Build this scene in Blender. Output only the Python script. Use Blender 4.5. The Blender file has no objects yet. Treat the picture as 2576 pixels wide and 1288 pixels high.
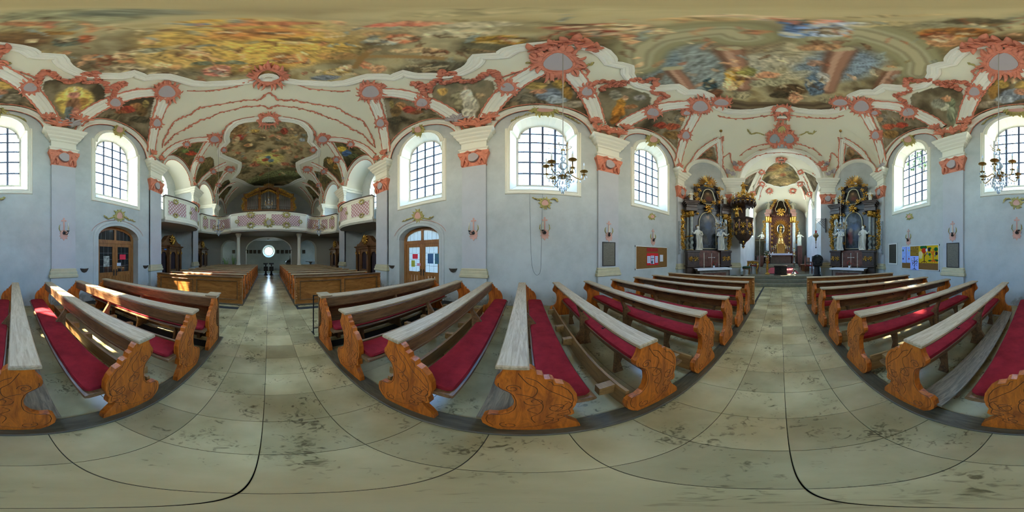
import bpy, bmesh, math, random
import numpy as np
from mathutils import Vector, Matrix
from mathutils.geometry import tessellate_polygon
PI = math.pi
R = random.Random(7)
scn = bpy.context.scene
COL = scn.collection

# ------------------------------------------------------------------ camera, light, exposure
CAMH = 1.6
AXIS_PX = 1964.0            # photo column that looks straight along the aisle to the high altar (+Y)
cam = bpy.data.cameras.new('camera')
cam.type = 'PANO'
cam.panorama_type = 'EQUIRECTANGULAR' if hasattr(cam, 'panorama_type') else None
try:
    cam.cycles.panorama_type = 'EQUIRECTANGULAR'
except Exception:
    pass
camo = bpy.data.objects.new('camera', cam)
camo.location = (0, 0, CAMH)
camo.rotation_euler = (PI / 2, 0, (AXIS_PX - 1288) / 2576 * 2 * PI)
cam.clip_start = 0.02
COL.objects.link(camo)
scn.camera = camo

world = bpy.data.worlds.new('world')
scn.world = world
world.use_nodes = True
_nt = world.node_tree
_nt.nodes.clear()
_o = _nt.nodes.new('ShaderNodeOutputWorld')
_bg = _nt.nodes.new('ShaderNodeBackground')
_tc = _nt.nodes.new('ShaderNodeTexCoord')
_sx = _nt.nodes.new('ShaderNodeSeparateXYZ')
_mr = _nt.nodes.new('ShaderNodeMapRange')
_mr.inputs[1].default_value = -1; _mr.inputs[2].default_value = 1
_cr = _nt.nodes.new('ShaderNodeValToRGB')
_e = _cr.color_ramp.elements
_e[0].position = 0.0; _e[0].color = (0.62, 0.54, 0.42, 1)      # sunlit pavement and lawn below the horizon
_e[1].position = 1.0; _e[1].color = (0.26, 0.50, 1.15, 1)      # zenith
for p, c in ((0.47, (0.66, 0.58, 0.46, 1)), (0.52, (1.0, 0.98, 0.92, 1)), (0.70, (0.46, 0.70, 1.12, 1))):
    k = _e.new(p); k.color = c
_nt.links.new(_tc.outputs['Generated'], _sx.inputs[0])
_nt.links.new(_sx.outputs[2], _mr.inputs[0])
_nt.links.new(_mr.outputs[0], _cr.inputs[0])
_mx = _nt.nodes.new('ShaderNodeMix'); _mx.data_type = 'RGBA'; _mx.blend_type = 'MULTIPLY'; _mx.inputs[0].default_value = 1.0
_az = _nt.nodes.new('ShaderNodeMapRange'); _az.inputs[1].default_value = -0.8; _az.inputs[2].default_value = 0.8
_cr2 = _nt.nodes.new('ShaderNodeValToRGB')                     # deeper blue away from the sun, whiter sky around it (south-east)
_cr2.color_ramp.elements[0].color = (0.62, 0.86, 1.0, 1); _cr2.color_ramp.elements[1].color = (1.0, 1.0, 0.92, 1)
_nt.links.new(_sx.outputs[0], _az.inputs[0]); _nt.links.new(_az.outputs[0], _cr2.inputs[0])
_nt.links.new(_cr.outputs[0], _mx.inputs[6]); _nt.links.new(_cr2.outputs[0], _mx.inputs[7])
_nt.links.new(_mx.outputs[2], _bg.inputs[0])
_bg.inputs[1].default_value = 11.0
_nt.links.new(_bg.outputs[0], _o.inputs[0])

sun = bpy.data.lights.new('sun', 'SUN')
sun.energy = 26.0
sun.angle = 0.02
sun.color = (1.0, 0.93, 0.80)
suno = bpy.data.objects.new('sun', sun)
_sd = Vector((-0.79, -0.61, -1.50)).normalized()
suno.rotation_euler = _sd.to_track_quat('-Z', 'Y').to_euler()
suno.location = (12, 9, 24)
COL.objects.link(suno)

scn.view_settings.view_transform = 'Standard'
scn.view_settings.look = 'None'
scn.view_settings.gamma = 1.0
scn.view_settings.use_curve_mapping = False
scn.view_settings.exposure = 1.53
cy = scn.cycles
cy.use_denoising = True
cy.max_bounces = 8; cy.diffuse_bounces = 6; cy.glossy_bounces = 3; cy.transmission_bounces = 4; cy.transparent_max_bounces = 12
cy.caustics_reflective = False; cy.caustics_refractive = False
cy.sample_clamp_indirect = 6.0
cy.filter_width = 1.1

# ------------------------------------------------------------------ pixel helpers (photo frame 2576 x 1288)
def ray(px, py):
    az = (px - AXIS_PX) * 2 * PI / 2576
    el = (644 - py) * PI / 1288
    return (math.sin(az) * math.cos(el), math.cos(az) * math.cos(el), math.sin(el))
def on_x(px, py, x):                       # point where the pixel's ray meets the plane x = const
    d = ray(px, py); t = x / d[0]
    return (x, d[1] * t, CAMH + d[2] * t)
def on_y(px, py, y):
    d = ray(px, py); t = y / d[1]
    return (d[0] * t, y, CAMH + d[2] * t)
def on_z(px, py, z):
    d = ray(px, py); t = (z - CAMH) / d[2]
    return (d[0] * t, d[1] * t, z)
def lin(c):
    return tuple(((v / 255) / 12.92 if v / 255 <= 0.04045 else ((v / 255 + 0.055) / 1.055) ** 2.4) for v in c)

# ------------------------------------------------------------------ materials
MATS = {}
def mat(name, col, rough=0.6, metal=0.0, spec=0.5, var=0.0, vscale=4.0, bump=0.0, bscale=40.0, col2=None, stretch=(1, 1, 1), detail=4.0):
    if name in MATS: return MATS[name]
    m = bpy.data.materials.new(name); m.use_nodes = True
    nt = m.node_tree; b = nt.nodes['Principled BSDF']
    b.inputs['Base Color'].default_value = (*col, 1)
    b.inputs['Roughness'].default_value = rough
    b.inputs['Metallic'].default_value = metal
    b.inputs['Specular IOR Level'].default_value = spec
    if var > 0 or bump > 0:
        tc = nt.nodes.new('ShaderNodeTexCoord'); mp = nt.nodes.new('ShaderNodeMapping')
        mp.inputs['Scale'].default_value = stretch
        nt.links.new(tc.outputs['Object'], mp.inputs[0])
    if var > 0:
        n = nt.nodes.new('ShaderNodeTexNoise'); n.inputs['Scale'].default_value = vscale; n.inputs['Detail'].default_value = detail
        n.inputs['Roughness'].default_value = 0.65
        nt.links.new(mp.outputs[0], n.inputs['Vector'])
        rp = nt.nodes.new('ShaderNodeValToRGB')
        c2 = col2 if col2 else tuple(v * (1 - var) for v in col)
        rp.color_ramp.elements[0].position = 0.32; rp.color_ramp.elements[0].color = (*c2, 1)
        rp.color_ramp.elements[1].position = 0.66; rp.color_ramp.elements[1].color = (*col, 1)
        nt.links.new(n.outputs[0], rp.inputs[0]); nt.links.new(rp.outputs[0], b.inputs['Base Color'])
    if bump > 0:
        n2 = nt.nodes.new('ShaderNodeTexNoise'); n2.inputs['Scale'].default_value = bscale; n2.inputs['Detail'].default_value = 3
        nt.links.new(mp.outputs[0], n2.inputs['Vector'])
        bp = nt.nodes.new('ShaderNodeBump'); bp.inputs['Strength'].default_value = bump; bp.inputs['Distance'].default_value = 0.02
        nt.links.new(n2.outputs[0], bp.inputs['Height']); nt.links.new(bp.outputs[0], b.inputs['Normal'])
    MATS[name] = m
    return m

def wood(name, dark, light, scale=3.0, axis=0, rough=0.45, ring=14.0, carve=0.0):
    if name in MATS: return MATS[name]
    m = bpy.data.materials.new(name); m.use_nodes = True
    nt = m.node_tree; b = nt.nodes['Principled BSDF']; b.inputs['Roughness'].default_value = rough
    tc = nt.nodes.new('ShaderNodeTexCoord'); mp = nt.nodes.new('ShaderNodeMapping')
    st = [ring, ring, ring]; st[axis] = 1.2
    mp.inputs['Scale'].default_value = st
    nt.links.new(tc.outputs['Object'], mp.inputs[0])
    n = nt.nodes.new('ShaderNodeTexNoise'); n.inputs['Scale'].default_value = scale; n.inputs['Detail'].default_value = 6
    n.inputs['Roughness'].default_value = 0.7; n.inputs['Distortion'].default_value = 1.2
    nt.links.new(mp.outputs[0], n.inputs['Vector'])
    rp = nt.nodes.new('ShaderNodeValToRGB')
    rp.color_ramp.elements[0].position = 0.36; rp.color_ramp.elements[0].color = (*dark, 1)
    rp.color_ramp.elements[1].position = 0.62; rp.color_ramp.elements[1].color = (*light, 1)
    nt.links.new(n.outputs[0], rp.inputs[0])
    bp = nt.nodes.new('ShaderNodeBump'); bp.inputs['Strength'].default_value = 0.25; bp.inputs['Distance'].default_value = 0.01
    nt.links.new(n.outputs[0], bp.inputs['Height'])
    last = rp.outputs[0]
    if carve > 0:                              # incised scroll lines cut into a panel
        w = nt.nodes.new('ShaderNodeTexNoise'); w.inputs['Scale'].default_value = 4.2; w.inputs['Detail'].default_value = 1.0
        w.inputs['Distortion'].default_value = 2.6
        nt.links.new(tc.outputs['Object'], w.inputs['Vector'])
        s1 = nt.nodes.new('ShaderNodeMath'); s1.operation = 'MULTIPLY'; s1.inputs[1].default_value = 8.0
        s2 = nt.nodes.new('ShaderNodeMath'); s2.operation = 'PINGPONG'; s2.inputs[1].default_value = 0.5
        s3 = nt.nodes.new('ShaderNodeMath'); s3.operation = 'LESS_THAN'; s3.inputs[1].default_value = 0.075
        nt.links.new(w.outputs[0], s1.inputs[0]); nt.links.new(s1.outputs[0], s2.inputs[0]); nt.links.new(s2.outputs[0], s3.inputs[0])
        mx = nt.nodes.new('ShaderNodeMix'); mx.data_type = 'RGBA'
        mm = nt.nodes.new('ShaderNodeMath'); mm.operation = 'MULTIPLY'; mm.inputs[1].default_value = carve
        nt.links.new(s3.outputs[0], mm.inputs[0]); nt.links.new(mm.outputs[0], mx.inputs[0])
        nt.links.new(last, mx.inputs[6]); mx.inputs[7].default_value = (dark[0] * 0.25, dark[1] * 0.22, dark[2] * 0.2, 1)
        last = mx.outputs[2]
        b2 = nt.nodes.new('ShaderNodeBump'); b2.invert = True; b2.inputs['Strength'].default_value = 0.7; b2.inputs['Distance'].default_value = 0.01
        nt.links.new(s3.outputs[0], b2.inputs['Height']); nt.links.new(bp.outputs[0], b2.inputs['Normal'])
        bp = b2
    nt.links.new(last, b.inputs['Base Color'])
    nt.links.new(bp.outputs[0], b.inputs['Normal'])
    MATS[name] = m
    return m

def paint_mat(name, rough=0.75):               # colour painted on the surface itself, stored per vertex
    if name in MATS: return MATS[name]
    m = bpy.data.materials.new(name); m.use_nodes = True
    nt = m.node_tree; b = nt.nodes['Principled BSDF']
    b.inputs['Roughness'].default_value = rough; b.inputs['Specular IOR Level'].default_value = 0.2
    a = nt.nodes.new('ShaderNodeVertexColor'); a.layer_name = 'paint'
    nt.links.new(a.outputs[0], b.inputs['Base Color'])
    MATS[name] = m
    return m

# ------------------------------------------------------------------ mesh builder
class MB:
    def __init__(s):
        s.v = []; s.f = []
    def add(s, v, f):
        o = len(s.v); s.v += [tuple(p) for p in v]; s.f += [tuple(i + o for i in q) for q in f]; return s
    def box(s, x0, x1, y0, y1, z0, z1):
        return s.add([(x0, y0, z0), (x1, y0, z0), (x1, y1, z0), (x0, y1, z0), (x0, y0, z1), (x1, y0, z1), (x1, y1, z1), (x0, y1, z1)],
                     [(0, 3, 2, 1), (4, 5, 6, 7), (0, 1, 5, 4), (1, 2, 6, 5), (2, 3, 7, 6), (3, 0, 4, 7)])
    def bbox(s, x0, x1, y0, y1, z0, z1, b=0.01):   # box with chamfered top and bottom edges
        return s.loft([[(x0 + b, y0 + b, z0), (x1 - b, y0 + b, z0), (x1 - b, y1 - b, z0), (x0 + b, y1 - b, z0)],
                       [(x0, y0, z0 + b), (x1, y0, z0 + b), (x1, y1, z0 + b), (x0, y1, z0 + b)],
                       [(x0, y0, z1 - b), (x1, y0, z1 - b), (x1, y1, z1 - b), (x0, y1, z1 - b)],
                       [(x0 + b, y0 + b, z1), (x1 - b, y0 + b, z1), (x1 - b, y1 - b, z1), (x0 + b, y1 - b, z1)]])
    def loft(s, loops, closed=True, cap=True):
        n = len(loops[0]); v = [p for l in loops for p in l]; f = []
        for i in range(len(loops) - 1):
            for j in range(n if closed else n - 1):
                a = i * n + j; b = i * n + (j + 1) % n
                f.append((a, b, b + n, a + n))
        if cap and closed:
            f.append(tuple(range(n - 1, -1, -1))); f.append(tuple(range((len(loops) - 1) * n, len(loops) * n)))
        return s.add(v, f)
    def tube(s, path, r, n=6, flat=1.0, up=None, cap=True):
        P = [Vector(p) for p in path]; m = len(P)
        rr = r if hasattr(r, '__len__') else [r] * m
        loops = []; pu = None
        for i in range(m):
            t = (P[min(i + 1, m - 1)] - P[max(i - 1, 0)])
            t = t.normalized() if t.length > 1e-9 else Vector((0, 0, 1))
            if up is not None: a = Vector(up)
            else: a = pu if pu is not None else (Vector((0, 0, 1)) if abs(t.z) < 0.9 else Vector((1, 0, 0)))
            u = (a - t * a.dot(t))
            u = u.normalized() if u.length > 1e-6 else t.orthogonal().normalized()
            pu = u; w = t.cross(u)
            loops.append([P[i] + (u * math.cos(2 * PI * k / n) * flat + w * math.sin(2 * PI * k / n)) * rr[i] for k in range(n)])
        return s.loft(loops, cap=cap)
    def lathe(s, prof, n=12, o=(0, 0, 0), sx=1.0, sy=1.0, a0=0.0):
        return s.loft([[(o[0] + r * sx * math.cos(2 * PI * k / n + a0), o[1] + r * sy * math.sin(2 * PI * k / n + a0), o[2] + z) for k in range(n)] for r, z in prof])
    def ball(s, c, r, n=8, m=5, sc=(1, 1, 1)):
        return s.loft([[(c[0] + r * sc[0] * math.sin(PI * i / m) * math.cos(2 * PI * k / n), c[1] + r * sc[1] * math.sin(PI * i / m) * math.sin(2 * PI * k / n),
                         c[2] - r * sc[2] * math.cos(PI * i / m)) for k in range(n)] for i in [0.15] + list(range(1, m)) + [m - 0.15]])
    def plate(s, outer, holes, h0, h1, fr):        # 2-D outline with holes -> slab between offsets h0 and h1; fr(u, v, h) -> point
        polys = [[Vector((p[0], p[1], 0)) for p in q] for q in [outer] + list(holes)]
        tri = tessellate_polygon(polys)
        fl = [p for q in [outer] + list(holes) for p in q]
        n = len(fl)
        v = [fr(p[0], p[1], h1) for p in fl] + [fr(p[0], p[1], h0) for p in fl]
        f = [tuple(t) for t in tri] + [tuple(i + n for i in t)[::-1] for t in tri]
        o = 0
        for q in [outer] + list(holes):
            k = len(q)
            for i in range(k):
                a = o + i; b = o + (i + 1) % k
                f.append((a, b, b + n, a + n))
            o += k
        return s.add(v, f)
    def sweep(s, path, prof, fr, closed=True, cap=False):   # 2-D path, profile (outward offset, height); fr(u, v, h) -> point
        m = len(path); loops = []
        for i in range(m):
            a = path[(i - 1) % m] if (closed or i > 0) else path[i]
            b = path[(i + 1) % m] if (closed or i < m - 1) else path[i]
            p = path[i]
            def nr(q0, q1):
                dx, dy = q1[0] - q0[0], q1[1] - q0[1]; l = math.hypot(dx, dy) or 1e-9
                return (dy / l, -dx / l)
            n1 = nr(a, p) if a != p else nr(p, b); n2 = nr(p, b) if b != p else n1
            nx, ny = n1[0] + n2[0], n1[1] + n2[1]; l2 = nx * nx + ny * ny
            k = 2 / max(l2, 0.8)
            loops.append([fr(p[0] + nx * k * d, p[1] + ny * k * d, h) for d, h in prof])
        if closed: loops.append(loops[0])
        return s.loft(loops, closed=False, cap=False)
    def xf(s, M):
        s.v = [tuple(M @ Vector(p)) for p in s.v]; return s
    def join(s, o): return s.add(o.v, o.f)
    def mesh(s, name, material, smooth=False, recalc=True):
        me = bpy.data.meshes.new(name)
        me.from_pydata(s.v, [], s.f)
        if recalc and len(s.f) < 60000:
            bm = bmesh.new(); bm.from_mesh(me)
            bmesh.ops.recalc_face_normals(bm, faces=bm.faces)
            bm.to_mesh(me); bm.free()
        if material: me.materials.append(material)
        if smooth:
            me.polygons.foreach_set('use_smooth', [True] * len(me.polygons))
            if smooth is not True: me.set_sharp_from_angle(angle=math.radians(smooth))
        me.update()
        return me
    def build(s, name, material, parent=None, smooth=False, loc=None, label=None, cat=None, group=None, kind=None, recalc=True):
        o = bpy.data.objects.new(name, s.mesh(name, material, smooth, recalc))
        COL.objects.link(o)
        if parent: o.parent = parent
        if loc: o.location = loc
        return tag(o, label, cat, group, kind)

def tag(o, label=None, cat=None, group=None, kind=None):
    if label: o['label'] = label
    if cat: o['category'] = cat
    if group: o['group'] = group
    if kind: o['kind'] = kind
    return o
def thing(name, label, cat, loc=(0, 0, 0), rz=0.0, group=None, kind=None):
    o = bpy.data.objects.new(name, None); COL.objects.link(o)
    o.empty_display_size = 0.1
    o.location = loc; o.rotation_euler = (0, 0, rz)
    return tag(o, label, cat, group, kind)
def copy_tree(o, parent=None):
    c = o.copy(); COL.objects.link(c); c.parent = parent
    for ch in [k for k in o.children]: copy_tree(ch, c)
    return c
def arc(cx, cz, rx, rz, a0, a1, n):
    return [(cx + rx * math.cos(a0 + (a1 - a0) * i / n), cz + rz * math.sin(a0 + (a1 - a0) * i / n)) for i in range(n + 1)]
def XZ(y):  return lambda u, v, h: (u, y + h, v)
def wall_fr(side, x=5.04):                    # u = y, v = z, h = distance out of the side wall into the room
    return lambda u, v, h: (side * (x - h), u, v)
# ------------------------------------------------------------------ palette
M_WALL = mat('lime plaster', (0.52, 0.555, 0.535), 0.85, spec=0.2, var=0.20, vscale=1.1, bump=0.15, bscale=9, detail=7)
def damp(m):                                     # flaking, salt-stained plaster in the lowest half metre
    nt = m.node_tree; bs = nt.nodes['Principled BSDF']; src = bs.inputs['Base Color'].links[0].from_socket
    g = nt.nodes.new('ShaderNodeNewGeometry'); sp = nt.nodes.new('ShaderNodeSeparateXYZ'); nt.links.new(g.outputs['Position'], sp.inputs[0])
    mr = nt.nodes.new('ShaderNodeMapRange'); mr.inputs[1].default_value = 0.1; mr.inputs[2].default_value = 0.95; mr.inputs[3].default_value = 0.16; mr.inputs[4].default_value = -0.25; nt.links.new(sp.outputs[2], mr.inputs[0])
    n = nt.nodes.new('ShaderNodeTexNoise'); n.inputs['Scale'].default_value = 3.2; n.inputs['Detail'].default_value = 8; n.inputs['Roughness'].default_value = 0.7; nt.links.new(g.outputs['Position'], n.inputs['Vector'])
    ad = nt.nodes.new('ShaderNodeMath'); ad.operation = 'ADD'; nt.links.new(n.outputs[0], ad.inputs[0]); nt.links.new(mr.outputs[0], ad.inputs[1])
    rp = nt.nodes.new('ShaderNodeValToRGB'); rp.color_ramp.elements[0].position = 0.62; rp.color_ramp.elements[0].color = (0, 0, 0, 1); rp.color_ramp.elements[1].position = 0.70; rp.color_ramp.elements[1].color = (0.65, 0.65, 0.65, 1); nt.links.new(ad.outputs[0], rp.inputs[0])
    mx = nt.nodes.new('ShaderNodeMix'); mx.data_type = 'RGBA'; nt.links.new(rp.outputs[0], mx.inputs[0]); nt.links.new(src, mx.inputs[6]); mx.inputs[7].default_value = (0.27, 0.25, 0.19, 1); nt.links.new(mx.outputs[2], bs.inputs['Base Color'])
damp(M_WALL)
M_WHITE = mat('white stucco', (0.79, 0.78, 0.66), 0.75, spec=0.2)
M_CREAM = mat('cream stucco', (0.62, 0.56, 0.36), 0.75, spec=0.2, var=0.15, vscale=3)
M_PILA = mat('pilaster plaster', (0.505, 0.52, 0.53), 0.85, spec=0.2, var=0.10, vscale=1.5)
M_PINK = mat('pink stucco', (0.74, 0.27, 0.17), 0.7, spec=0.2, var=0.25, vscale=6)
M_PALEPINK = mat('pale pink paint', (0.62, 0.36, 0.29), 0.8, spec=0.2)
M_GREY = mat('lilac grey stucco', (0.42, 0.38, 0.38), 0.8, spec=0.2)
M_OLIVE = mat('olive gold stucco', (0.52, 0.45, 0.16), 0.6, spec=0.3, var=0.3, vscale=8)
M_PAINT = paint_mat('painted plaster')
M_GOLD = mat('gold leaf', (0.88, 0.50, 0.09), 0.30, metal=0.9, var=0.7, vscale=9)
M_BRASS = mat('brass', (0.55, 0.36, 0.12), 0.32, metal=1.0)
M_BLACK = mat('black iron', (0.012, 0.012, 0.013), 0.45)
M_BLUEIRON = mat('blue grey glazing bars', (0.07, 0.10, 0.17), 0.5)
M_FRAMEW = mat('white window frame', (0.66, 0.66, 0.62), 0.6)
M_DARK = mat('dark marble', (0.075, 0.045, 0.035), 0.35, var=0.6, vscale=5, detail=8)
M_STATUE = mat('white statue', (0.66, 0.64, 0.55), 0.5)

def glass_mat(name, tint=(1, 0.985, 0.93)):
    m = bpy.data.materials.new(name); m.use_nodes = True; nt = m.node_tree; nt.nodes.clear()
    o = nt.nodes.new('ShaderNodeOutputMaterial'); t = nt.nodes.new('ShaderNodeBsdfTransparent'); g = nt.nodes.new('ShaderNodeBsdfGlossy')
    g.inputs['Roughness'].default_value = 0.08
    t.inputs[0].default_value = (*tint, 1)
    mx = nt.nodes.new('ShaderNodeMixShader'); mx.inputs[0].default_value = 0.05
    nt.links.new(t.outputs[0], mx.inputs[1]); nt.links.new(g.outputs[0], mx.inputs[2]); nt.links.new(mx.outputs[0], o.inputs[0])
    MATS[name] = m
    return m
M_GLASS = glass_mat('window glass')

# ------------------------------------------------------------------ vault shape
B = 5.04; SPR = 6.45
CAPS = [(-3.8, 1.85, 1.72), (0.6, 1.85, 1.72), (5.0, 1.85, 1.72), (-8.15, 1.75, 1.6), (-12.45, 1.75, 1.6), (-16.6, 1.6, 1.5)]
Y_E, Y_W = 9.5, -18.4
DA, DB = np.array((5.04, 7.2)), np.array((3.05, 9.3))       # diagonal corner behind each side altar
DU = (DB - DA) / np.linalg.norm(DB - DA); DN = np.array((-DU[1], DU[0])) * -1.0
if DN[0] > 0: DN = -DN
DL = np.linalg.norm(DB - DA); DM = (DA + DB) / 2
def smooth01(t):
    t = np.clip(t, 0, 1); return t * t * (3 - 2 * t)
def half_w(Y):                                   # the vault narrows along the slanted altar walls
    return np.where(Y < 7.2, B, np.maximum(2.62, 5.04 - (Y - 7.2) * 0.9476))
def vault_main(X, Y):
    q = np.clip(np.abs(X) / half_w(Y), 0, 1)
    H = 4.0 - 1.4 * smooth01((Y - 6.0) / 3.5) - 0.65 * smooth01((-5.0 - Y) / 3.0)
    return SPR + H * np.sqrt(np.maximum(1 - q * q, 0))
def vault_cap(X, Y):
    ax = np.abs(X); z = np.full(np.broadcast(X, Y).shape, -9.0)
    for yc, a, A in CAPS:
        t = (Y - yc) / a
        z = np.maximum(z, np.where(np.abs(t) < 1, SPR + A * np.sqrt(np.maximum(1 - t * t, 0)) + (0.74 if yc > -6 else 0.46) * (B - ax) - 3.0 * np.maximum(0, B - ax - 1.6), -9.0))
    t = (ax - DM[0]) * DU[0] + (Y - DM[1]) * DU[1]; s = (ax - DM[0]) * DN[0] + (Y - DM[1]) * DN[1]
    t = t / 1.30
    z = np.maximum(z, np.where((np.abs(t) < 1) & (Y > 6.7), SPR + 1.30 * np.sqrt(np.maximum(1 - t * t, 0)) + 0.80 * s - 3.0 * np.maximum(0, s - 1.1), -9.0))
    return z
def vault(X, Y):
    return np.maximum(vault_main(X, Y), vault_cap(X, Y))
def vnormal(x, y):
    e = 0.02
    zx = (vault(np.array(x + e), np.array(y)) - vault(np.array(x - e), np.array(y))) / (2 * e)
    zy = (vault(np.array(x), np.array(y + e)) - vault(np.array(x), np.array(y - e))) / (2 * e)
    n = np.stack([zx, zy, -np.ones_like(zx)], -1)
    return n / np.linalg.norm(n, axis=-1, keepdims=True)
_T = np.arange(2.0, 24, 0.03)
def hit(pts, zf=vault, t0=2.0, t1=24.0):                 # where pixel rays meet the vault -> N x 3
    d = np.array([ray(*p) for p in pts])
    T = _T[(_T >= t0) & (_T <= t1)]
    Pz = CAMH + d[:, 2:3] * T; Zv = zf(d[:, 0:1] * T, d[:, 1:2] * T)
    above = Pz >= Zv
    i = np.where(above.any(1), above.argmax(1), len(T) - 1)
    lo = T[np.maximum(i - 1, 0)]; hi = T[i]
    for _ in range(18):
        mid = (lo + hi) / 2
        ab = CAMH + d[:, 2] * mid >= zf(d[:, 0] * mid, d[:, 1] * mid)
        hi = np.where(ab, mid, hi); lo = np.where(ab, lo, mid)
    t = (lo + hi) / 2
    return np.stack([d[:, 0] * t, d[:, 1] * t, CAMH + d[:, 2] * t], 1)
def mir(pts):  return [(2 * AXIS_PX - p[0],) + tuple(p[1:]) for p in pts]      # same feature on the other side of the nave
def mirw(pts): return [(1352 - p[0],) + tuple(p[1:]) for p in pts]

# ------------------------------------------------------------------ noise for painted plaster
def vnoise(X, Y, seed):
    xi = np.floor(X).astype(np.int64); yi = np.floor(Y).astype(np.int64); xf = X - xi; yf = Y - yi
    u = xf * xf * (3 - 2 * xf); v = yf * yf * (3 - 2 * yf)
    def h(a, b):
        n = (a * 374761393 + b * 668265263 + seed * 1274126177) & 0x7fffffff
        n = ((n ^ (n >> 13)) * 1103515245) & 0x7fffffff
        return ((n ^ (n >> 16)) & 0xffff) / 65535.0
    return (h(xi, yi) * (1 - u) + h(xi + 1, yi) * u) * (1 - v) + (h(xi, yi + 1) * (1 - u) + h(xi + 1, yi + 1) * u) * v
def fbm(X, Y, f, seed, o=5):
    s = 0; a = 0.5; t = 0
    for k in range(o):
        s = s + a * vnoise(X * f, Y * f, seed + k); t += a; f *= 2.03; a *= 0.55
    return s / t
def inpoly(X, Y, poly):
    r = np.zeros(X.shape, bool); n = len(poly)
    for i in range(n):
        x0, y0 = poly[i][:2]; x1, y1 = poly[(i + 1) % n][:2]
        c = ((y0 > Y) != (y1 > Y))
        if y0 != y1: r ^= c & (X < (x1 - x0) * (Y - y0) / (y1 - y0) + x0)
    return r
class Canvas:
    def __init__(s, X, Y, zf=vault, t0=2.0):
        s.X, s.Y, s.zf, s.t0 = X, Y, zf, t0
        s.wx = X + 0.22 * (fbm(X, Y, 2.6, 11, 4) - 0.5); s.wy = Y + 0.22 * (fbm(X, Y, 2.6, 37, 4) - 0.5)
        s.c = np.zeros(X.shape + (3,)); s.c[:] = 0.8
    def fill(s, mask, cols, f, seed):
        n = fbm(s.wx, s.wy, f, seed, 6); n = np.clip((n - 0.28) / 0.44, 0, 0.9999) * (len(cols) - 1)
        C = np.array(cols) / 255.0; i = n.astype(int); t = (n - i)[..., None]
        col = C[i] * (1 - t) + C[np.minimum(i + 1, len(cols) - 1)] * t
        s.c = np.where(mask[..., None], col, s.c)
    def blob(s, mask, px, py, rx, ry, col, alpha=0.85, soft=0.45, warp=1.0, rot=0.0):
        ca, sa = math.cos(rot), math.sin(rot)
        q = hit([(px, py), (px + rx * ca, py + rx * sa), (px - ry * sa, py + ry * ca)], s.zf, s.t0)[:, :2]
        A = np.stack([q[1] - q[0], q[2] - q[0]], 1)
        if abs(np.linalg.det(A)) < 1e-6: return
        I = np.linalg.inv(A); R_ = np.linalg.norm(A, axis=0).sum() * 1.5
        x = s.X + (s.wx - s.X) * warp - q[0][0]; y = s.Y + (s.wy - s.Y) * warp - q[0][1]
        m = mask & (np.abs(x) < R_) & (np.abs(y) < R_)
        if not m.any(): return
        x = x[m]; y = y[m]
        d = np.hypot(I[0, 0] * x + I[0, 1] * y, I[1, 0] * x + I[1, 1] * y)
        w = np.clip((1 + soft / 2 - d) / soft, 0, 1) * alpha
        a_ = (px * 0.37 + py * 0.11) % 3.14; fx = s.wx[m] * math.cos(a_) + s.wy[m] * math.sin(a_); fy = -s.wx[m] * math.sin(a_) + s.wy[m] * math.cos(a_)
        shade = 0.40 + 1.2 * fbm(fx * 3.2 + px, fy + py, 6.0, int(px) % 97, 3)
        s.c[m] = s.c[m] * (1 - w[:, None]) + np.clip(np.array(col) / 255.0 * shade[:, None], 0, 1) * w[:, None]
    def stroke(s, mask, pts, width, col, alpha=0.9):
        P = hit(pts, s.zf, s.t0)[:, :2]; X, Y = s.wx * 0.3 + s.X * 0.7, s.wy * 0.3 + s.Y * 0.7; d = np.full(X.shape, 9.0)
        for a, b in zip(P[:-1], P[1:]):
            ab = b - a; L = (ab * ab).sum() + 1e-9
            t = np.clip(((X - a[0]) * ab[0] + (Y - a[1]) * ab[1]) / L, 0, 1)
            d = np.minimum(d, np.hypot(X - a[0] - ab[0] * t, Y - a[1] - ab[1] * t))
        w = np.clip((width - d) / (0.35 * width) , 0, 1) * alpha * mask
        s.c = s.c * (1 - w[..., None]) + np.array(col) / 255.0 * w[..., None]
    def linear(s, k=1.25):
        c = s.c; l = np.where(c <= 0.04045, c / 12.92, ((c + 0.055) / 1.055) ** 2.4)
        return np.clip(l * k, 0, 0.82)

def grid_object(name, Xg, Yg, Zg, keep, colors, material, parent=None):
    ny, nx = Xg.shape
    v = np.stack([Xg, Yg, Zg], -1).reshape(-1, 3)
    i, j = np.meshgrid(np.arange(ny - 1), np.arange(nx - 1), indexing='ij')
    a = i * nx + j
    q = np.stack([a, a + nx, a + nx + 1, a + 1], -1).reshape(-1, 4)
    k = keep.reshape(-1); q = q[k[q].all(1)]
    used = np.zeros(len(v), bool); used[q.reshape(-1)] = True
    remap = np.cumsum(used) - 1
    q = remap[q]; v = v[used]; c = colors.reshape(-1, 3)[used]
    me = bpy.data.meshes.new(name)
    me.vertices.add(len(v)); me.vertices.foreach_set('co', v.astype(np.float32).ravel())
    me.loops.add(len(q) * 4); me.loops.foreach_set('vertex_index', q.astype(np.int32).ravel())
    me.polygons.add(len(q)); me.polygons.foreach_set('loop_start', np.arange(0, len(q) * 4, 4, dtype=np.int32))
    me.polygons.foreach_set('use_smooth', np.ones(len(q), bool))
    me.update(calc_edges=True)
    at = me.color_attributes.new('paint', 'FLOAT_COLOR', 'POINT')
    at.data.foreach_set('color', np.concatenate([c, np.ones((len(c), 1))], 1).astype(np.float32).ravel())
    me.materials.append(material)
    o = bpy.data.objects.new(name, me); COL.objects.link(o)
    if parent: o.parent = parent
    return o

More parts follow.
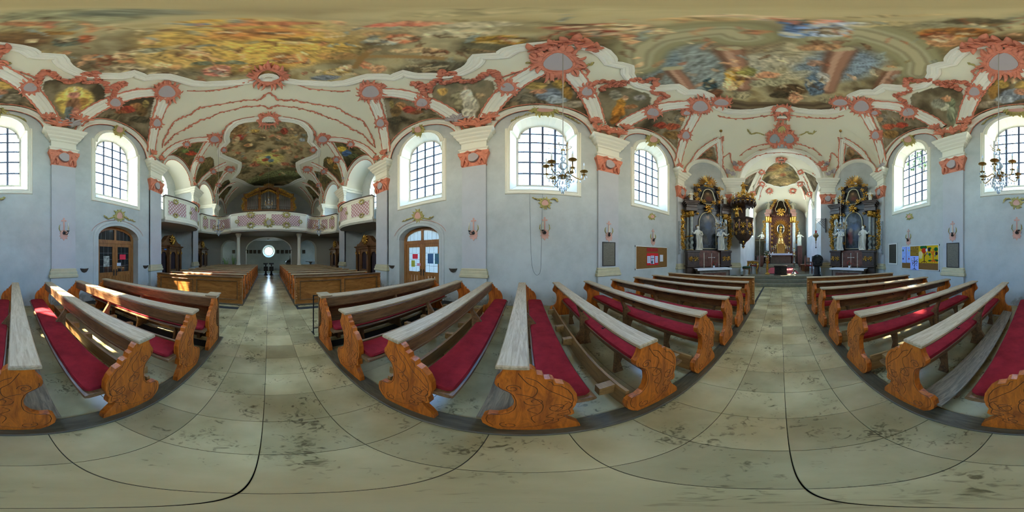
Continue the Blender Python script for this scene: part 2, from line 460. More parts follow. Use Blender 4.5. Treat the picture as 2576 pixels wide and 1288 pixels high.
# traced edges of the painted fields (photo pixels)
F1N = [(898,202),(870,210),(836,213),(793,211),(749,208),(710,203),(676,199)]
F1_HALF = [(676,199),(710,203),(749,208),(793,211),(836,213),(870,210),(898,202),(929,194),(960,194),(988,197),(1003,191),(1016,185),(1030,190),(1050,193),(1103,193),
           (1132,190),(1156,185),(1178,175),(1190,167),(1199,158),(1206,144),(1234,143),(1268,141),(1277,133),(1287,127),(1312,121),(1334,118),(1380,113),(1418,112),(1460,115),(1495,124),
           (1509,130),(1517,137),(1525,144),(1529,150),(1534,160),(1555,164),(1576,169),(1576,186),(1586,202),(1605,215),(1644,224),(1675,222),(1703,219),(1714,227),(1725,233),(1759,233),
           (1785,243),(1793,258),(1803,270),(1819,278),(1840,282),(1862,283),(1893,282),(1924,278),(1945,273),(1964,271)]
F2_HALF = [(676,297),(705,299),(740,303),(758,309),(772,320),(781,332),(784,345),(781,357),(790,367),(801,378),(800,390),(786,397),(770,402),(750,411),(750,422),(754,435),(766,449),(745,456),(731,464),(715,469),(676,471)]
def plan(pts, zf=vault, t0=2.0): return hit(pts, zf, t0)
F1_P = plan(F1_HALF); F2_P = plan(F2_HALF)
def close_sym(P):                               # half outline (north side, x < 0) + its mirror image
    H = [(-abs(p[0]), p[1]) for p in P]; return H + [(-x, y) for x, y in H[::-1]][1:-1]
F1_POLY = close_sym(F1_P); F2_POLY = close_sym(F2_P)
PEND_A = [(1190,312),(1160,300),(1120,280),(1095,258),(1086,240),(1090,222),(1108,206),(1135,199),(1165,197),(1190,199),(1215,200),(1236,203),(1246,214),(1243,232),(1232,258),(1222,282),(1208,305)]
PEND_B = [(1528,318),(1516,290),(1508,262),(1502,240),(1512,226),(1530,218),(1555,216),(1585,222),(1610,230),(1632,236),(1638,248),(1636,262),(1622,277),(1600,290),(1575,305),(1552,322)]
PEND_C = None

th = np.linspace(-PI / 2, PI / 2, 291)
ys = np.arange(Y_W - 0.1, Y_E + 0.1, 0.05)
Xg, Yg = np.meshgrid(np.sin(th), ys)
Xg = Xg * half_w(Yg)
MAIN, CAP = vault_main(Xg, Yg), vault_cap(Xg, Yg)
Zg = np.maximum(MAIN, CAP)
cv = Canvas(Xg, Yg)
cv.c[:] = np.array((177, 175, 154)) / 255.0
CAP_MID = [(1252,280),(1266,262),(1283,239),(1300,217),(1321,199),(1345,188),(1369,181),(1392,180),(1414,184),(1428,193),(1448,221),(1464,246),(1474,272),(1482,296),(1452,283),(1412,269),(1372,263),(1337,265),(1290,271)]
CAP_W = [(962,245),(985,243),(1000,246),(1047,259),(1085,275),(1113,297),(1090,299),(1066,304),(1040,314),(1019,326),(991,345),(980,364),(977,326),(971,280)]
CAP_E = [(1588,314),(1613,301),(1660,286),(1697,276),(1725,279),(1723,300),(1709,335),(1703,376),(1697,370),(1675,348),(1650,336),(1625,329),(1604,326)]
CAP_ALT = [(1738,415),(1747,407),(1761,389),(1783,374),(1792,369),(1798,373),(1803,401),(1803,423),(1793,420),(1776,414),(1754,411)]
CAP_G1 = [(428,389),(450,370),(475,361),(500,358),(513,356),(500,380),(490,395),(482,415),(478,434),(470,425),(458,406),(445,395)]
CAP_G2 = [(515,456),(530,442),(545,433),(562,430),(555,446),(545,462),(537,482),(530,474),(522,461)]
CAP_G3 = [(548,492),(555,482),(572,470),(585,468),(577,480),(568,492),(562,508),(556,500)]
PEND_G1 = [(515,398),(530,394),(538,402),(539,418),(525,430),(505,450),(494,464),(491,455),(497,430),(505,412)]
PEND_G2 = [(556,465),(566,455),(575,452),(580,458),(574,468),(560,478),(548,490),(546,482),(550,472)]
capmask = np.zeros(Xg.shape, bool)
for _L in (CAP_MID, CAP_W, CAP_E, CAP_ALT, CAP_G1, CAP_G2, CAP_G3, PEND_G1, PEND_G2):
    _P = hit(_L)
    for _s in (1, -1): capmask |= inpoly(Xg, Yg, [(_s * p[0], p[1]) for p in _P])
DUSK = [(58, 50, 36), (84, 74, 54), (108, 97, 74), (122, 112, 92), (98, 84, 58), (70, 60, 42)]
cv.fill(capmask, DUSK, 1.1, 5)
westcap = capmask & (Yg < -6.3)
cv.fill(westcap, [(48, 46, 28), (80, 74, 44), (104, 88, 52), (66, 62, 40), (92, 70, 44)], 1.6, 8)
f1 = inpoly(Xg, Yg, F1_POLY); f2 = inpoly(Xg, Yg, F2_POLY)
pmask = np.zeros_like(f1)
for pp in (PEND_A, PEND_B):
    P = plan(pp)
    for sg in (1, -1):
        m = inpoly(Xg, Yg, [(sg * p[0], p[1]) for p in P])
        pmask |= m
cv.fill(pmask, [(62, 54, 38), (90, 80, 58), (116, 106, 82), (88, 82, 62)], 1.3, 9)
# --- great nave fresco: clouds, figures and painted architecture
cv.fill(f1, [(74, 62, 42), (104, 92, 66), (128, 118, 88), (150, 138, 102), (122, 106, 70), (98, 90, 70)], 0.75, 3)
rs = np.random.RandomState(4)
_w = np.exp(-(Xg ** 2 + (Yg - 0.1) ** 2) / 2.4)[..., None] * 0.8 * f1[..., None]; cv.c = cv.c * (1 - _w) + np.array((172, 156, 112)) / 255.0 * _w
def bl(*a, **k): cv.blob(f1, *a, **k)
for px, py, rx, ry, c, al in [
    (560,110,260,52,(176,140,72),0.8),(720,130,170,40,(186,146,70),0.75),(430,150,120,26,(170,140,84),0.6),(640,85,150,14,(170,110,60),0.6),(660,160,120,22,(190,152,80),0.55),
    (150,45,200,22,(112,112,86),0.75),(330,33,170,9,(86,90,78),0.6),(60,75,120,14,(120,104,66),0.6),(30,98,110,20,(90,62,36),0.6),(1200,28,300,10,(140,128,92),0.5),(80,60,220,10,(150,140,104),0.5),
    (250,150,60,14,(96,84,64),0.7),(300,175,70,14,(124,112,88),0.8),(200,165,36,14,(80,66,48),0.7),(420,185,90,14,(84,76,58),0.6),(1100,175,130,22,(64,60,46),0.75),(1250,115,120,22,(66,60,42),0.7),
    (1000,70,160,18,(150,130,96),0.5),(900,90,80,14,(160,130,80),0.5),(1170,75,120,14,(140,132,104),0.5),(1500,75,140,16,(108,92,66),0.6),
    (1750,175,180,70,(104,114,114),0.75),(1650,150,60,36,(98,110,112),0.7),(2100,165,120,40,(96,112,126),0.8),(1950,135,110,30,(142,132,104),0.7),(1860,118,90,20,(116,94,66),0.7),(1930,160,80,22,(150,142,118),0.6),
    (2300,90,140,26,(134,120,82),0.6),(2420,60,140,14,(122,120,96),0.5),(2330,150,60,20,(92,80,58),0.7),(2350,120,90,22,(96,74,44),0.6)]:
    bl(px, py, rx, ry, c, al)
# the painted rotunda at the east end: entablature rings, columns, steps, sky
for pts in ([(1608,165),(1612,125),(1660,98),(1740,86),(1830,78),(1870,95)], [(2080,98),(2150,80),(2230,100),(2290,130),(2318,160),(2310,185)]):
    for wd, c in ((0.62, (98, 94, 66)), (0.50, (142, 136, 100)), (0.40, (112, 106, 76)), (0.31, (158, 152, 120)), (0.23, (120, 112, 84)), (0.12, (150, 142, 108))):
        cv.stroke(f1, pts, wd, c)
for (a, b, w) in (((1833,128),(1868,220),0.34), ((2118,130),(2080,225),0.36), ((1692,178),(1738,235),0.26), ((2245,180),(2205,235),0.26)):
    cv.stroke(f1, [a, b], w, (98, 70, 52)); cv.stroke(f1, [(a[0] + 5, a[1]), (b[0] + 5, b[1])], w * 0.62, (136, 100, 78)); cv.stroke(f1, [(a[0] - 3, a[1]), (b[0] - 3, b[1])], w * 0.25, (160, 128, 104))
    cv.stroke(f1, [(a[0] - 16, a[1] - 5), (a[0] + 16, a[1] - 7)], 0.13, (154, 146, 112))
for k, c in enumerate(((92, 78, 56), (70, 58, 42), (98, 84, 62), (64, 52, 38))):
    cv.stroke(f1, [(1815, 252 + k * 7), (1880, 262 + k * 6), (1964, 264 + k * 5), (2050, 262 + k * 6), (2110, 252 + k * 7)], 0.16, c)
for px, py, rx, ry, c, al in [
    (1850,195,24,24,(164,124,50),0.95),(1838,215,20,14,(190,160,116),0.8),(1880,180,26,9,(120,116,60),0.9),(1858,172,9,7,(176,130,90),0.9),(1930,190,36,8,(176,120,86),0.8),(2000,190,50,12,(150,140,110),0.7),
    (1940,208,55,9,(140,134,104),0.8),(2050,215,26,26,(74,88,98),0.95),(2070,195,16,14,(150,148,136),0.85),(1985,230,38,18,(70,54,34),0.95),(2000,245,18,14,(180,130,96),0.9),(1960,238,22,10,(56,48,34),0.9),(1785,215,18,18,(40,56,58),0.9),(1795,235,22,12,(96,58,34),0.8),
    (1865,240,26,10,(140,130,98),0.9),(2090,250,30,10,(130,122,92),0.8),(2048,160,24,8,(150,104,74),0.7),(2060,118,60,8,(150,110,76),0.8),
    (2030,72,70,18,(84,104,134),0.95),(2080,78,50,14,(150,160,170),0.8),(2010,60,60,8,(70,88,110),0.9),(2060,56,46,6,(196,130,108),0.95),(2110,62,70,6,(150,158,168),0.8),(1990,90,30,8,(120,134,150),0.8),
    (1940,48,70,5,(190,150,120),0.7),(1900,80,40,6,(140,96,64),0.7),
    (2400,85,90,14,(150,92,40),0.85),(2350,95,40,10,(120,60,34),0.8),(2380,108,50,12,(170,120,80),0.7),(2450,55,90,8,(72,62,42),0.8),(2480,60,30,6,(100,80,50),0.7),
    (1470,66,110,7,(150,84,62),0.85),(1560,70,90,9,(188,150,110),0.8),(1500,85,80,8,(130,62,44),0.85),(1590,100,26,14,(196,146,104),0.85),(1480,80,26,10,(190,160,126),0.8),(1650,80,60,6,(180,150,110),0.7),
    (1000,62,90,5,(168,84,66),0.8),(1050,58,70,5,(190,120,90),0.7),(1015,96,48,10,(182,108,74),0.85),(960,105,40,8,(128,138,132),0.8),(1150,85,90,9,(176,166,132),0.7),(1260,100,70,10,(160,120,46),0.85),
    (1090,135,34,12,(94,58,38),0.9),(1040,125,60,8,(184,150,106),0.7),(850,140,50,8,(150,110,70),0.6),(730,150,44,11,(176,108,62),0.85),(745,146,24,8,(206,150,96),0.8),(700,140,30,6,(110,80,50),0.7),
    (545,180,38,12,(168,104,86),0.95),(560,172,20,8,(200,132,112),0.9),(520,160,40,5,(78,88,74),0.8),(590,158,30,5,(96,104,88),0.8),(270,150,32,12,(98,58,40),0.95),(245,145,24,10,(130,86,56),0.85),(300,138,22,10,(180,140,100),0.85),(215,148,18,9,(150,112,78),0.8),
    (400,165,26,8,(196,160,118),0.75),(440,170,20,7,(180,132,86),0.7),(850,180,40,9,(160,130,70),0.8),(820,195,44,7,(92,98,104),0.85),(870,172,22,8,(206,170,130),0.85),(950,175,24,10,(190,140,100),0.85),(920,165,14,10,(150,90,60),0.8),
    (370,104,30,7,(206,160,110),0.7),(480,60,50,4,(86,100,112),0.9),(440,58,60,4,(140,140,120),0.7),(520,52,110,4,(176,130,60),0.8),(460,120,60,8,(150,140,110),0.6),(380,125,34,7,(110,112,96),0.8),(170,105,36,12,(80,90,78),0.85),(210,97,22,12,(130,70,44),0.9),(130,80,60,6,(120,84,40),0.8),(60,60,60,4,(130,76,48),0.7),
    (660,60,130,5,(150,90,60),0.75),(650,80,90,8,(168,108,62),0.7),(1330,60,90,6,(120,110,80),0.6),(1200,60,110,7,(170,160,130),0.6),(1750,50,120,5,(150,120,80),0.6),(1850,40,120,4,(180,150,120),0.5),(2250,40,160,4,(150,130,90),0.6),(2200,62,90,6,(170,150,104),0.6),
    (155,132,24,6,(170,120,84),0.7),(120,128,40,5,(150,130,90),0.6),(1060,150,50,6,(120,112,90),0.6),(1180,130,40,9,(84,72,50),0.8)]:
    bl(px, py, rx, ry, c, al, soft=0.22, warp=1.3)
FOLDS = [(2030,72,70,14),(2080,78,50,10),(1850,195,24,20),(2050,215,26,22),(1985,230,36,16),(2400,85,80,11),(1470,66,100,6),(1500,85,70,7),(1015,96,46,9),(545,180,36,11),(270,150,30,11),(730,150,40,10),(1090,135,32,11),(1260,100,66,9),(170,105,34,10),(850,180,38,8),(1560,70,80,8),(300,175,60,12),(960,105,40,7),(640,80,100,7),(2350,95,40,10),(1150,85,80,8),(1785,215,16,16),(420,185,70,10),(1100,175,90,16),(330,130,60,10),(480,130,70,10),(780,100,90,10)]
for fx_, fy_, fw_, fh_ in FOLDS:
    for k in range(9):
        u0, v0 = rs.uniform(-0.9, 0.6) * fw_, rs.uniform(-0.8, 0.8) * fh_; u1, v1 = u0 + rs.uniform(0.25, 0.7) * fw_, v0 + rs.uniform(-0.5, 0.5) * fh_
        cv.stroke(f1, [(fx_ + u0, fy_ + v0), (fx_ + (u0 + u1) / 2, fy_ + (v0 + v1) / 2 + rs.uniform(-0.3, 0.3) * fh_), (fx_ + u1, fy_ + v1)], rs.uniform(0.03, 0.075), [(66, 50, 34), (190, 170, 128), (96, 78, 52), (206, 190, 150)][k % 4], 0.55)
cv.stroke(f1, [(872,147),(990,143),(1120,148)], 0.10, (134, 104, 62)); cv.stroke(f1, [(928,130),(893,170)], 0.10, (120, 92, 54))
for k in range(260):                            # crowd of cherubs and drapery ends in the clouds
    px = rs.uniform(0, 2576); py = rs.uniform(45, 215)
    c = [(188,144,104),(158,106,70),(112,118,108),(92,66,44),(198,176,132),(140,84,60),(120,104,66)][rs.randint(7)]
    bl(px, py, rs.uniform(5, 16) * (1 + 60 / (py + 10)), rs.uniform(2.5, 6), c, rs.uniform(0.35, 0.8), soft=0.25, warp=1.4, rot=rs.uniform(-0.6, 0.6))
# --- organ loft fresco
cv.fill(f2, [(54, 50, 34), (92, 82, 56), (128, 112, 80), (146, 128, 92), (104, 88, 58), (70, 64, 44)], 1.0, 21)
def b2(*a, **k): cv.blob(f2, *a, **k)
b2(676, 400, 34, 14, (196, 176, 96), 0.95, soft=0.7); b2(676, 450, 120, 14, (58, 60, 36), 0.85); b2(676, 440, 90, 8, (120, 122, 78), 0.7); b2(600, 330, 30, 16, (112, 86, 52), 0.8); b2(750, 330, 30, 16, (100, 84, 60), 0.8); b2(676, 320, 60, 12, (134, 124, 96), 0.7)
for px, py, rx, ry, c in [(674,396,7,4,(70,96,116)),(668,402,9,4,(176,74,52)),(682,404,8,4,(90,110,120)),(605,345,10,7,(150,54,40)),(598,350,6,8,(170,150,110)),(640,330,14,5,(150,120,60)),(715,330,10,8,(120,50,36)),(740,345,12,7,(140,120,80)),(700,345,8,4,(160,120,90)),(625,365,10,4,(160,110,70)),(720,372,12,4,(176,130,90)),(650,380,10,3,(170,120,80)),(695,378,9,3,(190,150,110)),(640,415,14,4,(160,92,66)),(715,412,12,4,(170,110,80)),(600,385,8,4,(140,90,60)),(760,352,8,5,(110,116,120)),(580,352,6,5,(90,84,70)),(735,425,26,4,(80,74,48)),(615,425,24,4,(96,88,60))]:
    b2(px, py, rx, ry, c, 0.9, soft=0.25, warp=0.8)
for k in range(90):
    c = [(188,144,104),(150,84,58),(112,118,108),(80,60,40),(190,166,120),(134,74,50)][rs.randint(6)]
    b2(rs.uniform(575, 785), rs.uniform(303, 440), rs.uniform(3, 8), rs.uniform(1.5, 3.5), c, rs.uniform(0.4, 0.8), soft=0.6, rot=rs.uniform(-0.6, 0.6))
# --- figures in the caps and the pendentives
def figs(mask, L, al=0.9):
    for a in L: cv.blob(mask, *a, al, soft=0.22, warp=0.7)
CAPF = [(1355,250,70,22,(84,76,58)),(1380,238,34,14,(104,112,118)),(1400,250,26,10,(132,140,142)),(1355,230,22,7,(150,104,76)),(1377,204,8,7,(196,156,116)),(1408,212,18,12,(150,122,60)),(1430,232,14,16,(120,88,40)),(1345,215,30,10,(140,116,62)),(1320,248,22,12,(112,104,84)),(1440,262,30,9,(126,116,96)),(1290,265,30,8,(104,90,66)),
        (1010,268,16,10,(140,98,60)),(995,280,14,14,(86,66,38)),(1030,275,18,9,(134,56,40)),(985,262,8,10,(120,104,60)),(1048,282,16,5,(120,70,44)),(1000,300,30,8,(60,54,38)),(1075,295,26,8,(94,84,60)),
        (1690,310,26,14,(104,92,70)),(1660,315,16,8,(140,54,36)),(1692,318,18,8,(150,70,44)),(1705,298,10,10,(96,90,76)),(1690,338,22,10,(112,84,46)),(1640,325,18,8,(78,66,48)),(1715,300,8,6,(160,120,80))]
PENF = [(1165,250,30,26,(124,116,88)),(1175,240,16,16,(176,168,146)),(1185,262,20,22,(170,164,142)),(1178,285,18,18,(182,176,154)),(1170,222,7,6,(190,160,130)),(1115,232,14,10,(160,124,66)),(1210,240,12,8,(150,126,92)),(1150,285,14,10,(98,90,68)),
        (1560,262,12,16,(170,120,44)),(1556,282,16,22,(150,96,34)),(1548,302,14,12,(110,70,28)),(1572,247,7,6,(190,146,110)),(1585,268,18,6,(140,96,60)),(1548,240,16,14,(112,108,92)),(1610,245,18,8,(124,118,110)),(1580,300,22,8,(100,92,72))]
capm = capmask & (Xg < 0); figs(capm, CAPF); figs(pmask & (Xg < 0), PENF)
figs(capmask & (Xg > 0), mir([tuple(a) for a in CAPF]))
PENS = [(188,250,46,36,(176,150,76)),(188,235,26,20,(196,172,96)),(188,262,20,16,(120,84,62)),(178,282,14,22,(86,96,94)),(194,285,12,20,(170,110,92)),(186,240,18,9,(176,116,100)),(190,224,6,6,(200,160,120)),(212,256,10,8,(150,110,60)),(2390,262,14,20,(104,112,84)),(2396,290,16,24,(118,124,98)),(2378,252,12,8,(150,104,70)),(2384,246,6,6,(190,146,110)),(2375,272,12,10,(150,150,128)),(2360,262,18,14,(104,104,88))]
figs(pmask & (Xg > 0), PENS)
WC = [(480,385,16,6,(140,54,36)),(500,378,14,6,(70,84,52)),(465,380,10,6,(96,110,60)),(872,385,12,8,(60,84,120)),(860,375,12,7,(170,140,50)),(890,392,14,6,(80,84,52)),(845,420,8,6,(150,110,50)),(525,410,10,10,(110,96,60)),(565,420,8,8,(120,80,44)),(790,425,8,8,(120,80,44)),(830,405,8,8,(150,116,60))]
figs(westcap, WC)
figs(capmask & (Yg > 6.8), [(1775,395,14,8,(96,84,58)),(1785,385,9,9,(120,92,60)),(2150,395,14,8,(96,84,58)),(2140,385,9,9,(120,92,60))])
keep = np.ones_like(f1)
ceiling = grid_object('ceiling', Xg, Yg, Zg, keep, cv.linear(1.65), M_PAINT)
tag(ceiling, 'painted church vault with large sky frescoes in white stucco frames', 'ceiling', kind='structure')
# ------------------------------------------------------------------ arched openings
def arch_poly(cy, hw, z0, zs, zt, n=14, shoulder=0.0):     # sill z0, springing zs, crown zt
    p = [(cy - hw, z0), (cy + hw, z0), (cy + hw, zs)]
    if shoulder: p += [(cy + hw - shoulder, zs)]
    p += arc(cy, zs, hw - shoulder, zt - zs, 0, PI, n)[1:-1] if not shoulder else arc(cy, zs, hw - shoulder, zt - zs, 0.02, PI - 0.02, n)
    if shoulder: p += [(cy - hw + shoulder, zs)]
    p += [(cy - hw, zs)]
    return p
SIDE = {-1: 'north', 1: 'south'}
WN = 0
WIN = []
def window(side, cy, hw, z0, zs, zt, xg, xw, ohw, oz0, ozs, ozt, cols, rows, label, sh=0.05, moulding=True, lead=True):
    """arched window: splayed white reveal from the wall plane xw to the glass plane xg, glazing bars, glass"""
    global WN
    WN += 1
    fr = wall_fr(side, 0)
    w = thing('window_%d' % WN, label, 'window', (0, 0, 0), kind='structure')
    gl = arch_poly(cy, hw, z0, zs, zt, 14, sh); op = arch_poly(cy, ohw, oz0, ozs, ozt, 14, sh + 0.03)
    b = MB()
    b.loft([[(side * xw, u, v) for u, v in op], [(side * xg, u, v) for u, v in gl], [(side * (xg + 0.06), u, v) for u, v in gl]], cap=False)
    b.build('reveal', M_WHITE, w, recalc=True)
    if moulding:
        b = MB()
        prof = [(0.0, 0.0), (0.0, 0.035), (0.03, 0.05), (0.05, 0.03), (0.09, 0.03), (0.11, 0.05), (0.15, 0.045), (0.17, 0.0)]
        b.sweep(op, prof, lambda u, v, h: (side * (xw - h), u, v))
        b.build('moulding', M_WHITE, w)
    b = MB(); ins = [(cy + (u - cy) * (1 - 0.05 / hw), z0 + 0.05 + (v - z0) * (1 - 0.09 / (zt - z0))) for u, v in gl]
    b.plate(gl, [ins], -0.03, 0.03, lambda u, v, h: (side * (xg - h), u, v))
    b.build('frame', M_FRAMEW, w)
    def top(u):
        t = min(1, abs(u - cy) / (hw - sh)); return zs + (zt - zs) * math.sqrt(max(0, 1 - t * t)) if abs(u - cy) < hw - sh else zs
    def half(z):
        if z <= zs: return hw
        t = (z - zs) / (zt - zs); return (hw - sh) * math.sqrt(max(0, 1 - t * t))
    for i in range(1, cols):
        u = cy - hw + 2 * hw * i / cols
        b = MB(); b.box(*sorted((side * (xg - 0.035), side * (xg + 0.01))), u - 0.034, u + 0.034, z0 + 0.02, top(u) - 0.02); b.build('glazing_bar', M_BLUEIRON, w)
    for j in range(1, rows):
        z = z0 + (zt - z0) * j / rows; hh = half(z) - 0.02
        b = MB(); b.box(*sorted((side * (xg - 0.03), side * (xg + 0.008))), cy - hh, cy + hh, z - 0.029, z + 0.029); b.build('glazing_bar', M_BLUEIRON, w)
    if lead:                                     # fine lead cames halving every pane
        b = MB()
        for i in range(cols):
            u = cy - hw + 2 * hw * (i + 0.5) / cols
            b.box(*sorted((side * (xg + 0.002), side * (xg + 0.010))), u - 0.006, u + 0.006, z0, top(u))
        for j in range(rows):
            z = z0 + (zt - z0) * (j + 0.5) / rows; hh = half(z)
            b.box(*sorted((side * (xg + 0.002), side * (xg + 0.010))), cy - hh, cy + hh, z - 0.006, z + 0.006)
        b.build('lead_cames', mat('lead', (0.30, 0.31, 0.30), 0.6), w)
    for i in range(cols):                        # each pane of glass
        u0 = cy - hw + 2 * hw * i / cols; u1 = u0 + 2 * hw / cols
        for j in range(rows):
            za = z0 + (zt - z0) * j / rows; zb = z0 + (zt - z0) * (j + 1) / rows
            n = 5; pts = [(u0, za), (u1, za)] + [(u1 + (u0 - u1) * k / n, min(zb, top(u1 + (u0 - u1) * k / n))) for k in range(n + 1)]
            pts = [(u, max(za, v)) for u, v in pts]
            if max(p[1] for p in pts) - za < 0.03: continue
            b = MB(); b.add([(side * (xg + 0.012), u, v) for u, v in pts], [tuple(range(len(pts)))]); b.build('pane', M_GLASS, w, recalc=False)
    WIN.append((side, cy, hw, z0, zt, xg))
    return w

# ------------------------------------------------------------------ nave side walls
def wall_top(y0, y1, x=5.02, n=90):
    yy = np.linspace(y1, y0, n); zz = vault(np.full(n, x), yy) + 0.22
    return list(zip(yy.tolist(), zz.tolist()))
DOORC = -3.9
for s in (-1, 1):
    outer = [(-6.2, 0), (7.4, 0)] + wall_top(-6.2, 7.4)
    holes = [arch_poly(c, o, z0, zs, zt, 14, 0.08)[::-1] for c, o, z0, zs, zt in ((-3.8, 1.0, 3.78, 6.45, 7.42), (0.6, 1.05, 3.78, 6.45, 7.45), (5.0, 1.0, 3.78, 6.45, 7.42))]
    holes.append(arch_poly(DOORC, 0.98, 0.0 + 0.001, 2.28, 2.78, 12)[::-1])
    b = MB(); b.plate(outer, holes, -0.50, 0.0, wall_fr(s))
    b.build('wall_%s' % SIDE[s], M_WALL, label='plastered %s nave wall with three arched window openings' % SIDE[s], cat='wall', kind='structure', recalc=False)
    for c, hw, nm in ((-3.8, 0.82, 'above the wooden double doors'), (0.6, 0.85, 'in the middle of the nave with a chandelier before it'), (5.0, 0.80, 'between the notice board and the side altar')):
        o = 1.05 if c == 0.6 else 1.0
        zt = 7.42 if c != 0.6 else 7.45
        window(s, c, hw, 4.10, 6.36, 7.16, 5.46, 5.04, o, 3.78, 6.45, zt, 4, 6, 'arched leaded nave window %s, %s wall' % (nm, SIDE[s]))

# ------------------------------------------------------------------ pilasters
def ribbon(mb, path, normals, prof):
    P = [Vector(p) for p in path]; m = len(P); loops = []
    for i in range(m):
        t = (P[min(i + 1, m - 1)] - P[max(i - 1, 0)]).normalized(); n = Vector(normals[i]); n = (n - t * n.dot(t)).normalized(); sd = t.cross(n)
        loops.append([P[i] + sd * a + n * h for a, h in prof])
    mb.loft(loops, closed=False, cap=False)
TRIM = 0
def pilaster(side, y, hw=0.40, face=0.10, label='', fr=None, cap_h=True):
    """shaft, cream base, pink capital and entablature block; fr(u, v, h) maps width, height, projection"""
    global TRIM
    TRIM += 1
    fr = fr or (lambda u, v, h: (side * (5.04 - h), y + u, v))
    t = thing('trim_%d' % TRIM, label, 'pilaster', kind='structure')
    def block(mb, w, p, z0, z1, p0=-0.02):
        mb.add([fr(-w, z0, p0), fr(w, z0, p0), fr(w, z0, p), fr(-w, z0, p), fr(-w, z1, p0), fr(w, z1, p0), fr(w, z1, p), fr(-w, z1, p)],
               [(0, 1, 2, 3), (4, 7, 6, 5), (3, 2, 6, 7), (0, 3, 7, 4), (1, 5, 6, 2)])
    def mould(mb, L, w0):                        # stacked profile: (projection, z)
        loops = []
        for p, z in L:
            w = w0 + p
            loops.append([fr(-w, z, -0.02), fr(-w, z, face + p), fr(w, z, face + p), fr(w, z, -0.02)])
        mb.loft(loops, closed=False, cap=False)
        mb.add(loops[-1], [(0, 1, 2, 3)]); mb.add(loops[0], [(3, 2, 1, 0)])
    b = MB(); block(b, hw, face, 1.18, 4.86); b.build('shaft', M_PILA, t)
    b = MB(); mould(b, [(0.03, 0.0), (0.03, 0.90)], hw); b.build('pedestal', M_WALL, t)
    b = MB(); mould(b, [(0.05, 0.90), (0.075, 0.92), (0.075, 0.99), (0.045, 1.02), (0.05, 1.05), (0.05, 1.10), (0.02, 1.13), (0.03, 1.17), (0.0, 1.20)], hw); b.build('base_moulding', M_CREAM, t)
    if cap_h:
        b = MB(); mould(b, [(0.005, 4.80), (0.02, 4.86), (0.0, 4.90), (0.03, 5.10), (0.09, 5.30), (0.11, 5.36), (0.11, 5.42), (0.05, 5.44)], hw); cp = b.build('capital', M_PINK, t)
        b = MB()
        for sg in (-1, 1):                        # corner volutes and acanthus leaves
            b.tube([fr(sg * (hw + 0.02 + 0.07 * math.cos(a) * (1 - a / 12)), 5.30 + 0.075 * math.sin(a) * (1 - a / 12), face + 0.07) for a in [k * 0.6 for k in range(14)]], 0.028, 5)
            b.tube([fr(sg * (hw * 0.95), 4.84, face + 0.02), fr(sg * hw * 0.90, 5.0, face + 0.06), fr(sg * hw * 0.7, 5.14, face + 0.10), fr(sg * hw * 0.55, 5.20, face + 0.13)], [0.05, 0.06, 0.045, 0.01], 6)
            b.tube([fr(sg * (hw * 0.55), 4.84, face + 0.02), fr(sg * hw * 0.50, 4.96, face + 0.06), fr(sg * hw * 0.62, 5.06, face + 0.08), fr(sg * hw * 0.8, 5.08, face + 0.10)], [0.045, 0.05, 0.04, 0.01], 6)
            b.tube([fr(sg * hw * 0.15, 5.36, face + 0.10), fr(sg * hw * 0.4, 5.42, face + 0.12), fr(sg * hw * 0.7, 5.38, face + 0.10)], [0.04, 0.05, 0.03], 6)
        b.build('volutes', M_PINK, cp, smooth=True)
        b = MB()
        pts = [(0.17 * math.cos(a) * (1 + 0.12 * math.cos(3 * a)), 5.14 + 0.19 * math.sin(a)) for a in [2 * PI * k / 18 for k in range(18)]]
        b.plate(pts, [], face + 0.03, face + 0.115, fr); b.build('shield', M_GREY, cp)
    b = MB()
    mould(b, [(0.03, 5.42), (0.06, 5.45), (0.06, 5.52), (0.10, 5.56), (0.10, 5.60), (0.02, 5.62), (0.02, 5.92), (0.06, 5.95), (0.07, 6.03), (0.14, 6.10), (0.15, 6.17), (0.21, 6.24), (0.22, 6.33), (0.27, 6.38), (0.30, 6.45), (0.30, 6.50), (0.0, 6.56)], hw)
    b.build('entablature', M_WHITE, t)
    return t
for s in (-1, 1):
    for y, nm in ((-5.98, 'beside the gallery'), (-1.6, 'between the doors and the middle window'), (2.8, 'above the dark memorial tablet'), (7.06, 'next to the side altar')):
        pilaster(s, y, hw=0.40 if y < 7 else 0.30, label='pilaster with pink stucco capital %s, %s wall' % (nm, SIDE[s]))

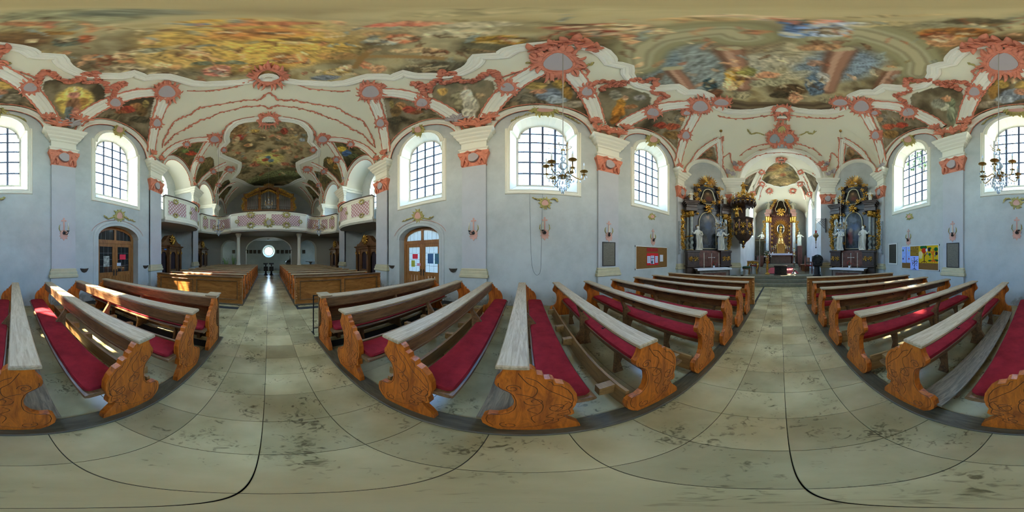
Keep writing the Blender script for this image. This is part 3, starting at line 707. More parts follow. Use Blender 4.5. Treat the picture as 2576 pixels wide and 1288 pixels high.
# ------------------------------------------------------------------ west part: wall piers, recesses, galleries
WX = 6.35
for s in (-1, 1):
    for i, y in enumerate((-5.98, -10.3, -14.6)):
        b = MB(); b.box(*sorted((s * 4.99, s * (WX - 0.001))), y - 0.40, y + 0.40, 0, 8.4)
        b.build('wall_pier', M_WALL, label='%s white wall pier from the doors beside the %s gallery' % (('first', 'second', 'third')[i], SIDE[s]), cat='wall', kind='structure')
        if i: pilaster(s, y, label='pilaster on the %s wall pier of the %s gallery' % (('', 'second', 'third')[i], SIDE[s]))
    # barrel vaults over the recesses
    for k, (yc, a, A) in enumerate(CAPS[3:]):
        n = 20; pr = arc(yc, SPR, a, A, 0, PI, n)
        b = MB(); b.loft([[(s * x, u, v) for u, v in pr] for x in (4.95, 5.2, 5.8, WX + 0.05)], closed=False)
        b.build('trim_%d' % (20 + k + (s > 0) * 4), M_WHITE, smooth=True, label='small barrel vault over the %s %s gallery recess' % (('first', 'second', 'third')[k], SIDE[s]), cat='vault', kind='structure', recalc=False)
        b = MB()                                  # impost on the pier flank
        for yy in (yc - a - 0.03, yc + a + 0.03):
            sg = 1 if yy < yc else -1
            b.box(*sorted((s * 4.9, s * (WX + 0.02))), *sorted((yy - 0.05 * sg, yy + 0.14 * sg)), 6.2, 6.36)
            b.box(*sorted((s * 4.9, s * (WX + 0.02))), *sorted((yy - 0.05 * sg, yy + 0.22 * sg)), 6.36, 6.52)
        b.build('trim_%d' % (30 + k + (s > 0) * 4), M_WHITE, label='impost moulding along the %s %s gallery recess' % (('first', 'second', 'third')[k], SIDE[s]), cat='moulding', kind='structure')
    # outer wall of the recesses
    holes = [arch_poly(yc, 0.75, 4.7, 6.4, 7.3, 12, 0.08)[::-1] for yc in (-8.15, -12.45)]
    if s > 0: holes.append(arch_poly(-16.4, 0.70, 0.02, 2.3, 2.85, 12)[::-1])
    else: holes.append(arch_poly(-16.6, 0.45, 1.1, 2.2, 2.75, 12)[::-1])
    b = MB(); b.plate([(-18.7, 0), (-5.6, 0), (-5.6, 8.6), (-18.7, 8.6)], holes, -0.4, 0, wall_fr(s, WX))
    b.build('wall_recess_%s' % SIDE[s], M_WALL, label='outer wall of the gallery recesses on the %s side' % SIDE[s], cat='wall', kind='structure', recalc=False)
    for k, yc in enumerate((-8.15, -12.45)):
        window(s, yc, 0.62, 4.9, 6.35, 7.1, WX + 0.32, WX, 0.75, 4.7, 6.4, 7.3, 3, 5, 'arched window in the %s %s gallery recess' % (('first', 'second')[k], SIDE[s]), moulding=False, lead=False)
window(-1, -16.6, 0.38, 1.2, 2.15, 2.65, WX + 0.32, WX, 0.45, 1.1, 2.2, 2.75, 2, 4, 'small arched window in the dark entrance hall', moulding=False, lead=False)

def catmull(P, n=6):
    out = []
    for i in range(len(P) - 1):
        p0 = P[max(i - 1, 0)]; p1 = P[i]; p2 = P[i + 1]; p3 = P[min(i + 2, len(P) - 1)]
        for k in range(n):
            t = k / n
            out.append(tuple(0.5 * (2 * b_ + (-a_ + c_) * t + (2 * a_ - 5 * b_ + 4 * c_ - d_) * t * t + (-a_ + 3 * b_ - 3 * c_ + d_) * t ** 3) for a_, b_, c_, d_ in zip(p0, p1, p2, p3)))
    return out + [tuple(P[-1])]
# west wall with round window
hole = [(0.70 * math.cos(a), 2.14 + 0.70 * math.sin(a)) for a in [2 * PI * k / 32 for k in range(32)]]
b = MB(); b.plate([(-6.6, 0), (6.6, 0), (6.6, 8.0), (5.0, 9.2), (3.0, 10.4), (-3.0, 10.4), (-5.0, 9.2), (-6.6, 8.0)], [hole[::-1]], 0, -0.5, XZ(Y_W))
b.build('wall_west', M_WALL, label='west wall with a round window in the entrance hall', cat='wall', kind='structure', recalc=False)
w = thing('window_90', 'round window with one crossbar in the west wall', 'window', kind='structure')
b = MB(); c1 = [(0.72 * math.cos(a), 2.14 + 0.72 * math.sin(a)) for a in [2 * PI * k / 32 for k in range(32)]]; c2 = [(0.50 * math.cos(a), 2.14 + 0.50 * math.sin(a)) for a in [2 * PI * k / 32 for k in range(32)]]
b.loft([[(u, Y_W + 0.01, v) for u, v in c1], [(u, Y_W - 0.3, v) for u, v in c2]], cap=False); b.build('reveal', M_WHITE, w)
b = MB(); c3 = [(u * 0.93, 2.14 + (v - 2.14) * 0.93) for u, v in c2]; b.plate(c2, [c3[::-1]], -0.27, -0.33, XZ(Y_W)); b.build('frame', mat('green grey frame', (0.10, 0.14, 0.13), 0.5), w)
b = MB(); b.box(-0.49, 0.49, Y_W - 0.32, Y_W - 0.28, 2.12, 2.16); b.build('crossbar', MATS['green grey frame'], w)
for sg in (-1, 1):
    b = MB(); pts = [(0.5 * math.cos(a), 2.14 + 0.5 * sg * math.sin(a)) for a in [PI * k / 16 for k in range(17)]]
    b.add([(u, Y_W - 0.31, v) for u, v in pts], [tuple(range(17))]); b.build('pane', M_GLASS, w, recalc=False)
WIN.append((0, 0, 0.5, 1.64, 2.64, Y_W - 0.34))

# three-arched wall under the organ gallery
ho = [[(-2.0, 0.001), (2.0, 0.001)] + arc(0, 2.15, 2.0, 1.12, 0, PI, 20)]
for s in (-1, 1): ho.append([(s * 3.45 - 0.82, 0.001), (s * 3.45 + 0.82, 0.001)] + arc(s * 3.45, 2.2, 0.82, 0.82, 0, PI, 14))
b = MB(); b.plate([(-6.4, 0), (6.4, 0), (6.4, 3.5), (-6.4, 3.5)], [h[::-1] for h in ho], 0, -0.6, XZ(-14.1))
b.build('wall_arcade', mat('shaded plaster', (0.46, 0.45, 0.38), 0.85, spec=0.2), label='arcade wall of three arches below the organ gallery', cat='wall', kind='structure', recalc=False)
b = MB()
for x0, x1 in ((-2.68, -1.94), (1.94, 2.68)):
    b.box(x0, x1, -14.14, -14.06, 2.06, 2.12); b.box(x0 - 0.02, x1 + 0.02, -14.16, -14.04, 2.12, 2.18)
b.build('trim_60', MATS['shaded plaster'], label='impost moulding on the arcade piers under the organ gallery', cat='moulding', kind='structure')

# galleries: floor slab, parapet wall, top rail, lattice panels, gilt cartouches
def lattice_mat():
    m = bpy.data.materials.new('pink lattice'); m.use_nodes = True; nt = m.node_tree; bs = nt.nodes['Principled BSDF']; bs.inputs['Roughness'].default_value = 0.7
    tc = nt.nodes.new('ShaderNodeAttribute'); tc.attribute_name = 'uvw'
    sx = nt.nodes.new('ShaderNodeSeparateXYZ'); nt.links.new(tc.outputs['Vector'], sx.inputs[0])
    res = []
    for op in ('ADD', 'SUBTRACT'):
        a = nt.nodes.new('ShaderNodeMath'); a.operation = op; nt.links.new(sx.outputs[0], a.inputs[0]); nt.links.new(sx.outputs[1], a.inputs[1])
        k = nt.nodes.new('ShaderNodeMath'); k.operation = 'MULTIPLY'; k.inputs[1].default_value = 5.2; nt.links.new(a.outputs[0], k.inputs[0])
        p = nt.nodes.new('ShaderNodeMath'); p.operation = 'FRACT'; nt.links.new(k.outputs[0], p.inputs[0])
        q = nt.nodes.new('ShaderNodeMath'); q.operation = 'LESS_THAN'; q.inputs[1].default_value = 0.36; nt.links.new(p.outputs[0], q.inputs[0]); res.append(q)
    mxm = nt.nodes.new('ShaderNodeMath'); mxm.operation = 'MAXIMUM'; nt.links.new(res[0].outputs[0], mxm.inputs[0]); nt.links.new(res[1].outputs[0], mxm.inputs[1])
    mx = nt.nodes.new('ShaderNodeMix'); mx.data_type = 'RGBA'; mx.inputs[6].default_value = (0.66, 0.60, 0.60, 1); mx.inputs[7].default_value = (0.40, 0.20, 0.21, 1)
    nt.links.new(mxm.outputs[0], mx.inputs[0]); nt.links.new(mx.outputs[2], bs.inputs['Base Color'])
    return m
M_LATT = lattice_mat()
def strip_mesh(name, path, z0, z1, off, material, parent):      # panel that follows the curved parapet; carries its own u,v for the lattice
    n = len(path); v = []; uv = []; L = 0
    for i, p in enumerate(path):
        a = path[max(i - 1, 0)]; c = path[min(i + 1, n - 1)]; dx, dy = c[0] - a[0], c[1] - a[1]; l = math.hypot(dx, dy)
        nx, ny = dy / l * off, -dx / l * off
        if i: L += math.hypot(p[0] - path[i - 1][0], p[1] - path[i - 1][1])
        v += [(p[0] + nx, p[1] + ny, z0), (p[0] + nx, p[1] + ny, z1)]; uv += [(L, z0, 0), (L, z1, 0)]
    f = [(2 * i, 2 * i + 2, 2 * i + 3, 2 * i + 1) for i in range(n - 1)]
    me = bpy.data.meshes.new(name); me.from_pydata(v, [], f)
    at = me.attributes.new('uvw', 'FLOAT_VECTOR', 'POINT'); at.data.foreach_set('vector', [c for q in uv for c in q])
    me.materials.append(material); o = bpy.data.objects.new(name, me); COL.objects.link(o); o.parent = parent
    return o
def gallery(name, label, path, panels, slab, cart, flip):
    t = thing(name, label, 'balcony', group='galleries of the west part')
    PZ = [(0.0, 3.36), (0.06, 3.40), (0.07, 3.50), (0.02, 3.56), (0.0, 3.62), (0.0, 4.52), (0.03, 4.56), (0.06, 4.60), (0.07, 4.66), (-0.12, 4.66), (-0.12, 3.36)]
    def off(i, d):
        n = len(path); a = path[max(i - 1, 0)]; c = path[min(i + 1, n - 1)]; dx, dy = c[0] - a[0], c[1] - a[1]; l = math.hypot(dx, dy)
        return (path[i][0] + dy / l * d * flip, path[i][1] - dx / l * d * flip)
    b = MB(); b.loft([[(*off(i, d), z) for d, z in PZ] for i in range(len(path))]); b.build('parapet', M_WHITE, t)
    b = MB(); b.loft([[(*off(i, d), z) for d, z in ((-0.16, 4.66), (0.10, 4.66), (0.11, 4.70), (0.09, 4.73), (-0.16, 4.73))] for i in range(len(path))]); b.build('top_rail', mat('dark rail', (0.07, 0.045, 0.03), 0.4), t)
    b = MB(); poly = [(p[0], p[1]) for p in path] + slab
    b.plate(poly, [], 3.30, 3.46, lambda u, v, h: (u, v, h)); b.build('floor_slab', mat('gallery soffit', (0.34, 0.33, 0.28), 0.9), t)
    n = len(path) - 1
    for a, c in panels:
        i0, i1 = int(round(a * n)), int(round(c * n)); sub = path[i0:i1 + 1]
        pn = strip_mesh('lattice_panel', sub, 3.70, 4.46, 0.012 * flip, M_LATT, t)
        fb = MB()
        q0 = [off(i, 0.02) for i in range(i0, i1 + 1)]
        for z in (3.69, 4.47): fb.tube([(x, y, z) for x, y in q0], 0.018, 4)
        for x, y in (q0[0], q0[-1]): fb.tube([(x, y, 3.68), (x, y, 4.48)], 0.018, 4)
        fb.build('panel_moulding', M_WHITE, pn)
    for f, z, r in cart:
        i = int(round(f * n)); c = off(i, 0.03); a = path[max(i - 1, 0)]; d = path[min(i + 1, n)]; ux, uy = d[0] - a[0], d[1] - a[1]; l = math.hypot(ux, uy); ux /= l; uy /= l
        nx, ny = uy * flip, -ux * flip
        ob = MB()
        for k in range(9):
            an = 2 * PI * k / 9 + 0.3
            P0 = [(r * 0.62 * math.cos(an), r * 0.52 * math.sin(an)), (r * 0.85 * math.cos(an + 0.35), r * 0.7 * math.sin(an + 0.35)), (r * 1.1 * math.cos(an + 0.5), r * 0.92 * math.sin(an + 0.5)), (r * 1.2 * math.cos(an + 0.25), r * 1.0 * math.sin(an + 0.25))]
            ob.tube([(c[0] + ux * u + nx * 0.03, c[1] + uy * u + ny * 0.03, z + v) for u, v in P0], [r * 0.16, r * 0.17, r * 0.12, r * 0.03], 5)
        ob.tube([(c[0] + ux * r * 0.62 * math.cos(a2) + nx * 0.03, c[1] + uy * r * 0.62 * math.cos(a2) + ny * 0.03, z + r * 0.52 * math.sin(a2)) for a2 in [2 * PI * k / 16 for k in range(17)]], r * 0.12, 5)
        ob.build('gilt_cartouche', M_OLIVE, t, smooth=True)
    return t
for s in (-1, 1):
    p1 = catmull([(s * 4.74, -6.38), (s * 4.52, -7.0), (s * 4.25, -7.9), (s * 4.2, -8.7), (s * 4.45, -9.5), (s * 4.74, -9.92)], 5)
    gallery('side_gallery', 'white curved side gallery with pink lattice over the first confessional, %s side' % SIDE[s], p1, ((0.06, 0.36), (0.44, 0.80)), [(s * (WX + 0.05), -9.92), (s * (WX + 0.05), -6.38)],
            ((0.21, 4.46, 0.17), (0.21, 3.70, 0.15), (0.6, 4.46, 0.17), (0.78, 3.72, 0.16), (0.45, 4.05, 0.10)), s)
    p2 = catmull([(s * 4.74, -10.72), (s * 4.55, -11.2), (s * 4.25, -11.75), (s * 3.85, -12.12), (s * 3.35, -12.12), (s * 2.92, -11.85), (s * 2.66, -11.46)], 5)
    gallery('side_gallery', 'white curved gallery wing with pink lattice joining the organ loft, %s side' % SIDE[s], p2, ((0.07, 0.22), (0.27, 0.42), (0.5, 0.9)), [(s * 2.66, -13.5), (s * (WX + 0.05), -13.5), (s * (WX + 0.05), -10.72)],
            ((0.15, 4.46, 0.15), (0.15, 3.70, 0.13), (0.36, 3.72, 0.13)), s)
pc = [(2.66 * math.sin(a) / math.sin(0.52), -11.46 + (math.cos(a) - math.cos(0.52)) * 4.0) for a in np.linspace(-0.52, 0.52, 33)]
organ_gal = gallery('organ_gallery', 'bowed organ gallery front with pink lattice and central medallion', pc, ((0.09, 0.48), (0.52, 0.91)), [(2.66, -13.5), (6.4, -13.5), (6.4, -18.5), (-6.4, -18.5), (-6.4, -13.5), (-2.66, -13.5)],
        ((0.29, 4.46, 0.26), (0.29, 3.72, 0.26), (0.71, 4.46, 0.26), (0.71, 3.72, 0.26), (0.10, 4.05, 0.16), (0.90, 4.05, 0.16), (0.5, 3.85, 0.34)), -1)
b = MB(); b.plate([(0.15 * math.cos(a), 3.86 + 0.19 * math.sin(a)) for a in [2 * PI * k / 20 for k in range(20)]], [], 0.0, 0.12, XZ(-11.46 + (1 - math.cos(0.52)) * 4.0)); b.build('medallion', M_GREY, organ_gal)
for s in (-1, 1):
    b = MB(); b.lathe([(0.20, 0), (0.20, 0.9), (0.15, 0.95), (0.15, 1.05), (0.13, 1.1), (0.125, 3.0), (0.17, 3.05), (0.17, 3.12), (0.22, 3.2), (0.22, 3.34)], 16, (s * 2.28, -12.1, 0))
    b.build('column', M_WHITE, smooth=40, label='slender white column under the organ gallery, %s of the aisle' % SIDE[s], cat='column', kind='structure')

b = MB(); b.box(7.6, 7.8, -18.6, -14.0, 0, 3.6); b.build('wall_porch_blocker', M_WALL, label='added wall blocking sky light beyond the south arch', cat='wall', kind='structure')  # unseen wall added so less sky light reaches the entrance hall
b = MB(); b.box(6.75, 7.8, -18.6, -16.4, 3.4, 3.6); b.build('ceiling_porch_blocker', M_WALL, label='added roof slab blocking sky light beyond the south arch', cat='roof', kind='structure')  # unseen slab added overhead to dim the south opening
# ------------------------------------------------------------------ east: diagonal altar walls, chancel arch, chancel
for s in (-1, 1):
    fr = lambda u, v, h, s=s: (s * (DM[0] + DU[0] * u + DN[0] * h), DM[1] + DU[1] * u + DN[1] * h, v)
    prof = [(-DL / 2 - 0.15, 0), (DL / 2 + 0.1, 0)] + [(u, SPR + (1.30 * math.sqrt(max(0, 1 - (u / 1.30) ** 2))) + 0.18) for u in np.linspace(DL / 2 + 0.1, -DL / 2 - 0.15, 30)]
    b = MB(); b.plate(prof, [], -0.4, 0, fr)
    b.build('wall_diagonal_%s' % SIDE[s], M_WALL, label='slanted wall behind the %s side altar' % SIDE[s], cat='wall', kind='structure', recalc=False)
    a = math.atan2(9.5 - 9.2, -(2.42 - 2.62)); 
    # chancel arch pier: pilaster turned towards the nave
    cx, cyy = 2.80, 9.38; ux, uy = -math.cos(0.30), math.sin(0.30); nx, ny = -math.sin(0.30), -math.cos(0.30)
    frp = lambda u, v, h, s=s: (s * (cx + ux * u + nx * h), cyy + uy * u + ny * h, v)
    b = MB(); b.plate([(-0.50, 0), (0.42, 0), (0.42, 6.6), (-0.50, 6.6)], [], -0.75, 0, frp); b.build('wall_pier', M_WALL, label='chancel arch pier on the %s side' % SIDE[s], cat='wall', kind='structure')
    pilaster(s, 0, hw=0.40, face=0.08, label='pilaster with pink capital on the %s chancel arch pier' % SIDE[s], fr=frp)
CH = 2.80
b = MB()
ar = arc(0, 6.45, 2.40, 2.42, 0, PI, 26)
outer = [(3.5, 6.0), (3.5, 9.4), (1.5, 9.55), (-1.5, 9.55), (-3.5, 9.4), (-3.5, 6.0), (-2.40, 6.0)] + ar[::-1] + [(2.40, 6.0)]
b.plate(outer, [], 0.0, 0.75, XZ(9.5))
b.build('wall_chancel_arch', M_WHITE, label='white chancel arch wall above the steps', cat='wall', kind='structure', recalc=False)
b = MB(); b.sweep(ar, [(0.0, -0.04), (0.02, -0.07), (0.09, -0.07), (0.11, -0.03), (0.20, -0.03), (0.22, -0.06), (0.27, -0.06), (0.29, 0.0)], XZ(9.5), closed=False)
b.build('trim_61', M_WHITE, label='moulded archivolt of the chancel arch', cat='moulding', kind='structure')
CF = 0.48
def ch_vault(X, Y):
    q = np.clip(np.abs(X) / CH, 0, 1); H = 2.75 * (1 - 0.65 * smooth01((Y - 14.5) / 5.0))
    main = 6.35 + H * np.sqrt(np.maximum(1 - q * q, 0)); z = main
    for yc, a, A in ((11.9, 1.5, 1.15), (15.4, 1.4, 1.15)):
        t = (Y - yc) / a
        z = np.maximum(z, np.where(np.abs(t) < 1, 6.35 + A * np.sqrt(np.maximum(1 - t * t, 0)) + 0.62 * (CH - np.abs(X)) - 3.0 * np.maximum(0, CH - np.abs(X) - 1.2), -9))
    return np.where(Y < 9.55, 99, z)
th2 = np.linspace(-PI / 2, PI / 2, 121); ys2 = np.arange(9.6, 18.75, 0.06)
X2, Y2 = np.meshgrid(CH * np.sin(th2), ys2)
c2v = Canvas(X2, Y2, ch_vault, 9.0); c2v.c[:] = np.array((205, 203, 181)) / 255.0
m_main = 6.35 + 2.75 * (1 - 0.65 * smooth01((Y2 - 14.5) / 5.0)) * np.sqrt(np.maximum(1 - (X2 / CH) ** 2, 0)); Z2 = ch_vault(X2, Y2)
capm2 = np.zeros(X2.shape, bool)
for _L in ([(1868,462),(1876,447),(1890,437),(1906,431),(1898,446),(1889,466),(1882,482),(1876,478)], [(1893,470),(1904,458),(1915,462),(1909,475),(1903,492),(1897,488)]):
    _P = hit(_L, ch_vault, 9.0)
    for _s in (1, -1): capm2 |= inpoly(X2, Y2, [(_s * p[0], p[1]) for p in _P])
c2v.fill(capm2, DUSK, 1.4, 5)
F3 = plan([(1965,405),(1945,409),(1930,420),(1918,438),(1912,452),(1925,462),(1945,468),(1965,471)], ch_vault, 9.0)
F3P = close_sym(F3); f3 = inpoly(X2, Y2, F3P)
c2v.fill(f3, [(70, 62, 42), (104, 92, 60), (150, 136, 92), (120, 110, 78), (84, 78, 54)], 1.0, 33)
for a in [(1965,430,30,12,(160,140,90)),(1965,455,40,9,(140,120,80)),(1950,445,12,5,(176,150,110)),(1980,462,14,4,(190,160,110)),(1940,425,14,6,(120,80,50)),(1985,425,14,7,(110,104,84)),(1970,440,8,4,(150,90,60)),(1960,418,20,5,(150,110,60))]: c2v.blob(f3, *a, 0.85, soft=0.6)
chc = grid_object('ceiling_chancel', X2, Y2, Z2, np.ones_like(f3), c2v.linear(1.2), M_PAINT)
tag(chc, 'chancel vault with a small landscape fresco', 'ceiling', kind='structure')
for s in (-1, 1):
    b = MB(); b.plate([(9.9, 0), (18.9, 0), (18.9, 8.2), (9.9, 8.2)], [arch_poly(15.4, 1.0, 3.5, 6.2, 7.2, 12)[::-1], arch_poly(11.9, 0.7, 4.2, 6.2, 6.9, 12)[::-1]], -0.5, 0, wall_fr(s, CH))
    b.build('wall_chancel_%s' % SIDE[s], M_WALL, label='%s wall of the chancel with arched windows' % SIDE[s], cat='wall', kind='structure', recalc=False)
    window(s, 15.4, 0.80, 3.7, 6.1, 6.95, CH + 0.40, CH, 1.0, 3.5, 6.2, 7.2, 3, 6, 'tall bright arched window beside the high altar, %s side' % SIDE[s], moulding=False, lead=False)
    window(s, 11.9, 0.55, 4.4, 6.1, 6.7, CH + 0.40, CH, 0.7, 4.2, 6.2, 6.9, 3, 5, 'chancel window just behind the arch, %s side' % SIDE[s], moulding=False, lead=False)
    b = MB(); pts = [(0.0, 5.75), (0.05, 5.8), (0.05, 5.9), (0.12, 6.0), (0.14, 6.12), (0.2, 6.2), (0.2, 6.3), (0.0, 6.36)]
    for y0, y1 in ((9.9, 10.4), (13.35, 13.95), (16.9, 17.5)):
        b.loft([[(s * (CH - h), y, z) for h, z in pts] for y in (y0, y1)])
    b.build('trim_%d' % (63 + s), M_WHITE, label='cornice blocks along the %s chancel wall' % SIDE[s], cat='moulding', kind='structure')
b = MB(); b.box(-3.4, 3.4, 18.7, 19.0, 0, 8.6); b.build('wall_east', M_WALL, label='east wall of the chancel behind the high altar', cat='wall', kind='structure')

# ------------------------------------------------------------------ floor: ground slab, stone tiles, steps
M_SLAB = mat('floor joint bed', (0.030, 0.028, 0.024), 0.9)
def stone_mat():
    m = bpy.data.materials.new('limestone tile'); m.use_nodes = True; nt = m.node_tree; bs = nt.nodes['Principled BSDF']
    tc = nt.nodes.new('ShaderNodeTexCoord'); oi = nt.nodes.new('ShaderNodeObjectInfo'); geo = nt.nodes.new('ShaderNodeNewGeometry')
    n1 = nt.nodes.new('ShaderNodeTexNoise'); n1.inputs['Scale'].default_value = 2.0; n1.inputs['Detail'].default_value = 8; nt.links.new(geo.outputs['Position'], n1.inputs['Vector'])
    r1 = nt.nodes.new('ShaderNodeValToRGB'); r1.color_ramp.elements[0].color = (0.36, 0.300, 0.135, 1); r1.color_ramp.elements[1].color = (0.60, 0.505, 0.26, 1)
    r1.color_ramp.elements[0].position = 0.3; r1.color_ramp.elements[1].position = 0.7
    nt.links.new(n1.outputs[0], r1.inputs[0])
    n2 = nt.nodes.new('ShaderNodeTexNoise'); n2.inputs['Scale'].default_value = 16; n2.inputs['Detail'].default_value = 6; n2.inputs['Distortion'].default_value = 1.6; nt.links.new(geo.outputs['Position'], n2.inputs['Vector'])
    n3 = nt.nodes.new('ShaderNodeTexNoise'); n3.inputs['Scale'].default_value = 2.3; n3.inputs['Detail'].default_value = 2; nt.links.new(geo.outputs['Position'], n3.inputs['Vector'])
    ad = nt.nodes.new('ShaderNodeMath'); ad.operation = 'ADD'; nt.links.new(n2.outputs[0], ad.inputs[0]); nt.links.new(n3.outputs[0], ad.inputs[1])
    r2 = nt.nodes.new('ShaderNodeValToRGB'); r2.color_ramp.elements[0].position = 0.70; r2.color_ramp.elements[0].color = (0.36, 0.35, 0.32, 1); r2.color_ramp.elements[1].position = 0.87; r2.color_ramp.elements[1].color = (1, 1, 1, 1)
    nt.links.new(ad.outputs[0], r2.inputs[0])
    mx = nt.nodes.new('ShaderNodeMix'); mx.data_type = 'RGBA'; mx.blend_type = 'MULTIPLY'; mx.inputs[0].default_value = 1.0
    nt.links.new(r1.outputs[0], mx.inputs[6]); nt.links.new(r2.outputs[0], mx.inputs[7])
    mr = nt.nodes.new('ShaderNodeMapRange'); mr.inputs[3].default_value = 0.78; mr.inputs[4].default_value = 1.15; nt.links.new(oi.outputs['Random'], mr.inputs[0])
    m2 = nt.nodes.new('ShaderNodeMix'); m2.data_type = 'RGBA'; m2.blend_type = 'MULTIPLY'; m2.inputs[0].default_value = 1.0
    nt.links.new(mx.outputs[2], m2.inputs[6]); nt.links.new(mr.outputs[0], m2.inputs[7])
    nt.links.new(m2.outputs[2], bs.inputs['Base Color'])
    bs.inputs['Roughness'].default_value = 0.24; bs.inputs['Specular IOR Level'].default_value = 0.45
    return m
M_STONE = stone_mat()
b = MB(); b.box(-6.9, 6.9, -19.0, 10.2, -0.3, -0.012)
floor = b.build('floor', M_SLAB, label='stone tiled church floor', cat='floor', kind='structure')
tb = MB(); TW, TH = 0.43, 0.405; e = 0.0018
tb.bbox(-TW / 2 + e, TW / 2 - e, -TH / 2 + e, TH / 2 - e, -0.012, 0.0, 0.002); tile_me = tb.mesh('tile', M_STONE)
spots = []
y = -18.0
while y < 8.3:
    cross = -4.85 < y < -2.75
    n = 11 if cross or y < -13.6 else 2
    for i in range(-n, n): spots.append(((i + 0.5) * TW + 0.035, y + TH / 2))
    y += TH
spots = [p for p in spots if abs(p[0]) < 5.0]
spots.sort(key=lambda p: p[0] ** 2 + p[1] ** 2)
for p in spots[:296]:
    o = bpy.data.objects.new('tile', tile_me); COL.objects.link(o); o.parent = floor; o.location = (p[0], p[1], 0)
rest = MB()
for p in spots[296:]:
    rest.bbox(p[0] - TW / 2 + e, p[0] + TW / 2 - e, p[1] - TH / 2 + e, p[1] + TH / 2 - e, -0.012, 0.0, 0.002)
UW = 0.86                                        # larger slabs below the pews and along the walls
for s in (-1, 1):
    yy = -14.0
    while yy < 9.2:
        if not (-4.9 < yy < -2.8):
            k = 0
            while 0.86 + k * UW < 6.2:
                x0 = 0.90 + k * UW; rest.bbox(*sorted((s * (x0 + e), s * (x0 + UW - e))), yy + e, yy + 0.83 - e, -0.012, -0.001, 0.002); k += 1
        yy += 0.83
    for j in range(3):
        rest.bbox(*sorted((s * (4.95), s * 6.3)), -4.9 + j * 0.7 + e, -4.2 + j * 0.7 - e, -0.012, -0.001, 0.002)
rest.build('tile_field', M_STONE, floor, kind='stuff')
# altar steps
M_STEP = mat('step stone', (0.22, 0.205, 0.13), 0.4, var=0.35, vscale=7)
st = thing('altar_step', 'three broad stone steps up to the chancel', 'steps', (0, 8.3, 0))
for k in range(3):
    b = MB(); b.bbox(-2.15 + 0.0 * k, 2.15, 0.38 * k, 1.6, 0.16 * k + 0.0, 0.16 * (k + 1), 0.012); b.build('step', M_STEP, st)
b = MB(); b.box(-3.4, 3.4, 9.45, 18.8, 0, CF - 0.001); b.build('floor_chancel', mat('chancel stone', (0.17, 0.155, 0.10), 0.25, var=0.3, vscale=4), label='raised stone floor of the chancel', cat='floor', kind='structure')
# ground outside the church
b = MB(); b.box(-60, 60, -60, 60, -0.8, -0.4); b.build('ground', mat('outdoor ground', (0.45, 0.42, 0.32), 0.9), label='pale ground outside the church', cat='ground', kind='structure')
# sampling portals at the glass (they only steer sky light that already comes through the openings)
for sd, c, hw, z0, zt, xg in WIN:
    L = bpy.data.lights.new('window_daylight', 'AREA'); L.shape = 'RECTANGLE'; L.size = 2 * hw; L.size_y = zt - z0
    L.cycles.is_portal = True
    o = bpy.data.objects.new('window_daylight', L); COL.objects.link(o)
    if sd == 0:
        o.location = (0, xg, (z0 + zt) / 2); o.rotation_euler = (PI / 2, 0, PI)
        o.rotation_euler = Vector((0, 1, 0)).to_track_quat('-Z', 'Y').to_euler()
    else:
        o.location = (sd * (xg + 0.05), c, (z0 + zt) / 2); o.rotation_euler = Vector((-sd, 0, 0)).to_track_quat('-Z', 'Y').to_euler()
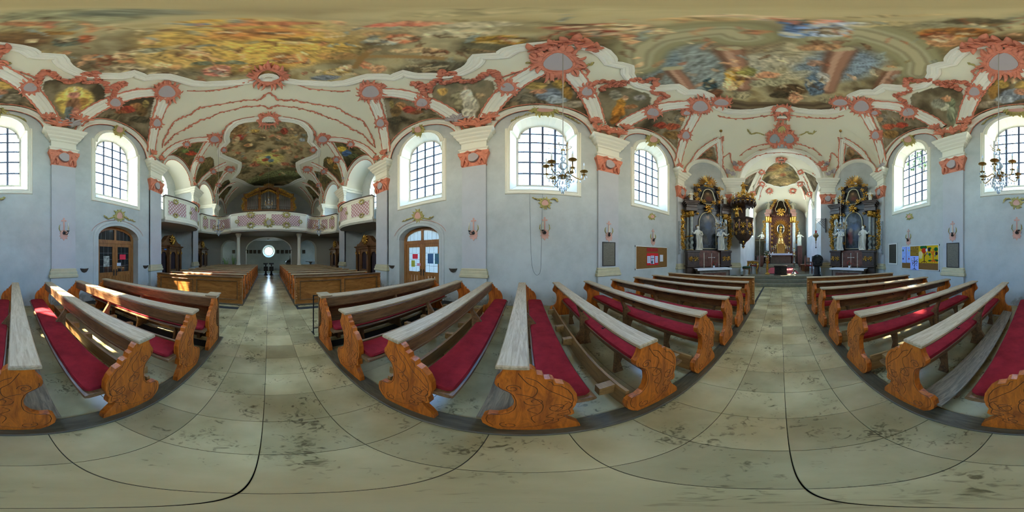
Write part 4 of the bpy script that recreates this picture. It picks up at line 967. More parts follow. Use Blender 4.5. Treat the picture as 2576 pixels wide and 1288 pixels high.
# ------------------------------------------------------------------ stucco on vault and walls
def proj_vault(pts):
    P = hit(pts); return P, vnormal(P[:, 0], P[:, 1])
def proj_wall(x):
    def f(pts):
        P = np.array([on_x(p[0], p[1], x) for p in pts]); n = np.zeros_like(P); n[:, 0] = -np.sign(x); return P, n
    return f
def proj_y(y):
    def f(pts):
        P = np.array([on_y(p[0], p[1], y) for p in pts]); n = np.zeros_like(P); n[:, 1] = -np.sign(y); return P, n
    return f
class Stucco:
    def __init__(s, proj, name, material, parent, label=None):
        s.proj, s.name, s.m, s.parent, s.label = proj, name, material, parent, label; s.T = []; s.rings = []
    def line(s, pts, r, h=0.03): s.T.append((pts, r, h)); return s
    def leaf(s, px, py, L, ang, curl, r, h=0.04, n=6):
        p = []; x, y = px, py; a = ang
        for k in range(n):
            p.append((x, y)); x += L / n * math.cos(a); y += L / n * math.sin(a); a += curl / n
        rr = [r * q for q in (0.7, 1.0, 1.05, 0.85, 0.55, 0.15)]
        s.T.append((p, rr, h)); return s
    def ring(s, px, py, rx, ry, r, h=0.04, wob=0.08, k=3, ph=0.0):
        s.T.append(([(px + rx * math.cos(a) * (1 + wob * math.sin(k * a + ph)), py + ry * math.sin(a) * (1 + wob * math.sin(k * a + ph))) for a in [2 * PI * i / 20 for i in range(21)]], r, h)); return s
    def vine(s, pts, r, rnd, leaves=1.0):
        fine = catmull(pts, 5); s.line(fine, r)
        for i in range(1, len(fine) - 1):
            if rnd.random() < 0.62 * leaves:
                a = math.atan2(fine[i + 1][1] - fine[i][1], fine[i + 1][0] - fine[i][0]); sg = rnd.choice((-1, 1))
                s.leaf(fine[i][0], fine[i][1], rnd.uniform(5, 10), a + sg * rnd.uniform(0.4, 0.9), -sg * rnd.uniform(0.8, 2.2), r * rnd.uniform(1.3, 2.0), n=6)
        return s
    def cart(s, px, py, rx, ry, r, rnd, n=13, wild=1.0):
        s.ring(px, py, rx * 0.60, ry * 0.60, r * 0.9); s.flame_ring(px, py, rx * 0.98, ry * 0.98, rnd, max(9, int(n * 1.1)), r * 2.4)
        for k in range(n):
            a = 2 * PI * k / n + rnd.uniform(-0.15, 0.15); sg = rnd.choice((-1, 1)); q = (rx + ry) / 2
            x, y = px + rx * 0.72 * math.cos(a), py + ry * 0.72 * math.sin(a)
            s.leaf(x, y, q * rnd.uniform(0.35, 0.70) * wild, math.atan2(math.sin(a) * rx, math.cos(a) * ry) + sg * 0.5, -sg * rnd.uniform(0.9, 2.4), r * rnd.uniform(1.1, 1.8), h=r * 1.5)
        return s
    def flame_ring(s, px, py, rx, ry, rnd, k=26, H=0.09):
        A = [2 * PI * i / (2 * k) for i in range(2 * k)]; ph = rnd.random() * 6
        inn = [(px + rx * 0.55 * math.cos(a) * (1 + 0.12 * math.sin(3 * a + ph)), py + ry * 0.55 * math.sin(a) * (1 + 0.12 * math.sin(3 * a + ph))) for a in A]
        mid = [(px + rx * 0.76 * math.cos(a), py + ry * 0.76 * math.sin(a)) for a in A]
        out = []
        for i, a in enumerate(A):
            f = (rnd.uniform(0.96, 1.16) if i % 2 else rnd.uniform(0.84, 0.98)) * (1 + 0.14 * math.sin(4 * a + ph) + 0.07 * math.sin(7 * a)); a2 = a + (0.16 if i % 2 else 0)
            out.append((px + rx * f * math.cos(a2), py + ry * f * math.sin(a2)))
        s.rings.append((inn, mid, out, H)); return s
    def build(s):
        allp = [p for t in s.T for p in t[0]]
        P, N = s.proj(allp); o = 0; b = MB(); lift = 0.07 if s.name in ('stucco_cartouche', 'stucco_crest', 'coat_of_arms') else 0.0; P = P + N * lift
        for pts, r, h in s.T:
            n = len(pts); q = P[o:o + n]; nn = N[o:o + n]; o += n
            b.tube([tuple(q[i] + nn[i] * h) for i in range(n)], r, 5, up=tuple(nn[0]), flat=0.8)
        for inn, mid, out, H in s.rings:
            n = len(inn); P2, N2 = s.proj(inn + mid + out); hh = [lift + 0.015] * n + [lift + H] * n + [-0.02] * n
            v = [tuple(P2[i] + N2[i] * (hh[i] + (0.02 * math.sin(i * 2.4) if n <= i < 2 * n else 0))) for i in range(3 * n)]
            b.add(v, [(r_ * n + i, r_ * n + (i + 1) % n, (r_ + 1) * n + (i + 1) % n, (r_ + 1) * n + i) for r_ in (0, 1) for i in range(n)])
        return b.build(s.name, s.m, s.parent, smooth=True, label=s.label, recalc=False)
def patch(proj, px, py, rx, ry, h, name, material, parent):     # flat painted or plain centre of a cartouche
    pts = [(px, py)] + [(px + rx * math.cos(a) * (1 + 0.12 * math.sin(3 * a) + 0.09 * math.sin(7 * a + px)), py + ry * math.sin(a) * (1 + 0.12 * math.cos(5 * a + px))) for a in [2 * PI * i / 18 for i in range(18)]]
    P, N = proj(pts); v = [tuple(P[i] + N[i] * h) for i in range(len(pts))]
    b = MB(); b.add(v, [(0, 1 + i, 1 + (i + 1) % 18) for i in range(18)]); return b.build(name, material, parent, recalc=False)

# moulded frames round the frescoes
def smooth_n(P):
    n = vnormal(P[:, 0], P[:, 1]); return n
FRAME = [(-0.16, 0.0), (-0.16, 0.05), (-0.12, 0.09), (-0.07, 0.10), (-0.03, 0.06), (0.04, 0.05), (0.07, 0.08), (0.11, 0.07), (0.13, 0.03), (0.19, 0.03), (0.21, 0.0)]
def frame(name, poly, zf, nf, prof=FRAME):
    X = np.array([p[0] for p in poly] + [poly[0][0]]); Y = np.array([p[1] for p in poly] + [poly[0][1]])
    P = []
    for i in range(len(X) - 1):
        n = max(1, int(math.hypot(X[i + 1] - X[i], Y[i + 1] - Y[i]) / 0.12))
        for k in range(n): P.append((X[i] + (X[i + 1] - X[i]) * k / n, Y[i] + (Y[i + 1] - Y[i]) * k / n))
    P.append(P[0]); P = np.array(P); Z = zf(P[:, 0], P[:, 1]); P = np.column_stack([P, Z])
    b = MB(); ribbon(b, [tuple(p) for p in P], [tuple(n) for n in nf(P)], prof)
    return b.build(name, M_WHITE, None, recalc=False)
def ccw(poly):
    a = sum(poly[i][0] * poly[(i + 1) % len(poly)][1] - poly[(i + 1) % len(poly)][0] * poly[i][1] for i in range(len(poly)))
    return poly if a > 0 else poly[::-1]
for nm, P in (('nave', F1_POLY), ('organ', F2_POLY)):
    o = frame('fresco_frame', ccw(P), vault, smooth_n); o.parent = ceiling
o = frame('fresco_frame', ccw(F3P), lambda x, y: ch_vault(x, np.maximum(y, 9.6)), lambda P: np.tile([0, 0, -1.0], (len(P), 1)), [(a * 0.6, h * 0.6) for a, h in FRAME]); o.parent = chc

# ribs along the groins of every cap, and the moulded arch against the wall
RIB = [(-0.17, 0.0), (-0.17, 0.05), (-0.12, 0.075), (-0.07, 0.05), (-0.04, 0.085), (0.04, 0.085), (0.07, 0.05), (0.12, 0.075), (0.17, 0.05), (0.17, 0.0)]
rr = random.Random(3)
for s in (-1, 1):
    for yc, a, A in CAPS:
        ar_ = arc(yc, SPR, a, A, 0.0, PI, 26)
        b = MB(); b.sweep(ar_, [(0.0, 0.0), (0.0, 0.10), (-0.04, 0.12), (-0.08, 0.09), (-0.16, 0.09), (-0.19, 0.05), (-0.24, 0.04), (-0.26, 0.0)], wall_fr(s, 5.02), closed=False)
        b.build('wall_arch', M_WHITE, ceiling, recalc=False)
        b = MB(); ar2 = arc(yc, SPR, a - 0.27, A - 0.27, 0.12, PI - 0.12, 40)
        b.tube([(s * (5.02 - 0.03), u, v) for u, v in ar2], [0.012 + 0.014 * abs(math.sin(i * 1.3)) for i in range(41)], 4)
        ar3 = arc(yc, SPR, a + 0.02, A + 0.02, 0.08, PI - 0.08, 40)
        b.tube([(s * (5.02 - 0.16), u, v) for u, v in ar3], [0.018 + 0.016 * abs(math.sin(i * 1.1)) for i in range(41)], 4)
        b.build('arch_border', M_PINK, ceiling, smooth=True, recalc=False)
    # arch over the slanted altar wall
    fr = lambda u, v, h, s=s: (s * (DM[0] + DU[0] * u + DN[0] * h), DM[1] + DU[1] * u + DN[1] * h, v)
    ar_ = arc(0, SPR, 1.28, 1.28, 0, PI, 24)
    b = MB(); b.sweep(ar_, [(0.0, 0.0), (0.0, 0.10), (-0.04, 0.12), (-0.08, 0.09), (-0.16, 0.09), (-0.19, 0.05), (-0.22, 0.0)], fr, closed=False); b.build('wall_arch', M_WHITE, ceiling, recalc=False)
    b = MB(); b.tube([fr(u, v, 0.13) for u, v in arc(0, SPR, 1.30, 1.30, 0.1, PI - 0.1, 30)], [0.016 + 0.014 * abs(math.sin(i * 1.4)) for i in range(31)], 4); b.build('arch_border', M_PINK, ceiling, smooth=True, recalc=False)

def rib_px(pts, w=1.25, border=True):
    P = hit(catmull(pts, 8)); N = vnormal(P[:, 0], P[:, 1]); m = len(P)
    for _ in range(3): N[1:-1] = (N[:-2] + N[1:-1] + N[2:]) / 3
    P = P + N * 0.02
    b = MB(); ribbon(b, [tuple(p) for p in P], [tuple(n) for n in N], [(a_ * w, h_) for a_, h_ in [(-0.20, -0.04)] + RIB[1:-1] + [(0.20, -0.04)]]); o = b.build('rib', M_WHITE, ceiling, recalc=False)
    if not border: return
    b = MB()
    for off in (-0.195 * w, 0.195 * w):
        pth = []; rad = []
        for i in range(m):
            t = Vector(P[min(i + 1, m - 1)] - P[max(i - 1, 0)]).normalized(); n = Vector(N[i]); sd = t.cross(n).normalized()
            pth.append(Vector(P[i]) + sd * (off + 0.02 * math.sin(i * 1.9)) + n * 0.03); rad.append(0.022 + 0.022 * abs(math.sin(i * 2.7 + off * 9)))
        b.tube(pth, rad, 5)
    b.build('rib_border', M_PINK, o, smooth=True, recalc=False)
def both(fn, pts_list, mirror=mir):
    fn(pts_list); fn(mirror(pts_list))
RIBS = [([(1222,302), (1240,271), (1262,243), (1285,222), (1310,202), (1340,185), (1366,170)], 1.3), ([(1430,178), (1450,200), (1467,222), (1480,245), (1493,275), (1504,312)], 1.3),
        ([(1162,310), (1125,282), (1089,262), (1042,244), (1000,235), (950,232)], 1.2), ([(1558,324), (1580,306), (1610,290), (1640,277), (1680,267), (1735,262)], 1.2),
        ([(936,240), (950,275), (961,308), (969,345), (974,385)], 1.2), ([(1756,275), (1738,310), (1723,340), (1712,375), (1704,410)], 1.2),
        ([(1733,418), (1745,400), (1762,382), (1785,364), (1808,351)], 0.8), ([(1807,350), (1810,380), (1812,410), (1813,437)], 0.8)]
for pts, w in RIBS: both(lambda p: rib_px(p, w), pts)
for pts, w in (([(409,394), (430,374), (455,361), (490,352), (530,349)], 0.9), ([(532,350), (520,362), (505,385), (492,408), (485,432), (483,455)], 0.9), ([(568,410), (550,418), (530,430), (510,447), (496,466)], 0.8),
               ([(580,425), (566,437), (555,452), (546,470), (541,488)], 0.7), ([(590,460), (575,465), (560,478), (548,492)], 0.6), ([(598,470), (585,482), (574,497), (567,512)], 0.6)):
    both(lambda p: rib_px(p, w), pts, mirw)

CARTS = [ # px, py, rx, ry, line radius, leaves
    (1402,158,66,40,0.040,22), (1277,222,30,20,0.028,12), (1474,232,24,20,0.028,12), (1066,258,24,17,0.028,12), (1638,282,26,17,0.028,12),
    (936,230,38,26,0.030,15), (1758,266,34,24,0.030,14), (961,309,17,17,0.026,10), (1722,340,17,17,0.026,10), (1724,283,14,9,0.02,8), (1812,256,32,14,0.026,12)]
for (px, py, rx, ry, r, n) in CARTS:
    for m_ in (0, 1):
        q = mir([(px, py)])[0] if m_ else (px, py)
        st_ = Stucco(proj_vault, 'stucco_cartouche', M_PINK, ceiling); st_.cart(q[0], q[1], rx, ry, r, rr, n); o = st_.build()
        patch(proj_vault, q[0], q[1], rx * 0.60, ry * 0.60, 0.12, 'cartouche_field', M_GREY, o)
for (px, py, rx, ry) in ((538,348,20,14), (503,400,11,10), (562,375,9,8), (467,362,11,9), (578,425,14,8), (535,430,9,8), (549,465,7,6)):
    for m_ in (0, 1):
        q = 1352 - px if m_ else px
        o = Stucco(proj_vault, 'stucco_cartouche', M_PINK, ceiling).cart(q, py, rx, ry, 0.030, rr, 10).build(); patch(proj_vault, q, py, rx * 0.58, ry * 0.58, 0.12, 'cartouche_field', M_GREY, o)
# crest of the great cartouche over each middle window
for m_ in (0, 1):
    L = [(1338,128), (1365,120), (1395,113), (1420,108), (1450,104), (1475,114), (1500,126)]; L = mir(L) if m_ else L
    st_ = Stucco(proj_vault, 'stucco_crest', M_PINK, ceiling); st_.vine(L, 0.09, rr, 2.0)
    for x, y in L: st_.leaf(x, y, 26, rr.uniform(-2.6, -0.5), rr.uniform(-2, 2), 0.07); st_.leaf(x, y + 6, 22, rr.uniform(0, 6.28), rr.uniform(-2, 2), 0.06)
    st_.build()
    G = [(1322,160), (1340,158), (1352,165)]; G2 = [(1462,168), (1475,166), (1490,160)]
    for Q in (G, G2):
        Q = mir(Q) if m_ else Q; Stucco(proj_vault, 'gilt_spray', M_OLIVE, ceiling).vine(Q, 0.022, rr, 1.8).build()
# shell cartouches at both ends of the nave fresco, organ fresco and arms over the chancel arch
for px, py, rx, ry, n in ((676,190,50,26,20), (676,300,32,17,14), (1967,275,30,12,12), (1967,292,24,13,10)):
    o = Stucco(proj_vault, 'stucco_cartouche', M_PINK, ceiling).cart(px, py, rx, ry, 0.034, rr, n, 1.1).build()
    sh = Stucco(proj_vault, 'shell', M_WHITE, o)
    for k in range(4): sh.line([(px + (rx * 0.5 - k * 4) * math.cos(a), py + 5 + (ry * 0.45 - k * 2.2) * math.sin(a)) for a in [PI + PI * i / 8 for i in range(9)]], 0.035, 0.13)
    sh.build()
for dx in (-18, 18):
    o = Stucco(proj_vault, 'coat_of_arms', M_PINK, ceiling).cart(1967 + dx, 348, 24, 20, 0.028, rr, 14).build(); patch(proj_vault, 1967 + dx, 348, 14, 12, 0.11, 'shield_field', mat('shield blue grey', (0.30, 0.34, 0.34), 0.7), o)
o = Stucco(proj_vault, 'coat_of_arms', M_PINK, ceiling).cart(1967, 325, 22, 17, 0.026, rr, 12).build(); patch(proj_vault, 1967, 326, 10, 9, 0.11, 'shield_field', M_OLIVE, o)
o = Stucco(proj_vault, 'coat_of_arms', M_PINK, ceiling).cart(1967, 368, 26, 12, 0.026, rr, 12).build(); patch(proj_vault, 1967, 368, 16, 7, 0.11, 'shield_field', MATS['shield blue grey'], o)
for L in ([(1925,340), (1905,333), (1890,336), (1882,330)], [(2010,340), (2030,333), (2042,336), (2050,330)]): Stucco(proj_vault, 'gilt_spray', M_OLIVE, ceiling).vine(L, 0.022, rr, 2.0).build()
VINES = [ # pink vines on the white fields
    [(407,372), (411,355), (420,335), (435,308), (452,298), (480,286), (500,272), (530,266), (556,262), (590,256), (620,251)],
    [(413,367), (425,352), (442,336), (470,322), (485,312), (505,302), (528,295), (552,284), (575,278), (610,270), (640,267)],
    [(620,251), (650,251), (664,240), (676,234), (688,240), (700,250), (730,251)], [(640,267), (655,265), (668,269), (676,272), (685,269), (697,265), (712,267)],
    [(470,228), (500,229), (540,226), (575,222), (600,214), (625,205)],
    [(545,371), (556,352), (560,333), (575,312), (600,300), (640,293)],
    [(290,240), (310,232), (340,228), (365,225), (385,226)]]
for i, L in enumerate(VINES):
    for Q in ((L,) if i in (2, 3) else (L, mirw(L))):
        Stucco(proj_vault, 'stucco_vine', M_PINK, ceiling).vine(Q, 0.026, rr, 1.2 if i < 2 else 0.8).build()
EV = [[(1805,290), (1830,297), (1862,298), (1890,296), (1920,292), (1945,288)], [(1860,392), (1880,376), (1905,366), (1935,360), (1950,362)], [(1846,420), (1838,400), (1836,385), (1815,400)],
      [(1735,425), (1745,400), (1765,380), (1790,362), (1820,345)], [(1820,345), (1815,365), (1812,390), (1814,412), (1822,420)], [(1685,420), (1700,400), (1722,360), (1735,320), (1745,295)],
      [(1250,200), (1290,185), (1325,175), (1345,170)], [(1470,195), (1480,180), (1465,172)], [(1660,262), (1690,258), (1715,258), (1735,262)], [(990,230), (1010,224), (1035,232), (1060,240)]]
for L in EV:
    both(lambda p: Stucco(proj_vault, 'stucco_vine', M_PINK, ceiling).vine(p, 0.026, rr, 0.9).build(), L)
# scrolls that edge the heart-shaped pendentive paintings
SC = [[(1080,258), (1070,240), (1063,225), (1046,215), (1040,210), (1062,212), (1075,222)], [(1085,235), (1086,215), (1100,203), (1112,196), (1112,180), (1125,190), (1140,185), (1150,198), (1170,205), (1190,206)],
      [(1190,206), (1210,195), (1222,186), (1240,180), (1250,190), (1256,205), (1270,220)], [(1155,190), (1150,200), (1130,208), (1108,208)],
      [(1474,232), (1490,214), (1510,206), (1535,206), (1560,208), (1580,205), (1600,200), (1618,205), (1645,198), (1648,212), (1635,228)], [(1570,210), (1550,215), (1525,218), (1510,226)], [(1635,228), (1655,235), (1678,240), (1660,248), (1648,262), (1640,280)]]
for L in SC:
    both(lambda p: Stucco(proj_vault, 'stucco_scroll', M_PINK, ceiling).vine(p, 0.066, rr, 1.6).build(), L)
# flame-like clusters where the vault springs from the pilasters
SPRING = [(1150,305,20,0.055), (1175,318,22,0.06), (1205,318,22,0.06), (1230,300,18,0.05), (1497,310,16,0.05), (1505,328,16,0.055), (1530,335,18,0.055), (1556,338,16,0.055), (1572,325,14,0.05),
          (968,388,12,0.05), (950,402,12,0.05), (972,402,12,0.05), (1705,420,12,0.05), (1714,432,12,0.05), (1828,435,12,0.06), (1840,440,12,0.06), (1850,428,14,0.06), (1860,415,14,0.06), (1845,415,12,0.06), (865,465,8,0.05), (866,450,6,0.05), (818,505,6,0.05), (815,495,5,0.05)]
for px, py, L, r in SPRING:
    for m_ in (0, 1):
        q = ((1352 - px) if px < 900 else mir([(px, py)])[0][0]) if m_ else px
        P0 = np.array(on_x(q, py, (4.80 if px > 1300 or px < 1240 else 4.80) * (1 if math.sin((q - AXIS_PX) * 2 * PI / 2576) > 0 else -1))) if not (1820 < px < 1870) else np.array(on_y(q, py, 8.95))
        b = MB(); c = Vector(P0); nrm = Vector((-c.x, -c.y * 0.2, -0.5)).normalized(); up = Vector((0, 0, 1)); sd = nrm.cross(up).normalized(); S = L * 0.016
        for k in range(7):
            a = PI * (k / 6) + rr.uniform(-0.2, 0.2); d = sd * math.cos(a) + up * (math.sin(a) + 0.15)
            p0 = c + nrm * 0.05; p1 = p0 + d * S * 0.6 + nrm * 0.08; p2 = p0 + d * S * 1.0 + sd * rr.uniform(-0.3, 0.3) * S + nrm * 0.1; p3 = p2 + up * rr.uniform(-0.1, 0.25) * S + sd * rr.uniform(-0.4, 0.4) * S
            b.tube([p0, p1, p2, p3], [r * 0.8, r, r * 0.7, r * 0.15], 5)
        b.ball(tuple(c + nrm * 0.05), S * 0.35, 7, 4)
        b.build('stucco_flame', M_GREY if (py in (435, 440) or rr.random() < 0.12) else M_PINK, ceiling, smooth=True, recalc=False)
# olive cartouches on the wall above and below the windows
WO = [(1052,326,16,17,0.026,12,5.0), (1371,277,38,13,0.028,18,5.0), (1643,351,18,16,0.026,12,5.0), (1371,511,16,14,0.018,10,5.03), (1052,543,14,16,0.018,10,5.03), (1640,545,9,8,0.016,8,5.03)]
for px, py, rx, ry, r, n, x in WO:
    for m_ in (0, 1):
        q = mir([(px, py)])[0][0] if m_ else px; pj = proj_wall(x if m_ else -x)
        o = Stucco(pj, 'olive_cartouche', M_OLIVE, ceiling if x < 5.02 else bpy.data.objects['wall_%s' % SIDE[1 if m_ else -1]]).cart(q, py, rx, ry, r, rr, n, 1.1).build()
        patch(pj, q, py, rx * 0.6, ry * 0.62, 0.03, 'cartouche_field', M_PALEPINK, o)
for L in ([(1285,308), (1300,298), (1318,292), (1333,288)], [(1408,288), (1425,293), (1440,300), (1456,312)], [(1012,558), (1030,552), (1042,546)], [(1062,546), (1078,550), (1090,545)], [(1338,497), (1350,502), (1360,500)], [(1385,502), (1395,500), (1403,506)]):
    for m_ in (0, 1):
        x = 5.03; Q = mir(L) if m_ else L
        Stucco(proj_wall(x if m_ else -x), 'olive_spray', M_OLIVE, bpy.data.objects['wall_%s' % SIDE[1 if m_ else -1]]).vine(Q, 0.012, rr, 1.6).build()

# stucco of the chancel vault
def proj_ch(pts):
    P = hit(pts, ch_vault, 9.0); n = np.tile([0.0, -0.5, -0.86], (len(P), 1)); n[:, 0] = -P[:, 0] * 0.3; return P, n / np.linalg.norm(n, axis=1, keepdims=True)
def sym(L): return [L, [(3930 - p[0], p[1]) for p in L]]
for L in ([(1858,470), (1868,452), (1885,438), (1908,428), (1918,432)], [(1912,440), (1904,455), (1896,475), (1890,495)], [(1890,490), (1900,470), (1912,460), (1925,466)], [(1918,466), (1911,480), (1906,500)]):
    for Q in sym(L):
        P, N = proj_ch(catmull(Q, 6)); b = MB(); ribbon(b, [tuple(p) for p in P + N * 0.02], [tuple(n) for n in N], [(a_ * 0.62, h_) for a_, h_ in RIB]); b.build('rib', M_WHITE, chc, recalc=False)
        Stucco(proj_ch, 'stucco_vine', M_PINK, chc).vine([(x + 3, y + 2) for x, y in Q], 0.028, rr, 1.0).build()
for px, py, rx, ry in ((1965,401,16,6), (1915,432,8,6), (2015,432,8,6), (1916,462,8,6), (2014,462,8,6), (1935,480,9,7), (1995,480,9,7), (1893,487,7,7), (2037,487,7,7)):
    Stucco(proj_ch, 'stucco_cartouche', M_PINK, chc).cart(px, py, rx, ry, 0.04, rr, 9).build()
# pink ornament along the chancel arch
for L in ([(1838,428), (1850,412), (1866,398), (1885,386), (1905,379), (1930,375)], [(1860,432), (1872,415), (1888,402), (1905,393), (1930,387), (1964,384)]):
    for Q in sym(L): Stucco(proj_y(9.42), 'arch_ornament', M_PINK, bpy.data.objects['wall_chancel_arch']).vine(Q, 0.02, rr, 0.6).build()
# ------------------------------------------------------------------ pews
W_END = wood('carved oak end', (0.28, 0.058, 0.004), (0.66, 0.17, 0.012), 2.2, 2, 0.42, 7.0)
M_GROOVE = mat('carved groove', (0.11, 0.028, 0.005), 0.7)
W_BODY = wood('brown oak', (0.10, 0.045, 0.016), (0.25, 0.125, 0.045), 2.0, 0, 0.42, 9.0)
W_TOP = wood('worn pale oak', (0.36, 0.25, 0.125), (0.57, 0.43, 0.25), 2.6, 0, 0.5, 12.0)
W_KNEEL = wood('kneeler board', (0.20, 0.095, 0.024), (0.36, 0.19, 0.055), 1.6, 0, 0.5, 8.0)
W_GREYB = wood('grey worn board', (0.13, 0.095, 0.05), (0.29, 0.225, 0.13), 2.6, 0, 0.6, 12.0)
W_SILL = wood('dark floor sill', (0.060, 0.045, 0.020), (0.13, 0.10, 0.050), 2.0, 1, 0.55, 9.0)
M_RED = mat('red plush', (0.42, 0.026, 0.034), 0.95, spec=0.15, var=0.4, vscale=5.0, bump=0.5, bscale=260)
W_FRONT = wood('honey oak panel', (0.26, 0.09, 0.016), (0.48, 0.20, 0.045), 1.6, 0, 0.35, 6.0)
AX0, AX1 = 0.865, 4.10
_o = [(235,745),(238,775),(228,800),(205,828),(180,848),(178,868),(190,888),(215,903),(265,925),(296,950),(316,990),(318,1030),(300,1065),(260,1088),(200,1100),(130,1094),(95,1105),(84,1128),(95,1155),(140,1180),(200,1194),(280,1203),(480,1199),(640,1192),(785,1178),(778,1158),(740,1142),(695,1128),(668,1108),(675,1100),(715,1102),(742,1088),(736,1066),(728,1058),(750,1032),(764,990),(758,945),(725,905),(670,874),(612,868),(596,842),(572,836),(532,838),(520,808),(478,802),(466,778),(442,762),(408,748)]
PEW_OUT = []
for cx_, cy_ in _o:
    p = on_x(1180 + cx_ / 2.8, 660 + cy_ / 2.8, -AX0); PEW_OUT.append((p[1] - 0.035, p[2]))
_zb = min(p[1] for p in PEW_OUT)
PEW_OUT = [(y, 0.03 + (z - _zb) * (0.865 / (max(q[1] for q in PEW_OUT) - _zb))) for y, z in PEW_OUT]
PEW_OUT = [(y, 0.03 if z < 0.055 else z) for y, z in PEW_OUT]
MID_OUT = [(-0.12, 0.885), (-0.036, 0.885), (0.0, 0.70), (0.14, 0.50), (0.32, 0.46), (0.32, 0.40), (0.12, 0.36), (0.06, 0.22), (0.10, 0.03), (-0.14, 0.03), (-0.10, 0.16), (-0.02, 0.30), (-0.02, 0.60), (-0.07, 0.74)]
def spiral(u, v, r, a0, turns, n=22, sg=1): return [(u + r * (1 - 0.75 * i / n) * math.cos(a0 + sg * 2 * PI * turns * i / n), v + r * (1 - 0.75 * i / n) * math.sin(a0 + sg * 2 * PI * turns * i / n)) for i in range(n + 1)]
_cu = sum(p[0] for p in PEW_OUT) / len(PEW_OUT); _cv = 0.44
CARVE = [[(_cu + (u - _cu) * 0.90, _cv + (v - _cv) * 0.93) for u, v in PEW_OUT[4:20]], [(_cu + (u - _cu) * 0.90, _cv + (v - _cv) * 0.93) for u, v in PEW_OUT[28:42]],
         spiral(-0.10, 0.68, 0.045, 0.0, 1.4), spiral(0.15, 0.42, 0.085, 1.2, 1.3, sg=-1), spiral(0.02, 0.52, 0.06, 3.0, 1.1), spiral(-0.12, 0.13, 0.055, 2.0, 1.3), spiral(0.10, 0.20, 0.05, 0.5, 1.2, sg=-1),
         catmull([(-0.07, 0.84), (-0.02, 0.74), (0.03, 0.68), (0.02, 0.60), (-0.03, 0.55)], 5), catmull([(-0.03, 0.80), (0.03, 0.76), (0.09, 0.66), (0.16, 0.58), (0.22, 0.50)], 5), catmull([(-0.08, 0.62), (0.0, 0.58), (0.06, 0.48), (0.05, 0.36), (0.0, 0.28), (0.02, 0.18)], 5),
         catmull([(0.12, 0.34), (0.08, 0.28), (0.12, 0.24), (0.06, 0.14), (-0.04, 0.09), (-0.16, 0.09)], 5), catmull([(0.20, 0.33), (0.14, 0.30), (0.18, 0.26), (0.13, 0.22)], 5), catmull([(0.10, 0.46), (0.17, 0.40), (0.13, 0.36), (0.20, 0.47)], 5), catmull([(0.02, 0.44), (-0.02, 0.40), (0.03, 0.34)], 5)]
